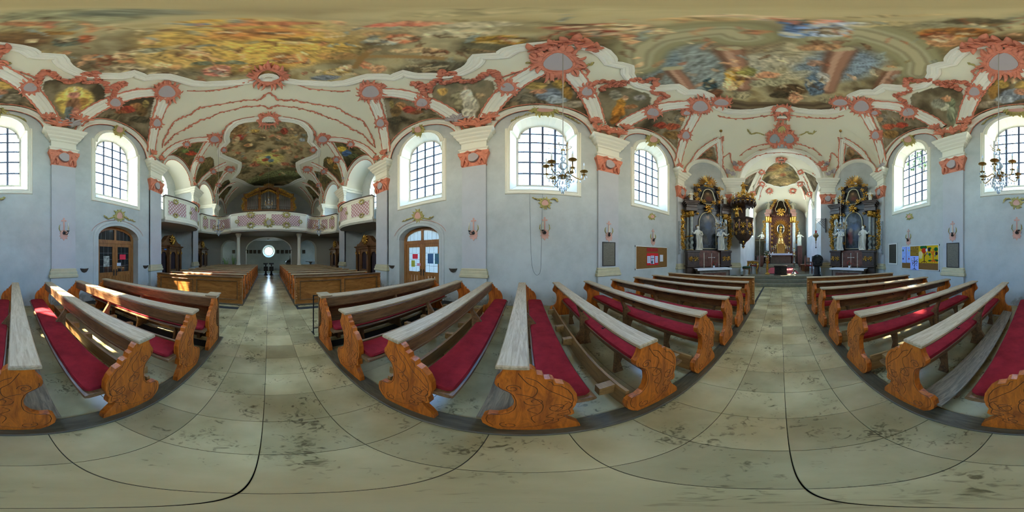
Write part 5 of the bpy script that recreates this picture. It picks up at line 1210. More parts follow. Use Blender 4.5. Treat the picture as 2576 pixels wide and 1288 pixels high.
def make_pew(side, kneel):
    t = thing('pew', 'pew', 'pew')
    def X(d): return side * d
    def bx(mb, d0, d1, *r, b=0.006): mb.bbox(*sorted((X(d0), X(d1))), *r, b)
    fr = lambda u, v, h: (X(AX0 + h), u, v)
    b = MB(); b.plate(PEW_OUT, [], 0.0, 0.055, fr); e1 = b.build('end_panel', W_END, t)
    b = MB()
    for L in CARVE: b.tube([fr(u, v, 0.0004) for u, v in L], 0.0030, 4)
    b.build('carved_lines', M_GROOVE, e1, kind='stuff', recalc=False)
    b = MB(); b.plate(PEW_OUT, [], AX1 - AX0 - 0.055, AX1 - AX0, fr); b.build('end_panel', W_END, t)
    b = MB(); b.plate(MID_OUT, [], 1.60, 1.65, fr); b.build('middle_support', W_BODY, t)
    b = MB(); bx(b, AX0 - 0.03, AX1 + 0.03, -0.188, -0.010, 0.888, 0.925, b=0.008); b.build('book_rest', W_TOP, t)
    b = MB(); bx(b, AX0 + 0.055, AX1 - 0.055, -0.035, -0.012, 0.73, 0.888); b.box(*sorted((X(AX0 + 0.055), X(AX1 - 0.055))), -0.012, -0.002, 0.75, 0.765); b.build('back_rail', W_BODY, t)
    # seat board with a rounded front edge
    b = MB(); prof = [(0.035, 0.405), (0.36, 0.405), (0.385, 0.415), (0.392, 0.43), (0.385, 0.445), (0.36, 0.452), (0.035, 0.452)]
    b.loft([[(X(d), y, z) for y, z in prof] for d in (AX0 + 0.03, AX1 - 0.03)]); b.build('seat', W_BODY, t)
    b = MB(); cp = [(0.05, 0.452), (0.36, 0.452), (0.372, 0.47), (0.36, 0.492), (0.30, 0.503), (0.2, 0.508), (0.1, 0.503), (0.055, 0.49)]
    def cs(d, k): return [(X(d), 0.21 + (y - 0.21) * k, 0.452 + (z - 0.452) * (0.25 + 0.75 * k)) for y, z in cp]
    n = 14
    b.loft([cs(AX0 + 0.07, 0.8), cs(AX0 + 0.085, 0.96)] + [cs(AX0 + 0.11 + (AX1 - AX0 - 0.22) * i / n, 1.0 + 0.012 * math.sin(i * 2.1)) for i in range(n + 1)] + [cs(AX1 - 0.085, 0.96), cs(AX1 - 0.07, 0.8)])
    b.build('cushion', M_RED, t, smooth=50)
    for d in (1.55, 2.47, 3.4):
        b = MB(); b.plate([(0.06, 0.40), (0.32, 0.40), (0.30, 0.36), (0.16, 0.30), (0.12, 0.20), (0.16, 0.03), (0.04, 0.03)], [], d - AX0 - 0.02, d - AX0 + 0.02, fr); b.build('seat_bracket', W_BODY, t)
    if kneel == 'flat':
        k = MB(); k.loft([[(X(d), y, z) for y, z in ((-0.31, 0.165), (-0.09, 0.195), (-0.09, 0.223), (-0.31, 0.193))] for d in (AX0 + 0.03, AX1 - 0.2)]); kb = k.build('kneeler', W_GREYB, t)
        for d in (1.2, 2.47, 3.7):
            b = MB(); bx(b, d - 0.03, d + 0.03, -0.28, -0.10, 0.02, 0.168); b.build('kneeler_block', W_BODY, kb)
    elif kneel == 'up':
        k = MB(); k.loft([[(X(d), y, z) for y, z in ((-0.255, 0.12), (-0.225, 0.115), (-0.20, 0.335), (-0.23, 0.34))] for d in (AX0 + 0.07, AX1 - 0.2)]); kb = k.build('kneeler', W_KNEEL, t)
        for d in (1.12, 2.25, 2.75, 3.7):
            b = MB(); b.loft([[(X(d), y, z) for y, z in ((-0.235, 0.20), (-0.37, 0.215), (-0.365, 0.315), (-0.225, 0.325))] for d in (d - 0.04, d + 0.04)]); b.build('kneeler_block', W_KNEEL, kb)
    for d in (1.4, 2.0, 3.0, 3.6):               # small coat hooks under the book rest
        b = MB(); b.tube([(X(d), -0.14, 0.888), (X(d), -0.15, 0.855), (X(d), -0.17, 0.845), (X(d), -0.185, 0.86)], 0.006, 5); b.build('hook', M_BLACK, t)
    return t
def add_back_panel(t, side):                      # the last row of the block has a closed back and straight posts
    b = MB(); b.bbox(*sorted((side * (AX0 + 0.0), side * (AX1 - 0.0))), -0.215, -0.190, 0.03, 0.925, 0.006); bk = b.build('back_panel', W_BODY, t)
    for d in (AX0 + 0.03, 2.5, AX1 - 0.03):
        b = MB(); b.bbox(*sorted((side * (d - 0.035), side * (d + 0.035))), -0.24, -0.215, 0.03, 0.90, 0.006); b.build('stile', W_BODY, bk)
    b = MB(); b.bbox(*sorted((side * (AX0 - 0.04), side * (AX0 + 0.16))), -0.245, 0.01, 0.925, 0.95, 0.006); b.build('corner_cap', W_TOP, t)
ROWS = [-2.50, -1.65, -0.81, 0.035, 0.90, 1.745, 2.59, 3.43, 4.27]
ORD = ['closed-backed last row', 'second row from the back', 'third row from the back', 'fourth row from the back', 'fifth row from the back', 'sixth row from the back', 'seventh row from the back', 'eighth row from the back', 'front row behind the desk']
W9 = ['first', 'second', 'third', 'fourth', 'fifth', 'sixth', 'seventh', 'eighth', 'ninth']
for s in (-1, 1):
    base = {}
    for k in ('flat', 'up', 'last'): base[k] = make_pew(s, 'flat' if k == 'last' else k)
    used = set()
    def place(k, y, label, group):
        if k in used: o = copy_tree(base[k])
        else: o = base[k]; used.add(k)
        o.location = (0, y, 0); o['label'] = label; o['group'] = group
        return o
    for i, y in enumerate(ROWS):
        k = 'last' if i == 0 else 'flat' if (i == 3 or (s > 0 and i == 4)) else 'up'
        o = place(k, y, 'oak pew with red cushion, %s, %s side of the nave' % (ORD[i], SIDE[s]), 'pews of the nave block')
        if i == 0: add_back_panel(o, s)
    for i in range(9):
        place('flat', -5.98 - 0.84 * i, 'oak pew under the galleries, %s behind the panelled front desk, %s side' % (W9[i], SIDE[s]), 'pews below the galleries')
    # floor sills along the aisle
    for y0, y1, nm in ((-2.80, 5.35, 'nave'), (-13.4, -5.0, 'gallery')):
        b = MB(); b.bbox(*sorted((s * 0.80, s * 0.97)), y0, y1, 0.0, 0.03, 0.008)
        b.build('floor_sill', W_SILL, label='dark wooden floor sill under the pew ends of the %s block, %s side' % (nm, SIDE[s]), cat='sill')
    # panelled prayer desks
    def desk(name, label, y, face):
        t = thing(name, label, 'desk', (0, y, 0), group='panelled prayer desks')
        b = MB(); b.bbox(*sorted((s * AX0, s * AX1)), -0.02, 0.02, 0.03, 0.90, 0.004); b.build('panel', W_FRONT, t)
        b = MB(); b.bbox(*sorted((s * (AX0 - 0.04), s * (AX1 + 0.04))), -0.11, 0.09, 0.90, 0.935, 0.008); b.build('top', W_TOP if face < 0 else W_BODY, t)
        zs = [(0.03, 0.16), (0.80, 0.90)]
        for z0, z1 in zs:
            b = MB(); b.bbox(*sorted((s * (AX0 + 0.02), s * (AX1 - 0.02))), 0.02 if face > 0 else -0.05, 0.05 if face > 0 else -0.02, z0, z1, 0.006); b.build('rail', W_FRONT, t)
        for d in (AX0 + 0.06, (AX0 + AX1) / 2 + 0.25 * 0, AX1 - 0.06):
            b = MB(); b.bbox(*sorted((s * (d - 0.06), s * (d + 0.06))), 0.02 if face > 0 else -0.052, 0.052 if face > 0 else -0.02, 0.03, 0.90, 0.006); b.build('stile', W_FRONT, t)
        yf = 0.02 if face > 0 else -0.02; sgf = 1 if face > 0 else -1
        for d0, d1 in ((AX0 + 0.12, (AX0 + AX1) / 2 - 0.06), ((AX0 + AX1) / 2 + 0.06, AX1 - 0.12)):      # moulding round each recessed field
            for a0, a1, z0, z1 in ((d0, d1, 0.16, 0.185), (d0, d1, 0.775, 0.80), (d0, d0 + 0.025, 0.185, 0.775), (d1 - 0.025, d1, 0.185, 0.775)):
                b = MB(); b.bbox(*sorted((s * a0, s * a1)), *sorted((yf, yf + sgf * 0.045)), z0, z1, 0.006); b.build('field_moulding', W_BODY, t)
        for d in (AX0, AX1):                       # scrolled corner posts
            b = MB(); b.bbox(*sorted((s * (d - 0.035), s * (d + 0.035))), -0.07, 0.07, 0.03, 0.90, 0.01)
            sg = 0.08 * (1 if face > 0 else -1)
            for z, r in ((0.78, 0.035), (0.70, 0.028), (0.45, 0.022), (0.38, 0.03), (0.30, 0.036), (0.22, 0.03)): b.ball((s * d, sg, z), r, 8, 5)
            b.tube([(s * d, sg, 0.68), (s * d, sg * 1.1, 0.55), (s * d, sg, 0.45)], [0.02, 0.028, 0.018], 6)
            b.build('carved_post', W_FRONT, t, smooth=40)
        b = MB(); b.bbox(*sorted((s * (AX0 - 0.03), s * (AX1 + 0.03))), -0.12, 0.10, 0.0, 0.035, 0.006); b.build('plinth', W_SILL, t)
        return t
    desk('prayer_desk', 'panelled oak desk before the first pews below the galleries, %s side' % SIDE[s], -5.14, 1)
    desk('prayer_desk', 'dark panelled desk before the front pews near the altar steps, %s side' % SIDE[s], 5.10, -1)
# small black frame left standing behind the back pew
t = thing('metal_stand', 'small black metal rack behind the back pew', 'rack', (-0.84, -2.99, 0))
for x_ in (0.0, -0.34):
    b = MB(); b.bbox(x_ - 0.009, x_ + 0.009, -0.009, 0.009, 0.0, 0.84, 0.002); b.build('upright', M_BLACK, t)
for z_ in (0.12, 0.82):
    b = MB(); b.bbox(-0.331, -0.009, -0.009, 0.009, z_, z_ + 0.018, 0.002); b.build('crossbar', M_BLACK, t)
for x_ in (0.0, -0.34):
    b = MB(); b.bbox(x_ - 0.009, x_ + 0.009, -0.10, 0.06, 0.0, 0.015, 0.002); b.build('foot', M_BLACK, t)
# ------------------------------------------------------------------ doors, notices, sconces and other things on the walls
W_DOOR = wood('door oak', (0.21, 0.075, 0.018), (0.36, 0.155, 0.042), 1.6, 2, 0.38, 6.0)
def translucent(name, col):
    m = bpy.data.materials.new(name); m.use_nodes = True; nt = m.node_tree; nt.nodes.clear()
    o = nt.nodes.new('ShaderNodeOutputMaterial'); t = nt.nodes.new('ShaderNodeBsdfTranslucent'); g = nt.nodes.new('ShaderNodeBsdfGlossy'); mx = nt.nodes.new('ShaderNodeMixShader')
    t.inputs[0].default_value = (*col, 1); g.inputs['Roughness'].default_value = 0.15; mx.inputs[0].default_value = 0.08
    nt.links.new(t.outputs[0], mx.inputs[1]); nt.links.new(g.outputs[0], mx.inputs[2]); nt.links.new(mx.outputs[0], o.inputs[0]); MATS[name] = m; return m
M_DGLASS = translucent('frosted door glass', (0.05, 0.05, 0.044))
M_BGLASS = mat('dark door glass', (0.02, 0.022, 0.022), 0.08, spec=0.6)
M_PAPER = mat('white paper', (0.62, 0.64, 0.70), 0.8)
M_LEAD = MATS['lead']
def door(side, n, label, glass):
    t = thing('door_%d' % n, label, 'door', kind='structure')
    x = 5.40; c = DOORC; fr = lambda u, v, h: (side * (x - h), c + u, v)
    out = arch_poly(0, 0.98, 0.0, 2.28, 2.78, 14)
    b = MB(); hole1 = [(-0.86, 2.24), (-0.05, 2.24), (-0.05, 2.66)] + [(u, 2.24 + 0.42 * math.sqrt(max(0, 1 - (u / 0.9) ** 2))) for u in (-0.25, -0.45, -0.65, -0.8)]
    hole2 = [(-u, v) for u, v in hole1][::-1]; hole3 = [(-0.86, 0.02), (0.86, 0.02), (0.86, 2.10), (-0.86, 2.10)]
    b.plate(out, [hole1[::-1], hole2[::-1], hole3[::-1]], -0.05, 0.05, fr); b.build('frame', W_DOOR, t, recalc=False)
    for hl in (hole1, hole2):
        b = MB(); b.add([fr(u, v, 0.0) for u, v in hl], [tuple(range(len(hl)))]); b.build('transom_pane', glass, t, recalc=False)
    b = MB()
    for u in (-0.65, -0.45, -0.25, 0.25, 0.45, 0.65): b.tube([fr(u, 2.24, 0.012), fr(u, 2.24 + 0.42 * math.sqrt(1 - (u / 0.9) ** 2), 0.012)], 0.005, 4)
    b.build('transom_cames', M_LEAD, t)
    for k, (u0, u1) in enumerate(((-0.86, -0.005), (0.005, 0.86))):
        b = MB(); g0, g1 = u0 + 0.13, u1 - 0.13
        b.plate([(u0, 0.02), (u1, 0.02), (u1, 2.10), (u0, 2.10)], [[(g0, 0.95), (g0, 1.97), (g1, 1.97), (g1, 0.95)], [(g0, 0.20), (g0, 0.80), (g1, 0.80), (g1, 0.20)]], -0.025, 0.03, fr); lf = b.build('door_leaf', W_DOOR, t, recalc=False)
        b = MB(); b.add([fr(g0, 0.95, 0), fr(g1, 0.95, 0), fr(g1, 1.97, 0), fr(g0, 1.97, 0)], [(0, 1, 2, 3)]); b.build('door_pane', glass, lf, recalc=False)
        b = MB()
        for q in (1, 2): b.tube([fr(g0 + (g1 - g0) * q / 3, 0.95, 0.008), fr(g0 + (g1 - g0) * q / 3, 1.97, 0.008)], 0.005, 4)
        for q in (1, 2, 3): b.tube([fr(g0, 0.95 + 1.02 * q / 4, 0.008), fr(g1, 0.95 + 1.02 * q / 4, 0.008)], 0.005, 4)
        b.build('pane_cames', M_LEAD, lf)
        for q in range(4):
            w_ = (g1 - g0) / 4; b = MB(); pts = [(g0 + q * w_ + 0.004, 0.20), (g0 + (q + 1) * w_ - 0.004, 0.20), (g0 + (q + 1) * w_ - 0.004, 0.80), (g0 + q * w_ + 0.004, 0.80)]; b.plate(pts, [], -0.01, 0.008, fr); b.build('plank', W_DOOR, lf)
        uh = u1 - 0.06 if k == 0 else u0 + 0.06
        b = MB(); b.plate([(uh - 0.022, 0.80), (uh + 0.022, 0.80), (uh + 0.022, 1.06), (uh - 0.022, 1.06)], [], 0.03, 0.04, fr)
        b.tube([fr(uh, 0.98, 0.03), fr(uh, 0.98, 0.085), fr(uh + (-0.1 if k == 0 else 0.1), 0.975, 0.09)], 0.011, 6); b.build('handle', M_BLACK, lf)
    # moulded surround with painted drapery line
    b = MB(); b.sweep(arch_poly(DOORC, 0.98, 0.0, 2.28, 2.78, 14)[1:], [(0.0, 0.0), (0.0, 0.02), (0.10, 0.02), (0.12, 0.035), (0.20, 0.03), (0.22, 0.0)], wall_fr(side), closed=False); b.build('surround', M_WALL, t, recalc=False)
    b = MB(); b.tube([(side * 5.01, u, v) for u, v in arc(DOORC, 2.30, 1.30, 0.70, 0.25, PI - 0.25, 24)], 0.010, 4); b.build('painted_line', M_PALEPINK, t, recalc=False)
    return t
door(-1, 1, 'wooden double door with leaded glass and bright panes, north wall', M_DGLASS)
door(1, 2, 'wooden double door with dark leaded glass, south wall', M_BGLASS)
b = MB(); b.box(5.56, 7.0, -5.4, -2.4, 0, 3.2); b.build('wall_vestibule_south', mat('unlit vestibule black', (0.03, 0.03, 0.03), 0.9), label='black box standing for the unlit porch behind the south door', cat='porch', kind='structure')  # solid box; the vestibule's lack of light is put into its black colour

def quad_px(px0, py0, px1, py1, x):              # rectangle on a side wall from two photo corners
    a = on_x(px0, (py0 + py1) / 2, x)[1]; c = on_x(px1, (py0 + py1) / 2, x)[1]; m = (px0 + px1) / 2
    return min(a, c), max(a, c), on_x(m, py1, x)[2], on_x(m, py0, x)[2]
def sheet(name, label, cat, px, x, material, th=0.004, group=None):
    y0, y1, z0, z1 = quad_px(*px, x); s_ = 1 if x > 0 else -1
    b = MB(); b.box(*sorted((x, x - s_ * th)), y0, y1, z0, z1)
    return b.build(name, material, label=label, cat=cat, group=group)
def painted_sheet(name, label, cat, px, x, fn, nu=60, nv=60, parent=None, group=None):
    y0, y1, z0, z1 = quad_px(*px, x); flip = x < 0
    U, V = np.meshgrid(np.linspace(0, 1, nu), np.linspace(0, 1, nv)); C = fn(U if flip else 1 - U, V)
    l = np.where(C <= 0.04045, C / 12.92, ((C + 0.055) / 1.055) ** 2.4)
    o = grid_object(name, np.full_like(U, x), y0 + (y1 - y0) * U, z0 + (z1 - z0) * V, np.ones_like(U, bool), l, MATS.get('paper paint') or paint_mat('paper paint', 0.8), parent)
    # back board gives the sheet its thickness
    return tag(o, label, cat, group)
def disc(C, U, V, u, v, ru, rv, col, al=1.0):
    d = np.hypot((U - u) / ru, (V - v) / rv); w = (np.clip((1.15 - d) / 0.3, 0, 1) * al)[..., None]; C[:] = C * (1 - w) + np.array(col) / 255 * w
def seg(C, U, V, a, b_, w_, col):
    ab = (b_[0] - a[0], b_[1] - a[1]); L = ab[0] ** 2 + ab[1] ** 2; t = np.clip(((U - a[0]) * ab[0] + (V - a[1]) * ab[1]) / L, 0, 1)
    d = np.hypot(U - a[0] - ab[0] * t, V - a[1] - ab[1] * t); w = np.clip((w_ - d) / (w_ * 0.4), 0, 1)[..., None]; C[:] = C * (1 - w) + np.array(col) / 255 * w
def flat(U, col): return np.tile(np.array(col) / 255.0, U.shape + (1,))
XW = 5.035
# papers on the south door
DX = 5.365
sheet('door_poster', 'white printed notice with small pictures on dark door glass, south wall', 'poster', (260, 644, 275, 671), DX, mat('printed notice', (0.55, 0.56, 0.48), 0.8, var=0.8, vscale=9, col2=(0.08, 0.09, 0.08)))
sheet('door_poster', 'bright pink-red sheet on dark door glass, south wall', 'poster', (301, 640, 316, 653), DX, mat('red paper', (0.75, 0.03, 0.07), 0.8))
sheet('door_poster', 'small white card low on dark door glass, south wall', 'card', (294, 661, 304, 669), DX, M_PAPER)
sheet('door_poster', 'red sheet on bright door glass, north wall', 'poster', (1038, 639, 1051, 651), -DX, MATS['red paper'])
sheet('door_poster', 'yellow-green sheet low on bright door glass, north wall', 'poster', (1035, 655, 1044, 671), -DX, mat('lime paper', (0.42, 0.45, 0.06), 0.8))
sheet('door_poster', 'small pink card low on bright door glass, north wall', 'card', (1049, 662, 1058, 669), -DX, mat('pink paper', (0.72, 0.32, 0.44), 0.8))
sheet('door_poster', 'blue poster on the east leaf of the north door', 'poster', (1076, 638, 1090, 663), -DX, mat('blue paper', (0.05, 0.14, 0.32), 0.8))
sheet('door_poster', 'teal poster with blue border on the east leaf of the north door', 'poster', (1094, 638, 1107, 664), -DX, mat('teal paper', (0.08, 0.24, 0.24), 0.8, var=0.5, vscale=6, col2=(0.05, 0.12, 0.30)))
# cork notice board, north wall
M_CORK = mat('cork', (0.24, 0.115, 0.025), 0.9, var=0.3, vscale=30, bump=0.3, bscale=200)
def board(px, x, label):
    y0, y1, z0, z1 = quad_px(*px, x); s_ = 1 if x > 0 else -1
    t = thing('notice_board', label, 'notice board', (x, (y0 + y1) / 2, z0), group='notice boards on the nave walls'); hw, H = (y1 - y0) / 2, z1 - z0
    fr = lambda u, v, h: (-s_ * h, u, v)
    b = MB(); b.plate([(-hw, 0), (hw, 0), (hw, H), (-hw, H)], [[(-hw + 0.03, 0.03), (-hw + 0.03, H - 0.03), (hw - 0.03, H - 0.03), (hw - 0.03, 0.03)]], 0.0, 0.03, fr); b.build('frame', M_FRAMEW, t, recalc=False)
    b = MB(); b.plate([(-hw + 0.03, 0.03), (hw - 0.03, 0.03), (hw - 0.03, H - 0.03), (-hw + 0.03, H - 0.03)], [], 0.0, 0.016, fr); b.build('cork_panel', M_CORK, t)
    for u in (-hw - 0.01, hw + 0.01):
        for v in (0.02, H - 0.02):
            b = MB(); b.plate([(u - 0.012, v - 0.03), (u + 0.012, v - 0.03), (u + 0.012, v + 0.03), (u - 0.012, v + 0.03)], [], 0.0, 0.015, fr); b.build('bracket', M_BLACK, t)
    return t
board((1598, 620, 1678, 676), -XW, 'cork notice board with red posters, north wall beside the side altar')
NX = -XW + 0.022
sheet('poster', 'red strip at the top of the cork notice board', 'poster', (1627, 624, 1655, 633), NX, mat('deep red paper', (0.40, 0.018, 0.015), 0.8, var=0.4, vscale=9))
sheet('poster', 'large red poster in the middle of the cork notice board', 'poster', (1627, 637, 1656, 667), NX, mat('poster red', (0.62, 0.012, 0.02), 0.8))
def printed(U, V, seed):
    C = flat(U, (196, 206, 232)); rs_ = np.random.RandomState(seed)
    for k in range(12):
        v = 0.93 - k * 0.07
        if rs_.rand() < 0.75: seg(C, U, V, (0.12, v), (0.12 + rs_.uniform(0.3, 0.75), v), 0.012, (120, 128, 150))
    return C
def middle_leaf(U, V):
    C = printed(U, V, 5); seg(C, U, V, (0.1, 0.63), (0.9, 0.66), 0.045, (40, 42, 60)); disc(C, U, V, 0.35, 0.2, 0.2, 0.2, (30, 34, 44)); return C
painted_sheet('leaflet', 'printed white leaflet on red poster, left column with plain text', 'leaflet', (1628, 644, 1636, 662), NX + 0.008, lambda U, V: printed(U, V, 2), 24, 40)['label'] = 'narrow white text leaflet on the red poster, toward the doors'
painted_sheet('leaflet', 'white leaflet with dark headline and photo on the red poster', 'leaflet', (1637, 643, 1646, 664), NX + 0.009, middle_leaf, 30, 50)
painted_sheet('leaflet', 'white leaflet with small dark picture on the red poster, toward the altar', 'leaflet', (1648, 644, 1655, 661), NX + 0.008, lambda U, V: printed(U, V, 9), 24, 40)
sheet('leaflet', 'small white sheet alone on the cork, beside the red poster', 'leaflet', (1660, 641, 1668, 658), NX, M_PAPER)
# south notice board with children's drawings
board((2269, 617, 2363, 679), XW, 'cork notice board covered with drawings, south wall')
SX = XW - 0.022
def yellow_trees(U, V):
    C = flat(U, (206, 172, 22)); G, Rd, Br, Bk = (20, 92, 40), (190, 50, 22), (84, 34, 18), (40, 24, 40)
    disc(C, U, V, 0.2, 0.92, 0.12, 0.1, G); disc(C, U, V, 0.36, 0.9, 0.08, 0.1, G); disc(C, U, V, 0.28, 0.72, 0.12, 0.16, Rd); disc(C, U, V, 0.42, 0.75, 0.05, 0.1, (200, 205, 220)); disc(C, U, V, 0.46, 0.55, 0.04, 0.07, (120, 120, 150))
    for a, c in (((0.3, 0.02), (0.3, 0.6)), ((0.3, 0.35), (0.4, 0.55)), ((0.3, 0.12), (0.15, 0.03)), ((0.3, 0.12), (0.42, 0.04))): seg(C, U, V, a, c, 0.022, Br)
    disc(C, U, V, 0.1, 0.5, 0.12, 0.2, (222, 206, 150)); disc(C, U, V, 0.1, 0.3, 0.1, 0.05, (210, 200, 150))
    disc(C, U, V, 0.88, 0.16, 0.13, 0.06, G); disc(C, U, V, 0.6, 0.14, 0.1, 0.05, G)
    for a, c in (((0.75, 0.2), (0.75, 0.8)), ((0.75, 0.6), (0.6, 0.68)), ((0.75, 0.6), (0.9, 0.72)), ((0.75, 0.45), (0.66, 0.6)), ((0.75, 0.2), (0.6, 0.08)), ((0.75, 0.2), (0.7, 0.05)), ((0.75, 0.2), (0.82, 0.05)), ((0.75, 0.2), (0.92, 0.08))): seg(C, U, V, a, c, 0.025, (208, 92, 24))
    for u, v, ru, rv, c in ((0.55, 0.78, 0.07, 0.12, Bk), (0.88, 0.78, 0.09, 0.11, G), (0.9, 0.55, 0.06, 0.1, Bk), (0.58, 0.5, 0.06, 0.08, G), (0.62, 0.85, 0.04, 0.06, G), (0.6, 0.35, 0.03, 0.04, (90, 100, 140)), (0.84, 0.42, 0.03, 0.05, (90, 100, 140))): disc(C, U, V, u, v, ru, rv, c)
    return C
painted_sheet('child_drawing', 'yellow poster with two painted trees on the south notice board', 'drawing', (2311, 618, 2361, 662), SX, yellow_trees, 120, 110)
def olive_sheet(U, V):
    C = flat(U, (150, 116, 40))
    for u, v in ((0.1, 0.55), (0.35, 0.85), (0.65, 0.85), (0.85, 0.7), (0.8, 0.2)): disc(C, U, V, u, v, 0.05, 0.06, (70, 70, 40))
    for k in range(6): seg(C, U, V, (0.25, 0.35 + k * 0.07), (0.75, 0.35 + k * 0.07), 0.012, (104, 78, 30))
    return C
painted_sheet('child_drawing', 'brown-yellow drawing with small leaves at the top of the south notice board', 'drawing', (2290, 620, 2311, 643), SX, olive_sheet, 40, 40)
def blue_tree(U, V):
    C = flat(U, (158, 180, 250)); seg(C, U, V, (0.5, 0.06), (0.5, 0.9), 0.03, (40, 26, 60))
    for a, c in (((0.5, 0.55), (0.15, 0.8)), ((0.5, 0.55), (0.85, 0.75)), ((0.5, 0.4), (0.2, 0.5)), ((0.5, 0.4), (0.8, 0.5)), ((0.5, 0.1), (0.3, 0.04)), ((0.5, 0.1), (0.7, 0.04)), ((0.5, 0.65), (0.35, 0.92))): seg(C, U, V, a, c, 0.02, (50, 40, 60))
    rs_ = np.random.RandomState(2)
    for k in range(26): disc(C, U, V, rs_.uniform(0.12, 0.88), rs_.uniform(0.3, 0.92), 0.04, 0.035, [(60, 90, 50), (40, 40, 90), (120, 70, 120), (200, 210, 250)][k % 4], 0.9)
    return C
painted_sheet('child_drawing', 'pale blue sheet with a dark tree hanging below the south notice board', 'drawing', (2290, 644, 2311, 679), SX - 0.012, blue_tree, 60, 80)
for i, (p, lab, sd_) in enumerate((((2269, 619, 2279, 641), 'pale sheet with a green figure, upper corner of the south notice board', 3), ((2280, 619, 2290, 641), 'pale sheet with a yellow cross, beside the olive drawing', 4), ((2269, 641, 2279, 661), 'pale sheet with a purple blot, south notice board', 5), ((2280, 641, 2290, 661), 'pale sheet with a red blot beside the tree drawing', 6))):
    def sk(U, V, i=i):
        C = flat(U, (150, 178, 240)); c = [(50, 80, 60), (190, 190, 110), (70, 60, 130), (150, 60, 90)][i]
        disc(C, U, V, 0.3 if i % 2 == 0 else 0.65, 0.5, 0.16, 0.12, c, 0.9); disc(C, U, V, 0.6, 0.75, 0.12, 0.06, (110, 130, 210), 0.8); disc(C, U, V, 0.5, 0.2, 0.2, 0.03, (120, 140, 215), 0.8); return C
    painted_sheet('child_drawing', lab, 'drawing', p, SX, sk, 24, 40)
# memorial tablets
def inscribed(name, base, line):
    m = mat(name, base, 0.5)
    nt = m.node_tree; bs = nt.nodes['Principled BSDF']; tc = nt.nodes.new('ShaderNodeTexCoord'); sx = nt.nodes.new('ShaderNodeSeparateXYZ'); nt.links.new(tc.outputs['Object'], sx.inputs[0])
    w = nt.nodes.new('ShaderNodeMath'); w.operation = 'MULTIPLY'; w.inputs[1].default_value = 22; nt.links.new(sx.outputs[2], w.inputs[0])
    f = nt.nodes.new('ShaderNodeMath'); f.operation = 'FRACT'; nt.links.new(w.outputs[0], f.inputs[0])
    l = nt.nodes.new('ShaderNodeMath'); l.operation = 'LESS_THAN'; l.inputs[1].default_value = 0.45; nt.links.new(f.outputs[0], l.inputs[0])
    n = nt.nodes.new('ShaderNodeTexNoise'); n.inputs['Scale'].default_value = 60; nt.links.new(tc.outputs['Object'], n.inputs['Vector'])
    g2 = nt.nodes.new('ShaderNodeMath'); g2.operation = 'GREATER_THAN'; g2.inputs[1].default_value = 0.47; nt.links.new(n.outputs[0], g2.inputs[0])
    mu = nt.nodes.new('ShaderNodeMath'); mu.operation = 'MULTIPLY'; nt.links.new(l.outputs[0], mu.inputs[0]); nt.links.new(g2.outputs[0], mu.inputs[1])
    mx = nt.nodes.new('ShaderNodeMix'); mx.data_type = 'RGBA'; mx.inputs[6].default_value = (*base, 1); mx.inputs[7].default_value = (*line, 1); nt.links.new(mu.outputs[0], mx.inputs[0]); nt.links.new(mx.outputs[2], bs.inputs['Base Color'])
    return m
M_TAB = inscribed('inscribed stone', (0.115, 0.105, 0.075), (0.21, 0.20, 0.15)); M_TABD = inscribed('dark inscribed stone', (0.035, 0.03, 0.018), (0.075, 0.065, 0.04))
def tablet(px, x, label, m1, m2, fw, arms=False):
    y0, y1, z0, z1 = quad_px(*px, x); s_ = 1 if x > 0 else -1
    t = thing('memorial_tablet', label, 'tablet', (x, (y0 + y1) / 2, z0), group='memorial tablets'); hw, H = (y1 - y0) / 2, z1 - z0; fr = lambda u, v, h: (-s_ * h, u, v)
    b = MB(); b.plate([(-hw, 0), (hw, 0), (hw, H), (-hw, H)], [[(-hw + fw, fw), (-hw + fw, H - fw), (hw - fw, H - fw), (hw - fw, fw)]], 0, 0.035, fr); b.build('frame', m2, t, recalc=False)
    b = MB(); b.plate([(-hw + fw, fw), (hw - fw, fw), (hw - fw, H - fw), (-hw + fw, H - fw)], [], 0, 0.022, fr); b.build('inscription_panel', m1, t)
tablet((1515, 609, 1547, 669), -4.935, 'grey inscribed memorial tablet with dark frame on the pilaster, north wall', M_TAB, mat('tablet frame', (0.04, 0.038, 0.034), 0.5), 0.025)
tablet((2382, 611, 2413, 673), 4.935, 'grey inscribed memorial tablet with dark frame on the pilaster, south wall', M_TAB, MATS['tablet frame'], 0.025)
tablet((2236, 612, 2258, 665), 5.035, 'dark inscribed tablet in a white frame beside the south notice board', M_TABD, M_FRAMEW, 0.06)
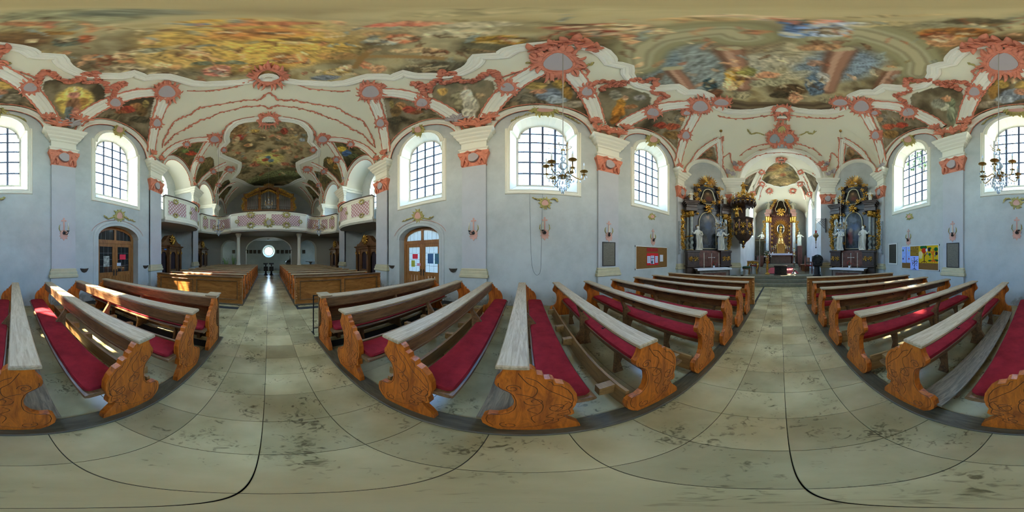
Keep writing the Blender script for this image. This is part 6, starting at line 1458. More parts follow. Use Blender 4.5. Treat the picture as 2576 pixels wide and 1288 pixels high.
# consecration crosses with candle sconces
M_CANDLE = mat('candle wax', (0.70, 0.66, 0.50), 0.6)
def sconce(side, y, x, zc, name):
    t = thing('wall_sconce', 'black candle sconce on a painted cross, %s, %s wall' % (name, SIDE[side]), 'sconce', (side * x, y, zc), group='candle sconces of the nave')
    fr = lambda u, v, h: (-side * h, u, v)
    b = MB(); cr = [(-0.022, -0.1), (0.022, -0.1), (0.022, 0.26), (0.075, 0.245), (0.09, 0.275), (0.075, 0.305), (0.022, 0.29), (0.03, 0.36), (0.0, 0.375), (-0.03, 0.36), (-0.022, 0.29), (-0.075, 0.305), (-0.09, 0.275), (-0.075, 0.245), (-0.022, 0.26)]
    b.plate(cr, [], 0.0, 0.008, fr); b.build('painted_cross', M_PALEPINK, t)
    sh = [(-0.10, -0.06), (-0.14, -0.13), (-0.11, -0.18), (-0.15, -0.24), (-0.10, -0.25), (-0.12, -0.32), (-0.05, -0.30), (0.0, -0.38), (0.05, -0.30), (0.12, -0.32), (0.10, -0.25), (0.15, -0.24), (0.11, -0.18), (0.14, -0.13), (0.10, -0.06), (0.05, -0.03), (0.0, -0.05), (-0.05, -0.03)]
    b = MB(); b.plate(sh, [], 0.0, 0.008, fr); b.build('painted_shield', M_PALEPINK, t)
    for sg in (-1, 1):
        b = MB(); b.tube([fr(sg * 0.10, -0.10, 0.006), fr(sg * 0.155, 0.0, 0.006), fr(sg * 0.15, 0.08, 0.006), fr(sg * 0.12, 0.15, 0.006)], [0.02, 0.03, 0.025, 0.006], 5, flat=0.4)
        for k in range(3): b.tube([fr(sg * 0.14, -0.02 + k * 0.05, 0.008), fr(sg * (0.18 - 0.01 * k), 0.02 + k * 0.05, 0.008)], [0.016, 0.003], 4)
        b.build('painted_palm', M_OLIVE, t)
    b = MB(); b.ball(fr(0, -0.13, 0.03), 0.05, 8, 5, (0.5, 1, 1)); b.tube([fr(0, -0.13, 0.03), fr(-0.03, -0.18, 0.09), fr(-0.06, -0.19, 0.14), fr(-0.09, -0.14, 0.17), fr(-0.08, -0.10, 0.17)], 0.011, 6)
    b.tube([fr(0.0, -0.13, 0.04), fr(-0.02, -0.09, 0.08), fr(-0.05, -0.11, 0.11), fr(-0.04, -0.15, 0.12)], 0.009, 5); b.build('bracket', M_BLACK, t, smooth=True)
    b = MB(); c = fr(-0.08, -0.10, 0.17); b.lathe([(0.012, 0), (0.04, 0.012), (0.045, 0.03), (0.03, 0.03)], 10, c); b.build('drip_pan', M_BLACK, t, smooth=40)
    b = MB(); b.lathe([(0.014, 0.02), (0.013, 0.27), (0.004, 0.285)], 8, c); b.build('candle', M_CANDLE, t, smooth=40)
for s in (-1, 1):
    for y, x, zc, nm in ((-1.60, 4.93, 2.46, 'on the pilaster next to the doors'), (0.62, 5.03, 2.46, 'below the middle window'), (2.80, 4.93, 2.46, 'over the memorial tablet'), (5.05, 5.03, 2.42, 'above the notice board')): sconce(s, y, x, zc, nm)
# holy water bowls
M_BOWL = mat('brown marble', (0.10, 0.075, 0.055), 0.4, var=0.4, vscale=12)
for s in (-1, 1):
    for y, nm in ((-2.36, 'between the doors and the pilaster'), (-5.32, 'between the doors and the gallery pier')):
        b = MB(); pr = [(0.02, -0.15), (0.09, -0.12), (0.14, -0.04), (0.155, 0.0), (0.13, 0.0), (0.10, -0.05), (0.02, -0.08)]
        b.loft([[(-s * r * math.sin(a), r * math.cos(a), z) for a in [PI * k / 12 for k in range(13)]] for r, z in pr], closed=False, cap=False)
        b.build('holy_water_bowl', M_BOWL, loc=(s * 5.035, y, 1.18), smooth=50, label='half-round brown stone holy water bowl %s, %s wall' % (nm, SIDE[s]), cat='bowl', group='holy water bowls')
# cord hanging from the middle window, slim loudspeakers
b = MB(); b.tube([on_x(p[0], p[1], -5.02) for p in catmull([(1332, 474), (1334, 560), (1336, 640), (1340, 675), (1347, 690), (1354, 691), (1360, 678), (1362, 620), (1364, 520), (1365, 474)], 4)], 0.005, 4)
b.build('pull_cord', mat('grey cord', (0.24, 0.26, 0.27), 0.8), label='thin grey cord hanging in a loop on the wall below the middle window', cat='cord')
for s in (-1, 1):
    t = thing('column_speaker', 'slim grey column loudspeaker on the pilaster beside the %s side altar' % SIDE[s], 'loudspeaker', (s * 4.93, 6.83, 1.70), group='column loudspeakers')
    b = MB(); b.bbox(*sorted((0, -s * 0.07)), -0.055, 0.055, 0, 1.72, 0.01); b.build('housing', mat('grey housing', (0.30, 0.32, 0.33), 0.6), t)
    for k in range(6):
        b = MB(); b.lathe([(0.035, 0), (0.035, 0.004), (0.02, 0.004)], 12); b.xf(Matrix.Rotation(-s * PI / 2, 4, 'Y')); b.build('speaker_cone', mat('grille grey', (0.16, 0.17, 0.18), 0.7), t, loc=(-s * 0.071, 0, 0.2 + k * 0.27))
# ------------------------------------------------------------------ chandeliers
def crystal_mat():
    m = bpy.data.materials.new('cut glass'); m.use_nodes = True; b = m.node_tree.nodes['Principled BSDF']
    b.inputs['Base Color'].default_value = (0.72, 0.84, 0.92, 1); b.inputs['Roughness'].default_value = 0.06; b.inputs['Transmission Weight'].default_value = 0.55; b.inputs['Specular IOR Level'].default_value = 0.9
    MATS['cut glass'] = m; return m
M_CRYS = crystal_mat(); M_BULB = mat('clear bulb', (0.78, 0.86, 0.9), 0.05, spec=0.8)
M_WIRE = mat('hanging rod', (0.34, 0.32, 0.27), 0.6)
def drop(b, x, y, z, r=0.016, l=0.06):
    b.loft([[(x + q * math.cos(a), y + q * math.sin(a), z + h) for a in [2 * PI * k / 5 for k in range(5)]] for q, h in ((0.001, 0), (r, -l * 0.55), (r * 0.6, -l * 0.85), (0.001, -l))])
def chandelier(loc, ztop, label, n=6, R_=0.33, rod=0.008, sc=1.0):
    t = thing('chandelier', label, 'chandelier', loc, R.uniform(0, 1), group='crystal chandeliers')
    H = (ztop - loc[2]); C_ = 12 if sc > 0.9 else 8
    b = MB(); b.tube([(0, 0, 1.02), (0, 0, H)], rod, 5); b.build('hanging_rod', M_WIRE, t)
    b = MB(); b.lathe([(0.045, H - 0.10), (0.07, H - 0.04), (0.075, H + 0.05)], 10); b.build('ceiling_rose', M_BRASS, t, smooth=40)
    b = MB(); b.lathe([(0.01, 0.36), (0.045, 0.40), (0.03, 0.46), (0.02, 0.50), (0.075, 0.56), (0.085, 0.60), (0.06, 0.655), (0.025, 0.68), (0.03, 0.72), (0.05, 0.76), (0.03, 0.80), (0.022, 0.86), (0.045, 0.91), (0.03, 0.95), (0.015, 1.0)], C_); b.build('glass_stem', M_CRYS, t, smooth=30)
    b = MB(); b.lathe([(0.005, 0.30), (0.05, 0.32), (0.085, 0.35), (0.09, 0.365), (0.03, 0.38)], C_); b.build('bowl', M_BRASS, t, smooth=40)
    b = MB()
    for k in range(6):
        a = 2 * PI * k / 6; c, s_ = math.cos(a), math.sin(a)
        b.tube([(0.02 * c, 0.02 * s_, 0.98), (0.08 * c, 0.08 * s_, 1.0), (0.13 * c, 0.13 * s_, 1.05), (0.15 * c, 0.15 * s_, 1.09), (0.13 * c, 0.13 * s_, 1.11), (0.115 * c, 0.115 * s_, 1.085)], 0.006, 4)
    b.lathe([(0.015, 0.96), (0.04, 0.98), (0.03, 1.01), (0.01, 1.03)], 8); b.build('crown_scrolls', M_BRASS, t, smooth=True)
    cr = MB()
    for k in range(n):
        a = 2 * PI * k / n; c, s_ = math.cos(a), math.sin(a); up = 0.0 if k % 2 else 0.10; r1 = R_ * (1.0 if k % 2 else 0.78)
        P = lambda r, z: (r * c, r * s_, z)
        b = MB(); b.tube([P(0.05, 0.36), P(r1 * 0.4, 0.40), P(r1 * 0.62, 0.34), P(r1 * 0.82, 0.31), P(r1 * 0.97, 0.34), P(r1, 0.41), P(r1, 0.47 + up)], 0.010, 5); ar_ = b.build('arm', M_BRASS, t, smooth=True)
        b = MB(); b.lathe([(0.01, 0.46 + up), (0.03, 0.475 + up), (0.07, 0.49 + up), (0.068, 0.497 + up), (0.012, 0.487 + up)], 10, (r1 * c, r1 * s_, 0)); b.build('drip_pan', M_BRASS, ar_, smooth=40); b = MB(); b.lathe([(0.008, 0.40), (0.045, 0.415), (0.01, 0.412)], 8, (r1 * c, r1 * s_, 0)); b.build('lower_pan', M_BRASS, ar_, smooth=40)
        b = MB(); b.lathe([(0.014, 0.49 + up), (0.014, 0.62 + up)], 8, (r1 * c, r1 * s_, 0)); b.build('candle', M_CANDLE, ar_, smooth=40)
        b = MB(); b.lathe([(0.008, 0.62 + up), (0.015, 0.64 + up), (0.012, 0.67 + up), (0.002, 0.70 + up)], 7, (r1 * c, r1 * s_, 0)); b.build('bulb', M_BULB, ar_, smooth=True)
        for q in range(5): an = a + 2 * PI * q / 5; drop(cr, r1 * c + 0.05 * math.cos(an), r1 * s_ + 0.05 * math.sin(an), 0.40, 0.010, 0.05 + 0.04 * (q % 2))
        for q in range(4): drop(cr, r1 * c * (0.35 + 0.16 * q), r1 * s_ * (0.35 + 0.16 * q), 0.31, 0.013, 0.07)
    for ring, z, m_, l in ((0.085, 0.33, 10, 0.06), (0.11, 0.22, 12, 0.08), (0.06, 0.14, 8, 0.07), (0.02, 0.09, 3, 0.09)):
        for q in range(m_): an = 2 * PI * q / m_ + ring * 9; drop(cr, ring * math.cos(an), ring * math.sin(an), z, 0.016, l); drop(cr, ring * math.cos(an + 0.2), ring * math.sin(an + 0.2), z + 0.06, 0.008, 0.05)
    cr.build('crystal_drops', M_CRYS, t, kind='stuff', recalc=False)
    return t
def roof_z(x, y): return float(vault(np.array(x), np.array(y)))
for s in (-1, 1):
    chandelier((s * 2.68, 0.64, 2.70), roof_z(2.68, 0.64), 'large crystal chandelier before the middle window, %s side' % SIDE[s], 6, 0.36)
    chandelier((s * 2.72, -8.55, 2.70), roof_z(2.72, -8.55), 'crystal chandelier beside the first gallery, %s side' % SIDE[s], 8, 0.34, sc=0.6)
    chandelier((s * 2.85, 7.42, 2.62), roof_z(2.85, 7.42), 'crystal chandelier before the %s side altar' % SIDE[s], 8, 0.30, sc=0.6)
chandelier((0, -13.3, 5.55), roof_z(0, -13.3), 'crystal chandelier hanging before the organ pipes', 8, 0.36, sc=0.6)

# ------------------------------------------------------------------ carved ornament, statues
def gilt(b, c, r, rnd, n=9, out=(0, -1, 0), up=(0, 0, 1)):
    c = Vector(c); o = Vector(out); u = Vector(up); s_ = o.cross(u).normalized()
    b.ball(tuple(c + o * r * 0.15), r * 0.30, 6, 4)
    for k in range(n):
        a = 2 * PI * k / n + rnd.uniform(-0.3, 0.3); d = s_ * math.cos(a) + u * math.sin(a); e_ = s_ * math.cos(a + 1.2) + u * math.sin(a + 1.2)
        b.tube([c + d * r * 0.25 + o * r * 0.1, c + d * r * 0.6 + o * r * 0.28, c + d * r * 0.9 + e_ * r * 0.2 + o * r * 0.2, c + d * r * 0.95 + e_ * r * 0.45 + o * r * 0.08], [r * 0.14, r * 0.18, r * 0.12, r * 0.02], 5)
def statue_mesh(h=1.2, arm=1, wings=False, seed=0, robe=1.0):
    rnd = random.Random(seed); b = MB(); loops = []; n = 14
    for f, rx, ry in ((0.0, 0.155, 0.12), (0.03, 0.15, 0.12), (0.15, 0.125, 0.105), (0.35, 0.115, 0.095), (0.50, 0.125, 0.095), (0.60, 0.105, 0.08), (0.70, 0.125, 0.085), (0.79, 0.14, 0.075), (0.83, 0.09, 0.06), (0.85, 0.038, 0.038), (0.875, 0.036, 0.036)):
        loops.append([((rx * (1 + 0.10 * math.sin(5 * a + seed + f * 4)) * math.cos(a) + 0.03 * math.sin(f * 5 + seed)) * h * robe, ry * (1 + 0.12 * math.sin(7 * a + seed)) * math.sin(a) * h * robe, f * h) for a in [2 * PI * k / n for k in range(n)]])
    b.loft(loops)
    hx = 0.03 * math.sin(0.87 * 5 + seed) * h
    b.ball((hx, -0.01 * h, 0.935 * h), 0.066 * h, 10, 7, (0.82, 0.95, 1.15)); b.ball((hx, 0.015 * h, 0.955 * h), 0.066 * h, 8, 5, (0.95, 0.95, 1.0)); b.tube([(hx, -0.07 * h, 0.945 * h), (hx, -0.083 * h, 0.925 * h)], 0.008 * h, 4)
    for sg in (-1, 1):
        if sg * arm > 0: P = [(sg * 0.12, 0, 0.79), (sg * 0.20, -0.04, 0.68), (sg * 0.27, -0.10, 0.66), (sg * 0.33, -0.13, 0.72 if seed % 2 else 0.62)]
        else: P = [(sg * 0.12, 0, 0.79), (sg * 0.17, -0.03, 0.64), (sg * 0.10, -0.12, 0.60), (sg * 0.02, -0.13, 0.64)]
        b.tube([(x * h, y * h, z * h) for x, y, z in P], [0.045 * h, 0.042 * h, 0.032 * h, 0.022 * h], 7); b.ball((P[3][0] * h, P[3][1] * h, P[3][2] * h), 0.028 * h, 6, 4)
    for k in range(5):                              # hanging folds of the cloak
        x = (k - 2) * 0.055; b.tube([(x * h, -0.10 * h, 0.60 * h), ((x + 0.02 * math.sin(k)) * h, -0.125 * h, 0.35 * h), (x * 1.2 * h, -0.12 * h, 0.04 * h)], [0.014 * h, 0.022 * h, 0.02 * h], 5)
    if wings:
        for sg in (-1, 1):
            for k in range(4): b.tube([(sg * 0.06 * h, 0.07 * h, 0.74 * h), (sg * (0.20 + 0.03 * k) * h, 0.12 * h, (0.86 - 0.07 * k) * h), (sg * (0.30 + 0.02 * k) * h, 0.14 * h, (0.80 - 0.13 * k) * h)], [0.03 * h, 0.04 * h, 0.008 * h], 5)
    b.bbox(-0.13 * h, 0.13 * h, -0.11 * h, 0.11 * h, -0.03 * h, 0.0, 0.004)
    return b
def statue(label, loc, rz, h, arm=1, wings=False, seed=0, material=None, robe=1.0):
    o = statue_mesh(h, arm, wings, seed, robe).build('statue', material or M_STATUE, smooth=60, label=label, cat='statue', loc=loc); o.rotation_euler = (0, 0, rz); return o
M_SILV = mat('silvered statue', (0.62, 0.58, 0.42), 0.35, metal=0.35)
M_MARB = mat('red brown marble', (0.19, 0.075, 0.05), 0.3, var=0.55, vscale=6, detail=9)
M_MARBP = mat('pink marble', (0.42, 0.24, 0.20), 0.3, var=0.4, vscale=8, detail=9)
M_COLM = mat('green grey marble', (0.25, 0.27, 0.24), 0.25, var=0.35, vscale=9, detail=8)
M_CLOTH = mat('altar linen', (0.74, 0.76, 0.80), 0.85, var=0.08, vscale=10)
M_FLAME = mat('silver', (0.55, 0.53, 0.47), 0.3, metal=1.0)
def painting(parent, outline, y, fn, name='painting', nu=70, nv=100):
    us = [p[0] for p in outline]; vs = [p[1] for p in outline]; u0, u1, v0, v1 = min(us), max(us), min(vs), max(vs)
    U, V = np.meshgrid(np.linspace(0, 1, nu), np.linspace(0, 1, nv)); X_ = u0 + (u1 - u0) * U; Z_ = v0 + (v1 - v0) * V
    C = fn(U, V); l = np.where(C <= 0.04045, C / 12.92, ((C + 0.055) / 1.055) ** 2.4)
    return grid_object(name, X_, np.full_like(U, y), Z_, inpoly(X_, Z_, outline), l * 1.6, MATS.get('oil painting') or paint_mat('oil painting', 0.35), parent)
def oil(blobs, cols, seed):
    def f(U, V):
        n = fbm(U * 3, V * 4.5, 1.4, seed, 5); n = np.clip((n - 0.3) / 0.4, 0, 0.999) * (len(cols) - 1); C0 = np.array(cols) / 255.0; i = n.astype(int); t = (n - i)[..., None]
        C = C0[i] * (1 - t) + C0[np.minimum(i + 1, len(cols) - 1)] * t; wu = U + 0.10 * (fbm(U, V, 6, seed + 3, 3) - 0.5); wv = V + 0.10 * (fbm(U, V, 6, seed + 8, 3) - 0.5)
        for u, v, ru, rv, c, al in blobs:
            d = np.hypot((wu - u) / ru, (wv - v) / rv); w = (np.clip((1.3 - d) / 0.7, 0, 1) * al)[..., None]; C = C * (1 - w) + np.array(c) / 255 * w
        return C
    return f
def candlestick(label, loc, h, material=None, ch=0.25, group=None, r=0.05):
    t = thing('candlestick', label, 'candlestick', loc, group=group)
    b = MB(); b.lathe([(r, 0), (r, 0.015), (r * 0.4, 0.04), (r * 0.3, h * 0.3), (r * 0.45, h * 0.4), (r * 0.25, h * 0.5), (r * 0.3, h * 0.85), (r * 0.7, h * 0.95), (r * 0.7, h)], 10); b.build('holder', material or M_FLAME, t, smooth=40)
    b = MB(); b.lathe([(0.014, h), (0.013, h + ch), (0.003, h + ch + 0.015)], 8); b.build('candle', M_CANDLE, t, smooth=40)
    return t
M_VASE = mat('white pot', (0.72, 0.74, 0.78), 0.4); M_FLOWER = mat('red flower', (0.45, 0.012, 0.018), 0.7); M_LEAFG = mat('leaf green', (0.04, 0.10, 0.025), 0.6)
def plant_pot(label, loc, r=0.055, petals=None, n=12, spread=0.14):
    t = thing('potted_flower', label, 'flower', loc); rnd = random.Random(int(loc[0] * 100))
    b = MB(); b.lathe([(r * 0.75, 0), (r, 0.10), (r * 1.05, 0.12), (r * 0.8, 0.11)], 12); b.build('pot', M_VASE, t, smooth=40)
    for k in range(n):
        a = rnd.uniform(0, 6.28); d = rnd.uniform(0.02, spread); z = rnd.uniform(0.16, 0.36); c = Vector((d * math.cos(a), d * math.sin(a), z))
        b = MB(); b.tube([(0, 0, 0.1), c * 0.6 + Vector((0, 0, 0.06)), c], 0.004, 4); b.build('stalk', M_LEAFG, t)
        b = MB()
        for q in range(5): an = 2 * PI * q / 5 + a; b.tube([c, c + Vector((0.025 * math.cos(an), 0.025 * math.sin(an), 0.012)), c + Vector((0.045 * math.cos(an), 0.045 * math.sin(an), -0.005))], [0.008, 0.018, 0.004], 5, flat=0.5)
        b.build('bloom', petals or (M_FLOWER if rnd.random() < 0.75 else M_LEAFG), t)
    return t

# ------------------------------------------------------------------ side altars
DARKP = [(14, 18, 22), (30, 36, 44), (46, 54, 64), (34, 36, 36), (20, 20, 18)]
OIL_N = oil([(0.5, 0.80, 0.28, 0.12, (96, 96, 98), 0.8), (0.55, 0.62, 0.22, 0.14, (38, 56, 84), 0.8), (0.42, 0.45, 0.24, 0.10, (70, 78, 84), 0.6), (0.3, 0.25, 0.2, 0.12, (88, 84, 76), 0.5), (0.68, 0.35, 0.14, 0.18, (34, 40, 52), 0.7), (0.5, 0.86, 0.09, 0.05, (150, 128, 108), 0.7)], DARKP, 4)
OIL_S = oil([(0.45, 0.78, 0.3, 0.10, (90, 96, 108), 0.7), (0.68, 0.45, 0.16, 0.16, (120, 116, 112), 0.7), (0.3, 0.30, 0.16, 0.2, (110, 34, 26), 0.75), (0.7, 0.28, 0.18, 0.14, (60, 66, 84), 0.7), (0.5, 0.58, 0.3, 0.1, (56, 74, 108), 0.7), (0.32, 0.5, 0.1, 0.06, (140, 116, 96), 0.6)], DARKP, 14)
OIL_T = oil([(0.5, 0.55, 0.3, 0.25, (76, 56, 34), 0.8), (0.45, 0.7, 0.12, 0.1, (120, 96, 66), 0.7), (0.55, 0.35, 0.25, 0.15, (80, 34, 24), 0.7)], [(24, 20, 14), (44, 36, 24), (30, 26, 18)], 8)
def helix(r, z0, z1, turns, rad, n=40, dr=0.025):
    return [[(dr * math.cos(2 * PI * turns * i / n) + rad * math.cos(a), dr * math.sin(2 * PI * turns * i / n) + rad * math.sin(a), z0 + (z1 - z0) * i / n) for a in [2 * PI * k / 12 for k in range(12)]] for i in range(n + 1)]
def ring_path(pts, y, r, b): b.tube([(u, y, v) for u, v in pts] + [(pts[0][0], y, pts[0][1])], r, 6)
def side_altar(s):
    n = (-s * 0.726, -0.688); th_ = math.atan2(n[0], -n[1]); rnd = random.Random(5 + s)
    base = Vector((s * DM[0], DM[1], 0))
    t = thing('side_altar', 'dark marble and gold side altar with %s, %s side' % ('a sombre blue painting' if s < 0 else 'a red-robed figure painted', SIDE[s]), 'altar', tuple(base), th_)
    Mx = Matrix.Translation(base) @ Matrix.Rotation(th_, 4, 'Z')
    W = lambda x, y, z: tuple(Mx @ Vector((x, y, z)))
    def part(name, b, m, smooth=False, parent=t): return b.build(name, m, parent, smooth=smooth)
    b = MB(); b.bbox(-1.28, 1.28, -0.55, -0.02, 0.0, 0.18, 0.02); b.bbox(-1.22, 1.22, -0.50, -0.02, 0.18, 1.02, 0.02); part('plinth', b, M_DARK)
    b = MB(); b.bbox(-0.86, 0.86, -1.25, -0.5, 0.0, 0.12, 0.015); b.bbox(-0.78, 0.78, -1.18, -0.5, 0.12, 0.85, 0.02); b.bbox(-0.84, 0.84, -1.22, -0.5, 0.85, 0.96, 0.02); ms = part('mensa', b, mat('mottled grey marble', (0.23, 0.20, 0.17), 0.35, var=0.6, vscale=7, detail=8))
    b = MB(); b.bbox(-0.62, 0.62, -1.20, -1.18, 0.22, 0.76, 0.008); part('antependium', b, M_MARB, parent=ms)
    b = MB(); gilt(b, (0, -1.21, 0.5), 0.16, rnd, 10); part('gilt_emblem', b, M_GOLD, True, ms)
    b = MB(); b.bbox(-0.92, 0.92, -1.28, -0.52, 0.962, 0.985, 0.008); b.bbox(-0.92, 0.92, -1.29, -1.275, 0.90, 0.985, 0.003)
    c_ = b.build('altar_cloth', M_CLOTH, label='white linen cloth on the %s side altar table' % SIDE[s], cat='cloth', loc=tuple(base)); c_.rotation_euler = (0, 0, th_)
    b = MB(); b.bbox(-0.78, 0.78, -0.46, -0.02, 1.02, 1.90, 0.02); part('predella', b, M_MARB)
    for sg in (-1, 1):
        b = MB(); b.bbox(sg * 0.93 - 0.30, sg * 0.93 + 0.30, -0.62, -0.02, 1.02, 1.80, 0.02); b.bbox(sg * 0.93 - 0.34, sg * 0.93 + 0.34, -0.66, -0.02, 1.78, 1.90, 0.02); b.bbox(sg * 0.93 - 0.34, sg * 0.93 + 0.34, -0.66, -0.02, 1.02, 1.12, 0.02); pd = part('pedestal', b, M_DARK)
        b = MB(); gilt(b, (sg * 0.93 - 0.13, -0.63, 1.46), 0.13, rnd, 8); part('gilt_ornament', b, M_GOLD, True, pd); b = MB(); gilt(b, (sg * 0.93 + 0.13, -0.63, 1.46), 0.13, rnd, 8); part('gilt_ornament', b, M_GOLD, True, pd)
        for xx, yy in ((0.98, -0.42), (1.12, -0.20)):
            o = (sg * xx, yy, 0)
            b = MB(); b.lathe([(0.125, 1.90), (0.125, 1.94), (0.10, 1.98), (0.11, 2.02)], 14, o); lp = helix(0, 2.02, 2.62, 2.0, 0.092, 30, 0.028); b.loft([[(p[0] + o[0], p[1] + o[1], p[2]) for p in l] for l in lp]); b.lathe([(0.095, 2.66), (0.09, 2.72), (0.082, 3.70)], 14, o); cl = part('column', b, M_COLM, 40)
            b = MB(); b.lathe([(0.10, 2.60), (0.115, 2.64), (0.10, 2.68)], 12, o); part('gilt_ring', b, M_GOLD, True, cl); b = MB(); b.lathe([(0.085, 3.68), (0.09, 3.74), (0.11, 3.86), (0.15, 3.94), (0.15, 3.98)], 10, o)
            for k in range(8): a = 2 * PI * k / 8; b.tube([(o[0] + 0.085 * math.cos(a), o[1] + 0.085 * math.sin(a), 3.70), (o[0] + 0.12 * math.cos(a), o[1] + 0.12 * math.sin(a), 3.80), (o[0] + 0.16 * math.cos(a), o[1] + 0.16 * math.sin(a), 3.84)], [0.03, 0.035, 0.01], 5)
            part('gilt_capital', b, M_GOLD, True, cl); b = MB(); b.lathe([(0.128, 1.90), (0.13, 1.93), (0.105, 1.96)], 12, o); part('gilt_base', b, M_GOLD, True, cl)
        # entablature block
        b = MB(); cx = sg * 1.0
        for w_, z0, z1 in ((0.30, 3.98, 4.18), (0.27, 4.18, 4.34), (0.33, 4.34, 4.42), (0.38, 4.42, 4.50), (0.42, 4.50, 4.56)): b.bbox(cx - w_, cx + w_, -0.42 - w_ * 0.55, -0.02, z0, z1, 0.015)
        part('entablature', b, M_DARK)
        b = MB(); b.tube([(sg * 1.25, -0.25, 4.56), (sg * 1.1, -0.25, 4.80), (sg * 0.85, -0.22, 4.86), (sg * 0.66, -0.2, 5.05), (sg * 0.60, -0.2, 5.35), (sg * 0.70, -0.2, 5.52), (sg * 0.55, -0.2, 5.66), (sg * 0.3, -0.2, 5.72)], [0.12, 0.16, 0.15, 0.13, 0.11, 0.10, 0.09, 0.07], 8); part('pediment_scroll', b, M_DARK, True)
        for u, v, r in ((0.62, 4.70, 0.16), (0.72, 5.02, 0.15), (0.55, 5.30, 0.12), (0.62, 5.60, 0.12), (0.80, 5.58, 0.09), (0.30, 4.62, 0.14), (1.02, 4.85, 0.12)):
            b = MB(); gilt(b, (sg * u, -0.38, v), r, rnd, 8); part('gilt_ornament', b, M_GOLD, True)
        # gilded side volutes (ears)
        b = MB()
        for v, u, r in ((4.0, 1.36, 0.15), (3.7, 1.42, 0.16), (3.4, 1.38, 0.14), (3.1, 1.46, 0.18), (2.8, 1.44, 0.17), (2.5, 1.38, 0.16), (2.25, 1.42, 0.14), (2.05, 1.34, 0.12)): gilt(b, (sg * u, -0.15, v), r, rnd, 9)
        b.tube([(sg * 1.30, -0.1, 4.1), (sg * 1.42, -0.1, 3.7), (sg * 1.34, -0.1, 3.3), (sg * 1.48, -0.1, 2.9), (sg * 1.40, -0.1, 2.4), (sg * 1.30, -0.1, 2.0)], 0.07, 7); part('gilt_wing', b, M_GOLD, True)
    # back wall of the retable and the painting
    b = MB(); b.bbox(-1.15, 1.15, -0.14, -0.02, 1.90, 4.2, 0.01); b.bbox(-0.75, 0.75, -0.16, -0.02, 4.2, 5.6, 0.01); part('retable_back', b, mat('blue black marble', (0.03, 0.035, 0.05), 0.35, var=0.5, vscale=4))
    out = [(-0.50, 2.0), (0.50, 2.0), (0.50, 3.45)] + arc(0, 3.45, 0.50, 0.62, 0, PI, 18)[1:]
    ob = [(u * 0.985, v) for u, v in out]; p_ = painting(t, ob, -0.20, OIL_N if s < 0 else OIL_S)
    b = MB(); ring_path(out, -0.21, 0.035, b); part('painting_frame', b, mat('pale gilt frame', (0.55, 0.50, 0.34), 0.4, metal=0.2), True, p_)
    for sg in (-1, 1):
        for v in (2.3, 3.2, 3.95): b = MB(); gilt(b, (sg * 0.60, -0.22, v), 0.10, rnd, 7); part('gilt_ornament', b, M_GOLD, True)
    b = MB(); gilt(b, (0, -0.32, 4.24), 0.24, rnd, 12); part('gilt_ornament', b, M_GOLD, True)
    up_ = [(-0.36, 4.62), (-0.12, 4.52), (0.12, 4.52), (0.36, 4.62), (0.42, 4.80), (0.34, 5.05)] + arc(0, 5.15, 0.30, 0.32, 0.1, PI - 0.1, 12) + [(-0.34, 5.05), (-0.42, 4.80)]
    p2_ = painting(t, up_, -0.28, OIL_T, 'upper_painting', 50, 50); b = MB(); ring_path(up_, -0.29, 0.032, b); part('painting_frame', b, MATS['pale gilt frame'], True, p2_)
    # sunburst with the triangle
    b = MB()
    for k in range(27):
        a = -0.25 + (PI + 0.5) * k / 26; L = (0.46 if k % 2 else 0.56); c = Vector((0, -0.24, 5.86)); d = Vector((math.cos(a), 0, math.sin(a)))
        b.tube([c + d * 0.14, c + d * L], [0.012, 0.026], 4)
    sb = part('sunburst', b, M_GOLD)
    b = MB(); b.ball((0, -0.28, 5.82), 0.19, 12, 6, (1.2, 0.4, 0.7)); part('cloud_ring', b, M_FLAME, True, sb)
    b = MB(); b.plate([(-0.15, 5.74), (0.15, 5.74), (0, 6.0)], [], 0.0, 0.05, lambda u, v, h: (u, -0.38 - h, v)); part('triangle', b, M_GOLD, False, sb)
    b = MB()
    for k in range(9): b.tube([(-0.24 + 0.06 * k, -0.34, 5.72), (-0.24 + 0.06 * k, -0.36, 5.62), (-0.24 + 0.06 * k, -0.34, 5.56)], [0.028, 0.03, 0.008], 5)
    part('lambrequin', b, M_GOLD, True, sb)
    rz = th_
    names = ('white robed saint statue at the aisle end of the %s side altar', 'white robed saint statue at the wall end of the %s side altar')
    for sg in (-1, 1):
        st_ = statue(names[0 if sg * -s > 0 else 1] % SIDE[s], W(sg * 0.64, -0.56, 1.935), rz - sg * 0.15, 1.22, arm=sg, seed=3 + sg + s)
        statue('white winged angel statue seated on top of the %s side altar, %s end' % (SIDE[s], 'aisle' if sg * -s > 0 else 'wall'), W(sg * 0.98, -0.36, 4.58), rz + sg * 0.3, 0.62, arm=sg, wings=True, seed=sg + 8)
        candlestick('candlestick on the %s side altar, %s end of the cloth' % (SIDE[s], 'aisle' if sg * -s > 0 else 'wall'), W(sg * 0.42, -0.78, 0.985), 0.16, ch=0.62)
    plant_pot('white pot of red flowers on the %s side altar' % SIDE[s], W(0.05, -0.95, 0.985))
    b = MB(); b.lathe([(0.09, 0), (0.06, 0.03), (0.02, 0.06), (0.02, 0.20)], 10); b.bbox(-0.012, 0.012, -0.012, 0.012, 0.2, 0.72, 0.002); b.bbox(-0.17, 0.17, -0.012, 0.012, 0.52, 0.545, 0.002)
    for c in ((-0.17, 0, 0.53), (0.17, 0, 0.53), (0, 0, 0.73)): b.ball(c, 0.03, 6, 4)
    o = b.build('altar_crucifix', M_FLAME, label='silver standing crucifix on the %s side altar' % SIDE[s], cat='crucifix', loc=W(0.03, -0.70, 0.985), smooth=40); o.rotation_euler = (0, 0, th_)
side_altar(-1); side_altar(1)

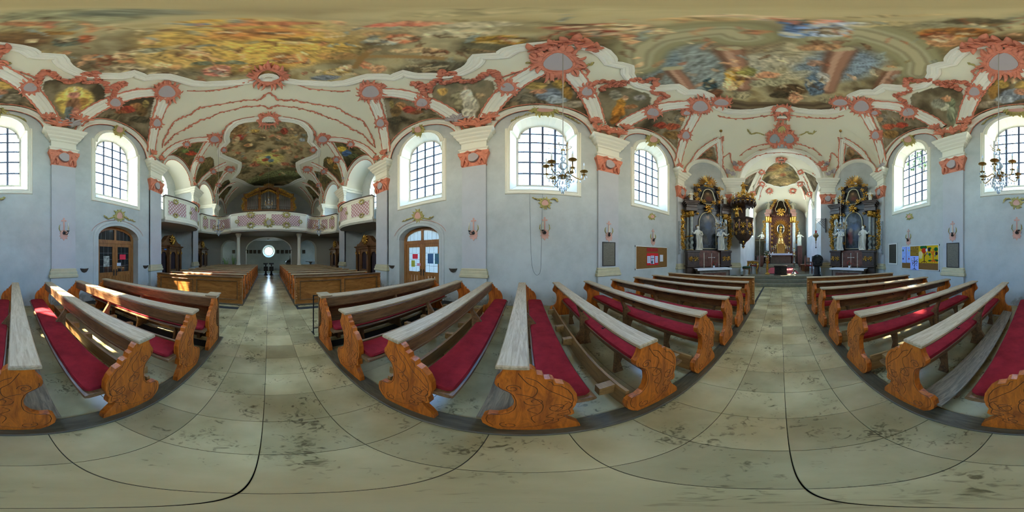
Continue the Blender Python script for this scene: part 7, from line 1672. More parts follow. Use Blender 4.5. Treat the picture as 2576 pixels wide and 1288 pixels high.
# ------------------------------------------------------------------ high altar
def high_altar():
    Y0 = 17.5; rnd = random.Random(2)
    t = thing('high_altar', 'tall red marble and gold high altar with a radiant Madonna niche', 'altar', (0, Y0, CF))
    def part(name, b, m, smooth=False, parent=t): return b.build(name, m, parent, smooth=smooth)
    Z = lambda py: CAMH + Y0 * math.tan((644 - py) * PI / 1288) - CF
    X = lambda px: Y0 * math.tan((px - 1965) * 2 * PI / 2576)
    b = MB(); b.bbox(-1.74, 1.74, -1.9, 0.9, 0, 0.16, 0.02); b.bbox(-1.7, 1.7, -1.5, 0.9, 0.16, 0.32, 0.02); part('altar_dais', b, M_STEP)
    b = MB(); b.bbox(-1.05, 1.05, -0.95, 0.0, 0.32, 1.25, 0.03); b.bbox(-1.15, 1.15, -1.0, 0.0, 1.25, 1.36, 0.02); part('mensa', b, mat('brown stone', (0.10, 0.075, 0.05), 0.4, var=0.4, vscale=5))
    b = MB(); b.bbox(-1.20, 1.20, -1.04, 0.0, 1.362, 1.385, 0.005); b.bbox(-1.20, 1.20, -1.055, -1.04, 1.20, 1.385, 0.003); b.build('altar_cloth', mat('lace linen', (0.66, 0.66, 0.70), 0.85, var=0.5, vscale=30), label='white lace cloth over the high altar table', cat='cloth', loc=(0, Y0, CF))
    zb, zc0, zc1 = Z(632), Z(560), Z(548)
    b = MB(); b.bbox(-1.70, 1.70, 0.1, 0.8, 0.32, zb, 0.02); part('plinth', b, M_MARB)
    for sg in (-1, 1):
        for u, yy, r in ((1.42, 0.0, 0.18), (1.14, 0.25, 0.10)):
            b = MB(); b.lathe([(r * 1.3, zb), (r * 1.3, zb + 0.08), (r, zb + 0.14), (r * 0.98, zb + 1.0), (r * 0.88, zc0)], 16, (sg * u, yy, 0)); c_ = part('column', b, mat('pale column marble', (0.50, 0.52, 0.46), 0.2, var=0.3, vscale=6) if u > 1.3 else M_MARBP, 40)
            b = MB(); b.lathe([(r * 0.9, zc0 - 0.02), (r * 1.1, zc0 + 0.12), (r * 1.6, zc1 + 0.05), (r * 1.6, zc1 + 0.12)], 12, (sg * u, yy, 0))
            for k in range(8): a = 2 * PI * k / 8; b.tube([(sg * u + r * math.cos(a), yy + r * math.sin(a), zc0), (sg * u + r * 1.4 * math.cos(a), yy + r * 1.4 * math.sin(a), zc0 + 0.14), (sg * u + r * 1.9 * math.cos(a), yy + r * 1.9 * math.sin(a), zc0 + 0.18)], [0.04, 0.045, 0.01], 5)
            part('gilt_capital', b, M_GOLD, True, c_)
        b = MB(); b.bbox(sg * 1.42 - 0.24, sg * 1.42 + 0.24, -0.30, 0.7, zc1 + 0.12, zc1 + 0.40, 0.02); b.bbox(sg * 1.42 - 0.32, sg * 1.42 + 0.32, -0.38, 0.7, zc1 + 0.40, zc1 + 0.52, 0.02); b.bbox(sg * 1.30 - 0.3, sg * 1.30 + 0.3, -0.2, 0.7, zc1 + 0.52, zc1 + 0.95, 0.04); part('entablature', b, M_MARBP)
        b = MB(); b.bbox(sg * 1.42 - 0.22, sg * 1.42 + 0.22, -0.25, 0.5, 0.32, zb, 0.02); pd = part('pedestal', b, M_MARB); b = MB(); gilt(b, (sg * 1.42, -0.28, zb - 0.5), 0.18, rnd, 9); part('gilt_ornament', b, M_GOLD, True, pd)
        b = MB(); b.tube([(sg * 1.25, 0.2, zc1 + 0.95), (sg * 1.05, 0.2, zc1 + 1.3), (sg * 0.8, 0.2, zc1 + 1.55), (sg * 0.72, 0.2, zc1 + 1.9), (sg * 0.5, 0.2, zc1 + 2.2), (sg * 0.2, 0.2, zc1 + 2.35)], [0.16, 0.18, 0.16, 0.14, 0.12, 0.1], 8); part('pediment_scroll', b, M_MARB, True)
        b = MB()
        for k in range(9): gilt(b, (sg * (1.75 + 0.08 * math.sin(k * 1.7)), 0.1, zb + 1.0 + k * 0.28), 0.19, rnd, 8)
        part('gilt_ear', b, M_GOLD, True); b = MB()
        for k in range(7): gilt(b, (sg * (1.15 - 0.12 * k), 0.02, zc1 + 0.95 + 0.22 * k), 0.16, rnd, 8)
        part('gilt_ornament', b, M_GOLD, True)
        for k in range(6):
            b = MB(); gilt(b, (sg * (0.92 + 0.04 * (k % 2)), 0.12, zb + 0.5 + k * 0.45), 0.13, rnd, 8); part('gilt_garland', b, M_GOLD, True)
    b = MB(); b.bbox(-1.5, 1.5, 0.45, 0.8, zb, zc1 + 0.5, 0.02); b.bbox(-0.85, 0.85, 0.4, 0.8, zc1 + 0.5, zc1 + 2.2, 0.05); part('retable_back', b, M_MARB)
    # radiant niche
    zc = Z(575); b = MB()
    for k in range(56):
        a = 2 * PI * k / 56; L = 0.92 if k % 2 else 0.76; d = Vector((math.cos(a), 0, math.sin(a) * 1.25)); c = Vector((0, 0.30, zc)); b.tube([c + d * 0.40, c + d * L], [0.016, 0.034], 4)
    rg = part('ray_glory', b, M_GOLD)
    b = MB(); b.tube([(0.36 * math.cos(a), 0.28, zc + 0.52 * math.sin(a)) for a in [2 * PI * k / 28 for k in range(29)]], 0.06, 6); part('cloud_wreath', b, M_FLAME, True, rg)
    b = MB(); b.plate([(0.33 * math.cos(a), zc + 0.5 * math.sin(a)) for a in [2 * PI * k / 24 for k in range(24)]], [], 0, 0.03, lambda u, v, h: (u, 0.34 - h, v)); part('dark_niche', b, mat('niche shadow blue', (0.02, 0.03, 0.035), 0.7), False, rg)
    sm = statue_mesh(0.85, 1, False, 4, 1.1); sm.xf(Matrix.Translation((0, 0.22, zc - 0.42))); part('madonna_figure', sm, M_GOLD, True, rg)
    # tabernacle tower
    b = MB(); z = 1.385; b.bbox(-0.42, 0.42, -0.5, 0.1, z, z + 0.95, 0.03); b.bbox(-0.48, 0.48, -0.56, 0.1, z + 0.95, z + 1.05, 0.02); b.lathe([(0.40, z + 1.05), (0.34, z + 1.35), (0.28, z + 1.6), (0.34, z + 1.66), (0.2, z + 1.9), (0.1, z + 2.2)], 14, (0, -0.2, 0)); tb_ = part('tabernacle', b, mat('gilded wood', (0.52, 0.26, 0.06), 0.35, metal=0.6, var=0.4, vscale=9), 40)
    for sg in (-1, 1):
        b = MB(); b.lathe([(0.05, z + 0.05), (0.04, z + 0.1), (0.04, z + 0.85), (0.06, z + 0.93)], 10, (sg * 0.36, -0.55, 0)); part('gilt_column', b, M_GOLD, True, tb_)
        b = MB(); gilt(b, (sg * 0.52, -0.4, z + 0.7), 0.2, rnd, 8); part('gilt_ornament', b, M_GOLD, True, tb_)
    b = MB(); gilt(b, (0, -0.5, z + 1.2), 0.2, rnd, 10); part('gilt_ornament', b, M_GOLD, True, tb_); b = MB(); gilt(b, (0, -0.45, z + 1.75), 0.16, rnd, 9); part('gilt_ornament', b, M_GOLD, True, tb_)
    # top painting
    z2 = zc1 + 0.75; up_ = [(-0.50, z2), (0.50, z2), (0.58, z2 + 0.3), (0.40, z2 + 0.7)] + arc(0, z2 + 0.95, 0.34, 0.36, 0.1, PI - 0.1, 10) + [(-0.40, z2 + 0.7), (-0.58, z2 + 0.3)]
    p_ = painting(t, up_, 0.10, oil([], [(18, 15, 10), (30, 25, 16), (16, 14, 10)], 3), 'upper_painting', 30, 30); b = MB(); ring_path(up_, 0.09, 0.04, b); part('painting_frame', b, MATS['pale gilt frame'], True, p_)
    b = MB(); gilt(b, (0, -0.05, z2 - 0.12), 0.42, rnd, 16); part('gilt_crest', b, M_GOLD, True)
    b = MB()
    for k in range(9): gilt(b, ((k - 4) * 0.22, 0.0, zc1 + 2.55 - abs(k - 4) * 0.10), 0.18, rnd, 8)
    part('gilt_crown', b, M_GOLD, True)
    b = MB()
    for k in range(13): b.tube([((k - 6) * 0.16, 0.12, zc1 + 0.48), ((k - 6) * 0.16, 0.08, zc1 + 0.28), ((k - 6) * 0.16, 0.1, zc1 + 0.15)], [0.07, 0.06, 0.012], 5)
    part('lambrequin', b, M_MARB, True)
    g = 'high altar candlesticks'
    for sg in (-1, 1):
        for k in range(3): candlestick('gilt candlestick, %s from the tabernacle, %s half of the high altar' % (('first', 'second', 'third')[k], SIDE[sg]), (sg * (0.55 + k * 0.18), Y0 - 0.55, CF + 1.385), 0.5 - 0.08 * k, M_GOLD, 0.35, g, 0.07)
        plant_pot('red flowers on the high altar, %s half' % SIDE[sg], (sg * 0.82, Y0 - 0.85, CF + 1.385), 0.06)
        statue('pale gilded bishop statue beside the high altar, %s side' % SIDE[sg], (sg * 2.02, Y0 - 0.15, CF + 2.25), sg * -0.3, 1.45, arm=sg, seed=5 + sg, material=M_SILV)
        statue('gilded winged angel on the high altar cornice, %s side' % SIDE[sg], (sg * 1.32, Y0 - 0.0, CF + zc1 + 0.99), sg * -0.4, 0.85, arm=-sg, wings=True, seed=sg + 12, material=M_SILV)
        b = MB(); b.bbox(sg * 2.02 - 0.25, sg * 2.02 + 0.25, -0.4, 0.2, 0, 2.2, 0.03); b.build('statue_plinth', M_MARB, label='red marble plinth under the bishop statue, %s side' % SIDE[sg], cat='plinth', loc=(0, Y0, CF))
high_altar()

# ------------------------------------------------------------------ pulpit on the north chancel pier
def pulpit():
    d_ = 8.95; az = (1870 - AXIS_PX) * 2 * PI / 2576; c = (d_ * math.sin(az), d_ * math.cos(az), 0); rnd = random.Random(9)
    t = thing('pulpit', 'dark carved pulpit with gilded panels and sounding board on the north pier', 'pulpit', c, 0.2)
    def part(name, b, m, smooth=False, parent=t): return b.build(name, m, parent, smooth=smooth)
    M_PW = mat('dark pulpit wood', (0.055, 0.028, 0.018), 0.35, var=0.5, vscale=8)
    b = MB(); b.lathe([(0.02, 2.05), (0.10, 2.12), (0.07, 2.2), (0.16, 2.35), (0.34, 2.5), (0.44, 2.62), (0.50, 2.72), (0.56, 2.78), (0.54, 2.86)], 8, a0=PI / 8); part('corbel', b, M_PW, 30)
    b = MB(); b.lathe([(0.54, 2.86), (0.50, 2.92), (0.48, 3.0), (0.48, 3.5), (0.52, 3.56), (0.58, 3.62), (0.60, 3.68), (0.52, 3.68), (0.46, 3.62)], 8, a0=PI / 8); bk = part('basket', b, M_PW)
    for k in range(8):
        a = 2 * PI * (k + 0.5) / 8 + PI / 8; n_ = Vector((math.cos(a), math.sin(a), 0)); 
        if n_.y > 0.3: continue
        b = MB(); gilt(b, tuple(n_ * 0.46 + Vector((0, 0, 3.24))), 0.16, rnd, 11, tuple(n_)); part('gilt_relief', b, M_GOLD, True, bk); b = MB(); gilt(b, tuple(n_ * 0.50 + Vector((0, 0, 2.84))), 0.11, rnd, 8, tuple(n_)); part('gilt_relief', b, M_GOLD, True, bk)
        a2 = a + PI / 8; n2 = Vector((math.cos(a2), math.sin(a2), 0)); b = MB(); b.tube([n2 * 0.49 + Vector((0, 0, 2.95)), n2 * 0.53 + Vector((0, 0, 3.1)), n2 * 0.50 + Vector((0, 0, 3.45)), n2 * 0.54 + Vector((0, 0, 3.55))], [0.05, 0.055, 0.04, 0.05], 6); part('corner_volute', b, M_MARB, True, bk)
        b = MB(); gilt(b, tuple(n2 * 0.53 + Vector((0, 0, 3.5))), 0.07, rnd, 6, tuple(n2)); part('gilt_ornament', b, M_GOLD, True, bk); b = MB(); gilt(b, tuple(n2 * 0.55 + Vector((0, 0, 3.0))), 0.07, rnd, 6, tuple(n2)); part('gilt_ornament', b, M_GOLD, True, bk)
    b = MB(); b.lathe([(0.02, 2.02), (0.06, 2.06), (0.05, 2.12)], 8); b.tube([(0, 0, 2.2), (0.02, -0.1, 2.3), (0, -0.18, 2.42)], 0.05, 5); part('gilt_pendant', b, M_GOLD, True)
    b = MB(); b.bbox(-0.25, 0.12, 0.15, 0.50, 2.3, 4.5, 0.02); part('back_panel', b, M_PW)
    b = MB(); b.lathe([(0.40, 4.40), (0.60, 4.46), (0.66, 4.60), (0.70, 4.66), (0.68, 4.74), (0.56, 4.82), (0.40, 4.92), (0.22, 5.05)], 12); cn = part('sounding_board', b, M_PW, 30)
    b = MB()
    for k in range(18): a = 2 * PI * k / 18; n_ = Vector((math.cos(a), math.sin(a), 0)); b.tube([n_ * 0.66 + Vector((0, 0, 4.62)), n_ * 0.66 + Vector((0, 0, 4.50)), n_ * 0.63 + Vector((0, 0, 4.38))], [0.07, 0.075, 0.012], 5)
    part('lambrequin', b, M_PW, True, cn)
    b = MB(); b.lathe([(0.665, 4.57), (0.70, 4.60), (0.665, 4.63)], 18)
    for k in range(10): a = 2 * PI * k / 10; n_ = (math.cos(a), math.sin(a), 0); gilt(b, (0.62 * n_[0], 0.62 * n_[1], 4.80), 0.14, rnd, 7, n_)
    for k in range(7): a = 2 * PI * k / 7; n_ = (math.cos(a), math.sin(a), 0); gilt(b, (0.28 * n_[0], 0.28 * n_[1], 5.10), 0.15, rnd, 7, n_)
    part('gilt_ornament', b, M_GOLD, True, cn)
    sm = statue_mesh(0.75, 1, False, 6); sm.xf(Matrix.Translation((0, 0, 5.20))); part('crowning_figure', sm, M_GOLD, True, cn)
    sm = statue_mesh(0.42, -1, True, 3); sm.xf(Matrix.Translation((-0.48, -0.1, 4.84))); part('putto', sm, M_STATUE, True, cn)
    sm = statue_mesh(0.42, 1, True, 5); sm.xf(Matrix.Translation((0.48, -0.1, 4.84))); part('putto', sm, M_GOLD, True, cn)
    sm = statue_mesh(0.72, -1, True, 9); sm.xf(Matrix.Translation((-0.30, -0.18, 3.72))); sm.build('pulpit_angel', M_GOLD, smooth=True, label='gilded winged figure standing on the pulpit rim', cat='statue', loc=c)
pulpit()
# ------------------------------------------------------------------ organ
def organ():
    Y0 = -16.2; rnd = random.Random(1); F_ = 3.46
    t = thing('organ', 'pipe organ in a brown wooden case with gilded carvings', 'organ', (0, Y0, F_), PI)
    def part(name, b, m, smooth=False, parent=t): return b.build(name, m, parent, smooth=smooth)
    M_OC = wood('organ case wood', (0.14, 0.055, 0.016), (0.28, 0.125, 0.04), 2.0, 2, 0.4, 6.0); M_PIPE = mat('tin pipe', (0.34, 0.36, 0.37), 0.28, metal=0.9); M_OIN = mat('organ interior', (0.012, 0.010, 0.008), 0.9)
    # local: front faces -Y (towards the nave after the half turn)
    b = MB(); b.bbox(-2.35, 2.35, -0.2, 1.0, 0, 2.75, 0.03); b.bbox(-2.45, 2.45, -0.28, 1.0, 2.68, 2.82, 0.02); part('case_base', b, M_OC)
    b = MB(); b.bbox(-2.25, 2.25, 0.25, 1.0, 2.82, 4.2, 0.02); b.bbox(-0.85, 0.85, 0.25, 1.0, 4.2, 5.05, 0.02); part('case_back', b, M_OIN)
    for x, h in ((-2.28, 4.40), (-0.90, 5.10), (0.90, 5.10), (2.28, 4.40)):
        b = MB(); b.bbox(x - 0.12, x + 0.12, -0.12, 0.9, 2.82, h, 0.02); b.bbox(x - 0.16, x + 0.16, -0.16, 0.9, 2.82, 2.98, 0.015); po = part('case_post', b, M_OC)
        b = MB(); gilt(b, (x, -0.14, 3.9 if abs(x) > 1 else 4.1), 0.13, rnd, 8); part('gilt_ornament', b, M_GOLD, True, po)
    def corn(pts, name, dep=0.30):
        b = MB(); path = catmull(pts, 6); pr = [(0.0, 0.0), (-0.05, 0.06), (-0.05, 0.14), (-0.14, 0.2), (-0.18, 0.28), (0.9, 0.28), (0.9, 0.0)]
        b.loft([[(x, -0.1 + d, z + h) for d, h in pr] for x, z in path]); part(name, b, M_OC)
    corn([(-1.0, 5.02), (-0.55, 5.06), (-0.3, 5.22), (0, 5.32), (0.3, 5.22), (0.55, 5.06), (1.0, 5.02)], 'cornice')
    for s in (-1, 1):
        corn([(s * 0.98, 4.85), (s * 1.3, 4.72), (s * 1.7, 4.46), (s * 2.1, 4.36), (s * 2.5, 4.34)], 'cornice')
        b = MB()
        for k in range(9): x = 1.05 + k * 0.15; gilt(b, (s * x, -0.30, 4.98 - 0.075 * k + (0.06 if k < 5 else 0.0)), 0.17, rnd, 8)
        part('gilt_cresting', b, M_GOLD, True)
        b = MB()
        for k in range(8): x = 1.06 + k * 0.15; gilt(b, (s * x, -0.22, 4.62 - 0.062 * k), 0.11, rnd, 7)
        part('gilt_veil', b, M_GOLD, True)
        b = MB()
        for k in range(7): gilt(b, (s * (2.50 + 0.10 * math.sin(k * 1.1)), 0.0, 2.95 + 0.20 * k), 0.20, rnd, 8)
        part('gilt_wing', b, M_GOLD, True)
    b = MB()
    for k in range(11): x = (k - 5) * 0.15; gilt(b, (x, -0.24, 4.88 - 0.012 * abs(k - 5) ** 2 + (0.06 if k in (5,) else 0)), 0.14, rnd, 8)
    part('gilt_veil', b, M_GOLD, True)
    b = MB()
    for k in range(5): gilt(b, ((k - 2) * 0.2, -0.22, 5.66 - 0.07 * abs(k - 2)), 0.16, rnd, 8)
    part('gilt_crest', b, mat('dull gilt', (0.40, 0.20, 0.05), 0.4, metal=0.7), True)
    def pipe(x, r, z1, foot):
        b = MB(); b.lathe([(r * 0.25, 2.82), (r, 2.82 + foot), (r, z1)], 10, (x, -0.02, 0)); p_ = part('pipe', b, M_PIPE, 40)
        b = MB(); b.box(x - r * 0.55, x + r * 0.55, -0.02 - r * 1.02, -0.02 - r * 0.7, 2.82 + foot, 2.82 + foot + 0.07); part('mouth', b, M_OIN, parent=p_)
    n = 11
    for k in range(n): x = (k - 5) * 0.142; pipe(x, 0.058, 4.86 - 0.012 * (k - 5) ** 2, 0.40)
    for s in (-1, 1):
        for k in range(11): pipe(s * (1.09 + k * 0.104), 0.042, 4.62 - 0.045 * k, 0.30)
organ()

# ------------------------------------------------------------------ confessionals
def confessional(s, y, label):
    rnd = random.Random(int(y * 10)); t = thing('confessional', label, 'confessional', (s * 5.85, y, 0), s * -PI / 2 if s > 0 else PI / 2, group='confessionals in the recesses')
    W_ = wood('walnut', (0.075, 0.032, 0.012), (0.19, 0.085, 0.03), 2.0, 2, 0.38, 6.0); M_CUR = mat('dark curtain', (0.035, 0.018, 0.022), 0.95, var=0.5, vscale=3, stretch=(14, 14, 0.5))
    def part(name, b, m, smooth=False, parent=t): return b.build(name, m, parent, smooth=smooth)
    XZl = lambda yy: (lambda u, v, h: (u, yy + h, v))
    hs = [[(c - 0.26, 0.25)] + arc(c, 1.60, 0.26, 0.24, PI, 0, 10) + [(c + 0.26, 0.25)] for c in (-0.72, 0.72)]
    b = MB(); b.plate([(-1.08, 0), (1.08, 0), (1.08, 2.0), (-1.08, 2.0)], hs, 0.0, 0.05, XZl(-0.50)); part('front', b, W_)
    b = MB(); b.bbox(-1.08, -1.04, -0.45, 0.35, 0, 2.0, 0.005); part('side_panel', b, W_); b = MB(); b.bbox(1.04, 1.08, -0.45, 0.35, 0, 2.0, 0.005); part('side_panel', b, W_)
    b = MB(); b.bbox(-1.04, 1.04, 0.31, 0.35, 0, 2.0, 0.005); part('back_panel', b, W_)
    hc = [[(-0.25, 0.85)] + arc(0, 1.60, 0.25, 0.24, PI, 0, 10) + [(0.25, 0.85)]]
    b = MB(); b.plate([(-0.38, 0), (0.38, 0), (0.38, 2.0), (-0.38, 2.0)], hc, 0.0, 0.05, XZl(-0.66)); b.bbox(-0.38, -0.33, -0.62, -0.48, 0, 2.0, 0.004); b.bbox(0.33, 0.38, -0.62, -0.48, 0, 2.0, 0.004); part('centre_door', b, W_)
    for c, yy in ((-0.72, -0.42), (0.72, -0.42), (0, -0.58)):
        b = MB(); n = 24; b.loft([[(c - 0.27 + 0.54 * k / n, yy + 0.02 * math.sin(k * 1.6), z) for k in range(n + 1)] for z in (0.2, 1.9)], closed=False); part('curtain', b, M_CUR, True)
    for x in (-1.06, -0.40, 0.40, 1.06):
        b = MB(); b.bbox(x - 0.06, x + 0.06, -0.70 if abs(x) < 1 else -0.54, -0.45, 0, 2.0, 0.01); po = part('pilaster', b, W_)
        b = MB(); gilt(b, (x, -0.71 if abs(x) < 1 else -0.55, 1.78), 0.09, rnd, 7); part('gilt_capital', b, M_GOLD, True, po)
    b = MB(); pr = [(0.0, 2.0), (0.04, 2.03), (0.04, 2.09), (0.10, 2.13), (0.13, 2.19), (0.0, 2.22)]
    path = [(-1.10, 0.35), (-1.10, -0.5), (-0.42, -0.5), (-0.42, -0.68), (0.42, -0.68), (0.42, -0.5), (1.10, -0.5), (1.10, 0.35)]
    b.sweep(path, [(-(-d), z) for d, z in pr], lambda u, v, h: (u, v, h), closed=False); b.box(-1.12, 1.12, -0.52, 0.35, 2.15, 2.2); b.box(-0.44, 0.44, -0.7, -0.5, 2.15, 2.2); part('cornice', b, W_)
    b = MB(); g_ = [(-1.05, 2.2), (1.05, 2.2), (1.02, 2.32), (0.80, 2.36), (0.60, 2.48), (0.45, 2.66), (0.28, 2.78), (0, 2.82), (-0.28, 2.78), (-0.45, 2.66), (-0.60, 2.48), (-0.80, 2.36), (-1.02, 2.32)]
    b.plate(g_, [], 0.0, 0.30, XZl(-0.52)); gb = part('scroll_gable', b, W_)
    b = MB(); gilt(b, (0, -0.56, 2.55), 0.27, rnd, 14); b.tube([(0.17 * math.cos(a), -0.6, 2.55 + 0.2 * math.sin(a)) for a in [2 * PI * k / 16 for k in range(17)]], 0.035, 5); part('gilt_cartouche', b, M_GOLD, True, gb)
    b = MB(); b.plate([(0.13 * math.cos(a), 2.55 + 0.16 * math.sin(a)) for a in [2 * PI * k / 14 for k in range(14)]], [], 0, 0.06, XZl(-0.62)); part('cartouche_field', b, mat('cartouche brown', (0.10, 0.06, 0.03), 0.5), parent=gb)
for s in (-1, 1):
    confessional(s, -7.85, 'walnut confessional with gilded gable under the first gallery, %s side' % SIDE[s])
    confessional(s, -12.3, 'walnut confessional in the second recess, %s side' % SIDE[s])
b = MB(); b.box(5.30, 5.304, -7.32, -7.10, 1.93, 2.0); b.build('sign', mat('blue sign', (0.04, 0.16, 0.5), 0.5), label='small blue sign on the confessional of the south recess', cat='sign')

# ------------------------------------------------------------------ entrance hall
M_ICON = mat('dark picture', (0.02, 0.014, 0.010), 0.4, var=0.6, vscale=14, col2=(0.09, 0.055, 0.03)); M_IFR = mat('black picture frame', (0.012, 0.01, 0.008), 0.4)
k_ = 0
for px, lab in ((588, 'seen through the south side arch'), (621, 'fourth from the round window, south half'), (631, 'third from the round window, south half'), (641, 'second from the round window, south half'), (652, 'next to the round window, south half'), (699, 'next to the round window, north half'), (710, 'second from the round window, north half'), (721, 'third from the round window, north half'), (731, 'fourth from the round window, north half'), (764, 'seen through the north side arch')):
    c = on_y(px, 633.5, Y_W); t = thing('station_picture', 'small dark framed picture on the entrance hall wall, ' + lab, 'picture', (c[0], Y_W, c[2] - 0.19), group='pictures on the entrance hall wall')
    b = MB(); b.plate([(-0.17, 0), (0.17, 0), (0.17, 0.40), (-0.17, 0.40)], [[(-0.14, 0.03), (-0.14, 0.37), (0.14, 0.37), (0.14, 0.03)]], 0.003, 0.035, XZ(0)); b.build('frame', M_IFR, t, recalc=False)
    b = MB(); b.plate([(-0.14, 0.03), (0.14, 0.03), (0.14, 0.37), (-0.14, 0.37)], [], 0.004, 0.02, XZ(0)); b.build('picture', M_ICON, t)
b = MB(); b.lathe([(0.16, 0.0), (0.16, -0.04), (0.12, -0.07), (0.02, -0.08)], 14, (0, -16.4, 3.30)); b.build('ceiling_lamp', mat('lamp shade', (0.55, 0.53, 0.45), 0.5), smooth=40, label='small round ceiling lamp under the organ gallery', cat='lamp')
def stand(x, lab):
    t = thing('notice_stand', lab, 'stand', (x, -13.55, 0), group='dark stands at the end of the aisle'); M_ = mat('near black wood', (0.014, 0.010, 0.008), 0.5)
    b = MB(); b.lathe([(0.18, 0), (0.18, 0.04), (0.10, 0.10), (0.07, 0.3), (0.10, 0.5), (0.06, 0.7), (0.06, 0.9)], 10); b.build('pedestal', M_, t, smooth=40)
    b = MB(); b.bbox(-0.17, 0.17, -0.16, 0.16, 0.35, 0.75, 0.03); b.build('body', M_, t); b = MB(); b.loft([[(-0.2, -0.16, 0.88), (0.2, -0.16, 0.88), (0.2, 0.16, 1.0), (-0.2, 0.16, 1.0)], [(-0.2, -0.16, 0.91), (0.2, -0.16, 0.91), (0.2, 0.16, 1.03), (-0.2, 0.16, 1.03)]]); b.build('desk_top', M_, t)
    b = MB(); b.loft([[(-0.13, -0.08, 0.945), (0.13, -0.08, 0.945), (0.13, 0.12, 1.02), (-0.13, 0.12, 1.02)], [(-0.13, -0.08, 0.96), (0.13, -0.08, 0.96), (0.13, 0.12, 1.035), (-0.13, 0.12, 1.035)]]); b.build('paper_stack', M_PAPER, t)
stand(0.24, 'dark stand with white papers at the aisle end, toward the south pews'); stand(-0.22, 'dark stand with white papers at the aisle end, toward the north pews')
# covered font beyond the north pews
t = thing('baptismal_font', 'dark covered baptismal font with pointed lid beyond the north pews', 'font', (-2.0, -15.3, 0))
b = MB(); b.lathe([(0.30, 0), (0.30, 0.08), (0.16, 0.16), (0.14, 0.55), (0.34, 0.75), (0.42, 0.9), (0.42, 1.0)], 14); b.build('basin', mat('font stone', (0.12, 0.11, 0.09), 0.6), t, smooth=40)
b = MB(); b.lathe([(0.43, 1.0), (0.40, 1.1), (0.22, 1.22), (0.08, 1.3), (0.05, 1.4), (0.03, 1.62), (0.005, 1.7)], 14); b.build('lid', mat('font lid', (0.03, 0.024, 0.016), 0.35), t, smooth=40)
# table seen through the north arch
t = thing('side_table', 'pale round-topped table in the dark north arch', 'table', (-4.1, -15.6, 0))
b = MB(); b.lathe([(0.5, 1.02), (0.52, 1.05), (0.5, 1.08)], 18); b.build('table_top', mat('pale stone top', (0.45, 0.45, 0.45), 0.5), t, smooth=40)
b = MB(); b.lathe([(0.25, 0), (0.22, 0.06), (0.09, 0.15), (0.09, 0.9), (0.2, 1.02)], 12); b.build('pedestal', mat('font stone', (0.12, 0.11, 0.09), 0.6), t, smooth=40)
# leafy plants and handrail in the sunlit south arch
for i, (x, y, h) in enumerate(((3.45, -15.5, 1.75), (4.3, -15.9, 1.45), (3.1, -16.6, 1.35))):
    t = thing('potted_plant', 'bright green leafy plant in the sunlit south arch, %s' % ('tallest with long arching leaves', 'middle one beside the stairs', 'low one toward the arcade pier')[i], 'plant', (x, y, 0), group='plants in the south arch')
    b = MB(); b.lathe([(0.14, 0), (0.18, 0.3), (0.19, 0.32), (0.16, 0.31)], 12); b.build('pot', mat('clay pot', (0.30, 0.12, 0.06), 0.8), t, smooth=40)
    rnd = random.Random(i)
    for k in range(26):
        a = rnd.uniform(0, 6.28); r = rnd.uniform(0.1, 0.4); z = h * rnd.uniform(0.6, 1.0); d = Vector((math.cos(a), math.sin(a), 0))
        b = MB(); b.tube([Vector((0, 0, 0.3)), d * r * 0.4 + Vector((0, 0, z * 0.7)), d * r * 0.8 + Vector((0, 0, z)), d * r * 1.25 + Vector((0, 0, z * 0.88))], [0.01, 0.028, 0.03, 0.003], 4, flat=0.3); b.build('leaf', mat('sunlit leaf', (0.16, 0.34, 0.03), 0.5), t)
t = thing('staircase', 'pale stairs with dark handrail in the south arch', 'stairs', (5.3, -16.6, 0))
for k in range(9):
    b = MB(); b.bbox(-0.2, 0.9, -1.2 + k * 0.0, 0.6, 0.17 * k, 0.17 * (k + 1), 0.01) if False else b.bbox(0.10 * k - 0.2, 0.95, -1.4, -0.4, 0.17 * k, 0.17 * (k + 1), 0.01); b.build('tread', M_WALL, t)
b = MB(); b.tube([(-0.45, -0.35, 0.95), (0.85, -0.35, 2.9)], 0.025, 6); b.build('handrail', M_IFR, t)
for k in range(5):
    b = MB(); b.tube([(-0.4 + k * 0.28, -0.35, 0.0), (-0.4 + k * 0.28, -0.35, 1.0 + k * 0.42)], 0.012, 5); b.build('baluster', M_IFR, t)

# ------------------------------------------------------------------ chancel furnishings
b = MB(); b.box(-0.95, 1.15, 10.3, 15.55, CF, CF + 0.012); b.build('red_carpet', mat('red carpet', (0.28, 0.02, 0.02), 0.95), label='red carpet runner before the high altar', cat='carpet')
M_CARV = wood('black carved wood', (0.010, 0.006, 0.004), (0.035, 0.020, 0.012), 4.0, 2, 0.5, 5.0)
t = thing('carved_chest', 'low black carved wooden block table on the chancel edge', 'table', (0.0, 9.75, CF))
b = MB(); b.bbox(-0.36, 0.36, -0.25, 0.25, 0.04, 0.50, 0.02); b.build('body', M_CARV, t); b = MB(); b.bbox(-0.40, 0.40, -0.29, 0.29, 0.50, 0.55, 0.012); b.build('top', M_CARV, t)
rnd = random.Random(6); b = MB()
for k in range(4):
    for j in range(2): gilt(b, (-0.26 + 0.17 * k, -0.255, 0.17 + 0.2 * j), 0.10, rnd, 8)
b.build('carved_relief', M_CARV, t, smooth=True); b = MB(); b.bbox(-0.39, 0.39, -0.28, 0.28, 0.0, 0.05, 0.008); b.build('foot_frame', M_CARV, t)
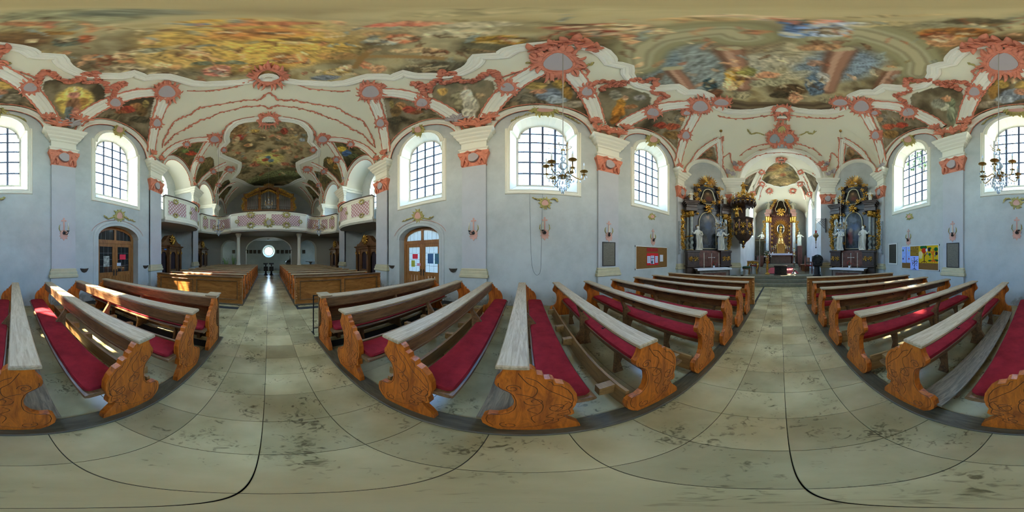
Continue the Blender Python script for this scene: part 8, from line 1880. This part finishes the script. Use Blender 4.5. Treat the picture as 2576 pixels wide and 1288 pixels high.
# flower stand
c = on_z(1926, 696, CF); t = thing('flower_stand', 'gilded column stand with white and pink bouquet', 'flower stand', (c[0], 9.9, CF))
b = MB(); b.lathe([(0.16, 0), (0.16, 0.05), (0.08, 0.10), (0.05, 0.2), (0.09, 0.35), (0.05, 0.5), (0.06, 0.66), (0.12, 0.75), (0.13, 0.8)], 12); b.build('stand', M_GOLD, t, smooth=40)
b = MB(); b.lathe([(0.06, 0.8), (0.11, 0.9), (0.09, 1.0), (0.12, 1.05)], 12); b.build('vase', M_BRASS, t, smooth=40)
M_BL = mat('white bloom', (0.72, 0.62, 0.60), 0.7)
for k in range(46):
    a = rnd.uniform(0, 6.28); e = rnd.uniform(-0.3, 1.4); r = rnd.uniform(0.14, 0.26); q = Vector((r * math.cos(a) * math.cos(e), r * math.sin(a) * math.cos(e), 1.12 + 0.30 * math.sin(e)))
    b = MB(); b.ball(tuple(q), 0.035 if k % 3 else 0.045, 6, 4); b.build('bloom' if k % 3 else 'leaf', M_BL if k % 3 else M_LEAFG, t, smooth=True)
# paschal candle stand
c = on_z(2002, 696, CF); t = thing('paschal_candle', 'tall paschal candle in an ornate silver stand', 'candle', (c[0], 9.9, CF))
b = MB(); b.lathe([(0.19, 0), (0.18, 0.05), (0.08, 0.12), (0.05, 0.2), (0.10, 0.28), (0.05, 0.38), (0.045, 0.6), (0.09, 0.7), (0.05, 0.78), (0.05, 1.05), (0.12, 1.12), (0.12, 1.16)], 12); b.build('stand', mat('dark silver', (0.20, 0.19, 0.16), 0.3, metal=1.0), t, smooth=40)
b = MB(); b.lathe([(0.045, 1.15), (0.045, 1.95), (0.01, 1.98)], 12); b.build('candle', M_CANDLE, t, smooth=40)
for z_ in (1.25, 1.55):
    b = MB(); b.lathe([(0.048, z_), (0.048, z_ + 0.06)], 12); b.build('gold_band', M_GOLD, t)
# processional banner
c = on_y(1911, 640, 11.2); t = thing('processional_canopy', 'grey green cloth processional canopy on a pole, north side of chancel', 'banner', (c[0], 11.2, CF))
b = MB(); b.tube([(0, 0, 0), (0, 0, 2.3)], 0.02, 8); b.build('pole', MATS['pale column marble'], t)
M_BAN = mat('grey green cloth', (0.20, 0.20, 0.14), 0.9, var=0.4, vscale=5)
for s in (-1, 1):
    b = MB(); n = 16; b.loft([[(s * (0.02 + 0.30 * k / n), 0.05 * math.sin(k * 1.1) + 0.1, z + (0.05 * math.sin(k * 1.2) if z < 1.3 else 0)) for k in range(n + 1)] for z in (1.15, 1.5, 1.95, 2.3)], closed=False); b.build('cloth_panel', M_BAN, t, smooth=True)
    b = MB(); b.tube([(s * (0.02 + 0.30 * k / n), 0.09, 2.16 + 0.05 * abs(math.sin(k * 0.8))) for k in range(n + 1)], 0.035, 5); b.build('pelmet', mat('pale gold cloth', (0.42, 0.38, 0.22), 0.9), t, smooth=True)
b = MB(); b.tube([(-0.34, 0.1, 2.3), (0.34, 0.1, 2.3)], 0.015, 6); b.build('crossbar', M_BRASS, t)
# console table and stools on the north side
c = on_y(1874, 668, 9.75); t = thing('credence_table', 'small gilded rococo table by the north chancel pier', 'table', (-1.75, 10.15, CF))
b = MB(); b.bbox(-0.36, 0.36, -0.2, 0.2, 0.78, 0.82, 0.01); b.build('table_top', M_MARBP, t)
b = MB(); b.bbox(-0.33, 0.33, -0.18, 0.18, 0.66, 0.78, 0.015); gilt(b, (0, -0.19, 0.68), 0.15, rnd, 9); b.build('apron', M_GOLD, t, smooth=30)
for x in (-0.28, 0.28):
    for y in (-0.14, 0.14): b = MB(); b.tube([(x, y, 0.68), (x * 1.15, y * 1.15, 0.5), (x * 0.8, y * 0.8, 0.22), (x * 0.95, y, 0.0)], [0.045, 0.04, 0.025, 0.03], 6); b.build('leg', M_GOLD, t, smooth=True)
M_GREEN = mat('green velvet', (0.03, 0.055, 0.02), 0.95)
for i, (x, y, lab) in enumerate(((-1.95, 9.20, 'beside the gilded table'), (-2.55, 8.55, 'in front of the chancel pier'))):
    z = CF if False else (0.32 if i == 0 else 0.0); z = 0.481 if i == 0 else 0.0
    t = thing('stool', 'round wooden stool with green velvet seat %s' % lab, 'stool', (x, y, z), group='green velvet stools')
    b = MB(); b.lathe([(0.24, 0.42), (0.26, 0.46), (0.25, 0.50), (0.18, 0.53)], 16); b.build('seat', M_GREEN, t, smooth=40); b = MB(); b.lathe([(0.24, 0.36), (0.25, 0.42)], 16); b.build('apron', W_BODY, t)
    for k in range(4): a = PI / 4 + PI / 2 * k; b = MB(); b.tube([(0.2 * math.cos(a), 0.2 * math.sin(a), 0.38), (0.22 * math.cos(a), 0.22 * math.sin(a), 0.0)], [0.025, 0.016], 6); b.build('leg', W_BODY, t)
# choir chairs
W_RED = wood('mahogany', (0.06, 0.018, 0.010), (0.14, 0.045, 0.02), 2.0, 2, 0.4, 6.0)
def choir_chair(x, y, rz, lab):
    t = thing('armchair', lab, 'chair', (x, y, CF), rz, group='chancel armchairs')
    b = MB(); b.bbox(-0.28, 0.28, -0.25, 0.25, 0.42, 0.48, 0.01); b.build('seat', MATS['red carpet'], t); b = MB(); b.plate([(-0.28, 0.48), (0.28, 0.48), (0.28, 1.0), (0.15, 1.12), (0, 1.16), (-0.15, 1.12), (-0.28, 1.0)], [], 0.22, 0.27, XZ(0)); b.build('backrest', W_RED, t)
    for sx in (-1, 1):
        for sy in (-1, 1): b = MB(); b.bbox(sx * 0.26 - 0.025, sx * 0.26 + 0.025, sy * 0.22 - 0.025, sy * 0.22 + 0.025, 0, 0.68 if sy < 0 else 0.48, 0.004); b.build('leg', W_RED, t)
        b = MB(); b.bbox(sx * 0.27 - 0.03, sx * 0.27 + 0.03, -0.26, 0.25, 0.66, 0.71, 0.01); b.build('armrest', W_RED, t)
choir_chair(-1.85, 11.2, -PI / 2, 'dark red armchair on the north side of the chancel'); choir_chair(1.95, 11.2, PI / 2, 'dark red armchair on the south side of the chancel')
t = thing('server_bench', 'brown wooden bench seat on the south side of the chancel', 'bench', (1.85, 12.4, CF))
b = MB(); b.bbox(-0.3, 0.3, -0.5, 0.5, 0.44, 0.48, 0.008); b.build('seat', W_BODY, t); b = MB(); b.bbox(0.26, 0.30, -0.5, 0.5, 0.48, 1.0, 0.008); b.build('backrest', W_BODY, t)
for y in (-0.45, 0.45): b = MB(); b.bbox(-0.28, 0.28, y - 0.03, y + 0.03, 0, 0.44, 0.006); b.build('leg', W_BODY, t)
# black wrought lectern at the south pier
t = thing('lectern', 'black wrought iron lectern with round pierced head by the south chancel pier', 'lectern', (2.02, 8.95, 0.48))
b = MB(); b.lathe([(0.24, 0), (0.24, 0.05), (0.18, 0.1), (0.16, 0.5), (0.20, 0.56)], 8); b.build('pedestal', M_BLACK, t, smooth=30)
b = MB()
for k in range(10): a = 2 * PI * k / 10; b.tube([(0.14 * math.cos(a), -0.2 + 0.0, 0.9 + 0.14 * math.sin(a)), (0.20 * math.cos(a + 0.3), -0.2, 0.9 + 0.20 * math.sin(a + 0.3)), (0.27 * math.cos(a), -0.18, 0.9 + 0.27 * math.sin(a))], 0.022, 5)
b.tube([(0.30 * math.cos(a), -0.18, 0.9 + 0.27 * math.sin(a)) for a in [2 * PI * k / 24 for k in range(25)]], 0.03, 6); b.build('pierced_head', M_BLACK, t, smooth=True)
b = MB(); b.bbox(-0.27, 0.27, -0.16, 0.14, 0.55, 1.12, 0.04); b.build('body', M_BLACK, t)
# wall bracket with hanging sanctuary lamp, south pier
bx_ = on_y(2075, 560, 9.28); t = thing('lamp_bracket', 'black wrought iron wall bracket on the south chancel pier', 'bracket', (2.62, 9.22, 3.05), group=None)
b = MB(); L = 0.62
b.tube([(0, 0, 0.75), (-L, 0, 0.75)], 0.012, 5); b.tube([(0, 0, 0), (0, 0, 0.78)], 0.012, 5); b.tube([(0, 0, 0.1), (-L, 0, 0.70)], 0.010, 5)
for i in range(4):
    for j in range(4 - i):
        cx, cz = -0.07 - j * 0.13, 0.67 - i * 0.13; b.tube([(cx + 0.05 * math.cos(a), 0, cz + 0.05 * math.sin(a)) for a in [2 * PI * k / 12 for k in range(13)]], 0.008, 4)
b.build('scrollwork', M_BLACK, t); b = MB(); b.bbox(-0.02, 0.0, -0.03, 0.10, -0.05, 0.82, 0.003); b.build('wall_plate', M_BLACK, t)
t = thing('sanctuary_lamp', 'hanging sanctuary lamp with red glass and brass body', 'lamp', (2.62 - 0.60, 9.22, 2.45))
b = MB()
for k in range(3): a = 2 * PI * k / 3; b.tube([(0.0, 0, 1.33), (0.09 * math.cos(a), 0.09 * math.sin(a), 0.45)], 0.006, 4)
b.build('chain', M_BRASS, t); b = MB(); b.lathe([(0.01, -0.15), (0.03, -0.1), (0.02, 0.0), (0.06, 0.08), (0.05, 0.16), (0.12, 0.28), (0.14, 0.36), (0.10, 0.42), (0.12, 0.46)], 12)
for k in range(6): gilt(b, (0.13 * math.cos(k * 1.05), 0.13 * math.sin(k * 1.05), 0.34), 0.07, rnd, 6, (math.cos(k * 1.05), math.sin(k * 1.05), 0))
b.build('lamp_body', mat('old brass', (0.30, 0.22, 0.10), 0.4, metal=0.9), t, smooth=True); b = MB(); b.lathe([(0.04, 0.44), (0.055, 0.55), (0.05, 0.64), (0.04, 0.64)], 10); b.build('red_glass', mat('red glass', (0.5, 0.01, 0.01), 0.1), t, smooth=True)
b = MB(); b.tube([(0, 0, -0.15), (0, 0, -0.32)], 0.012, 5); b.ball((0, 0, -0.36), 0.04, 8, 5); b.build('tassel', M_BLACK, t)

# unseen tree added to keep direct sun off the window by the south side altar
t = thing('tree', 'added leafy tree blocking the sun outside the south wall', 'tree', (8.7, 7.3, -0.4))
b = MB(); b.tube([(0, 0, 0), (0.1, 0, 3), (0, 0.1, 6), (0.1, 0, 10)], [0.25, 0.2, 0.16, 0.08], 8); b.build('trunk', mat('bark', (0.08, 0.06, 0.04), 0.9), t)
b = MB(); rnd = random.Random(8)
for k in range(900):
    q = Vector((rnd.gauss(0, 1), rnd.gauss(0, 1), rnd.gauss(0, 1))).normalized() * rnd.uniform(0.6, 1.0); c = Vector((q.x * 2.3, q.y * 2.3, 11.6 + q.z * 3.2)); a = Vector((rnd.uniform(-1, 1), rnd.uniform(-1, 1), rnd.uniform(-1, 1))).normalized() * 0.26; d = a.orthogonal().normalized() * 0.26
    b.add([c + a, c + d, c - a, c - d], [(0, 1, 2, 3)])
b.build('crown', mat('tree leaf', (0.06, 0.12, 0.03), 0.6), t, kind='stuff', recalc=False)
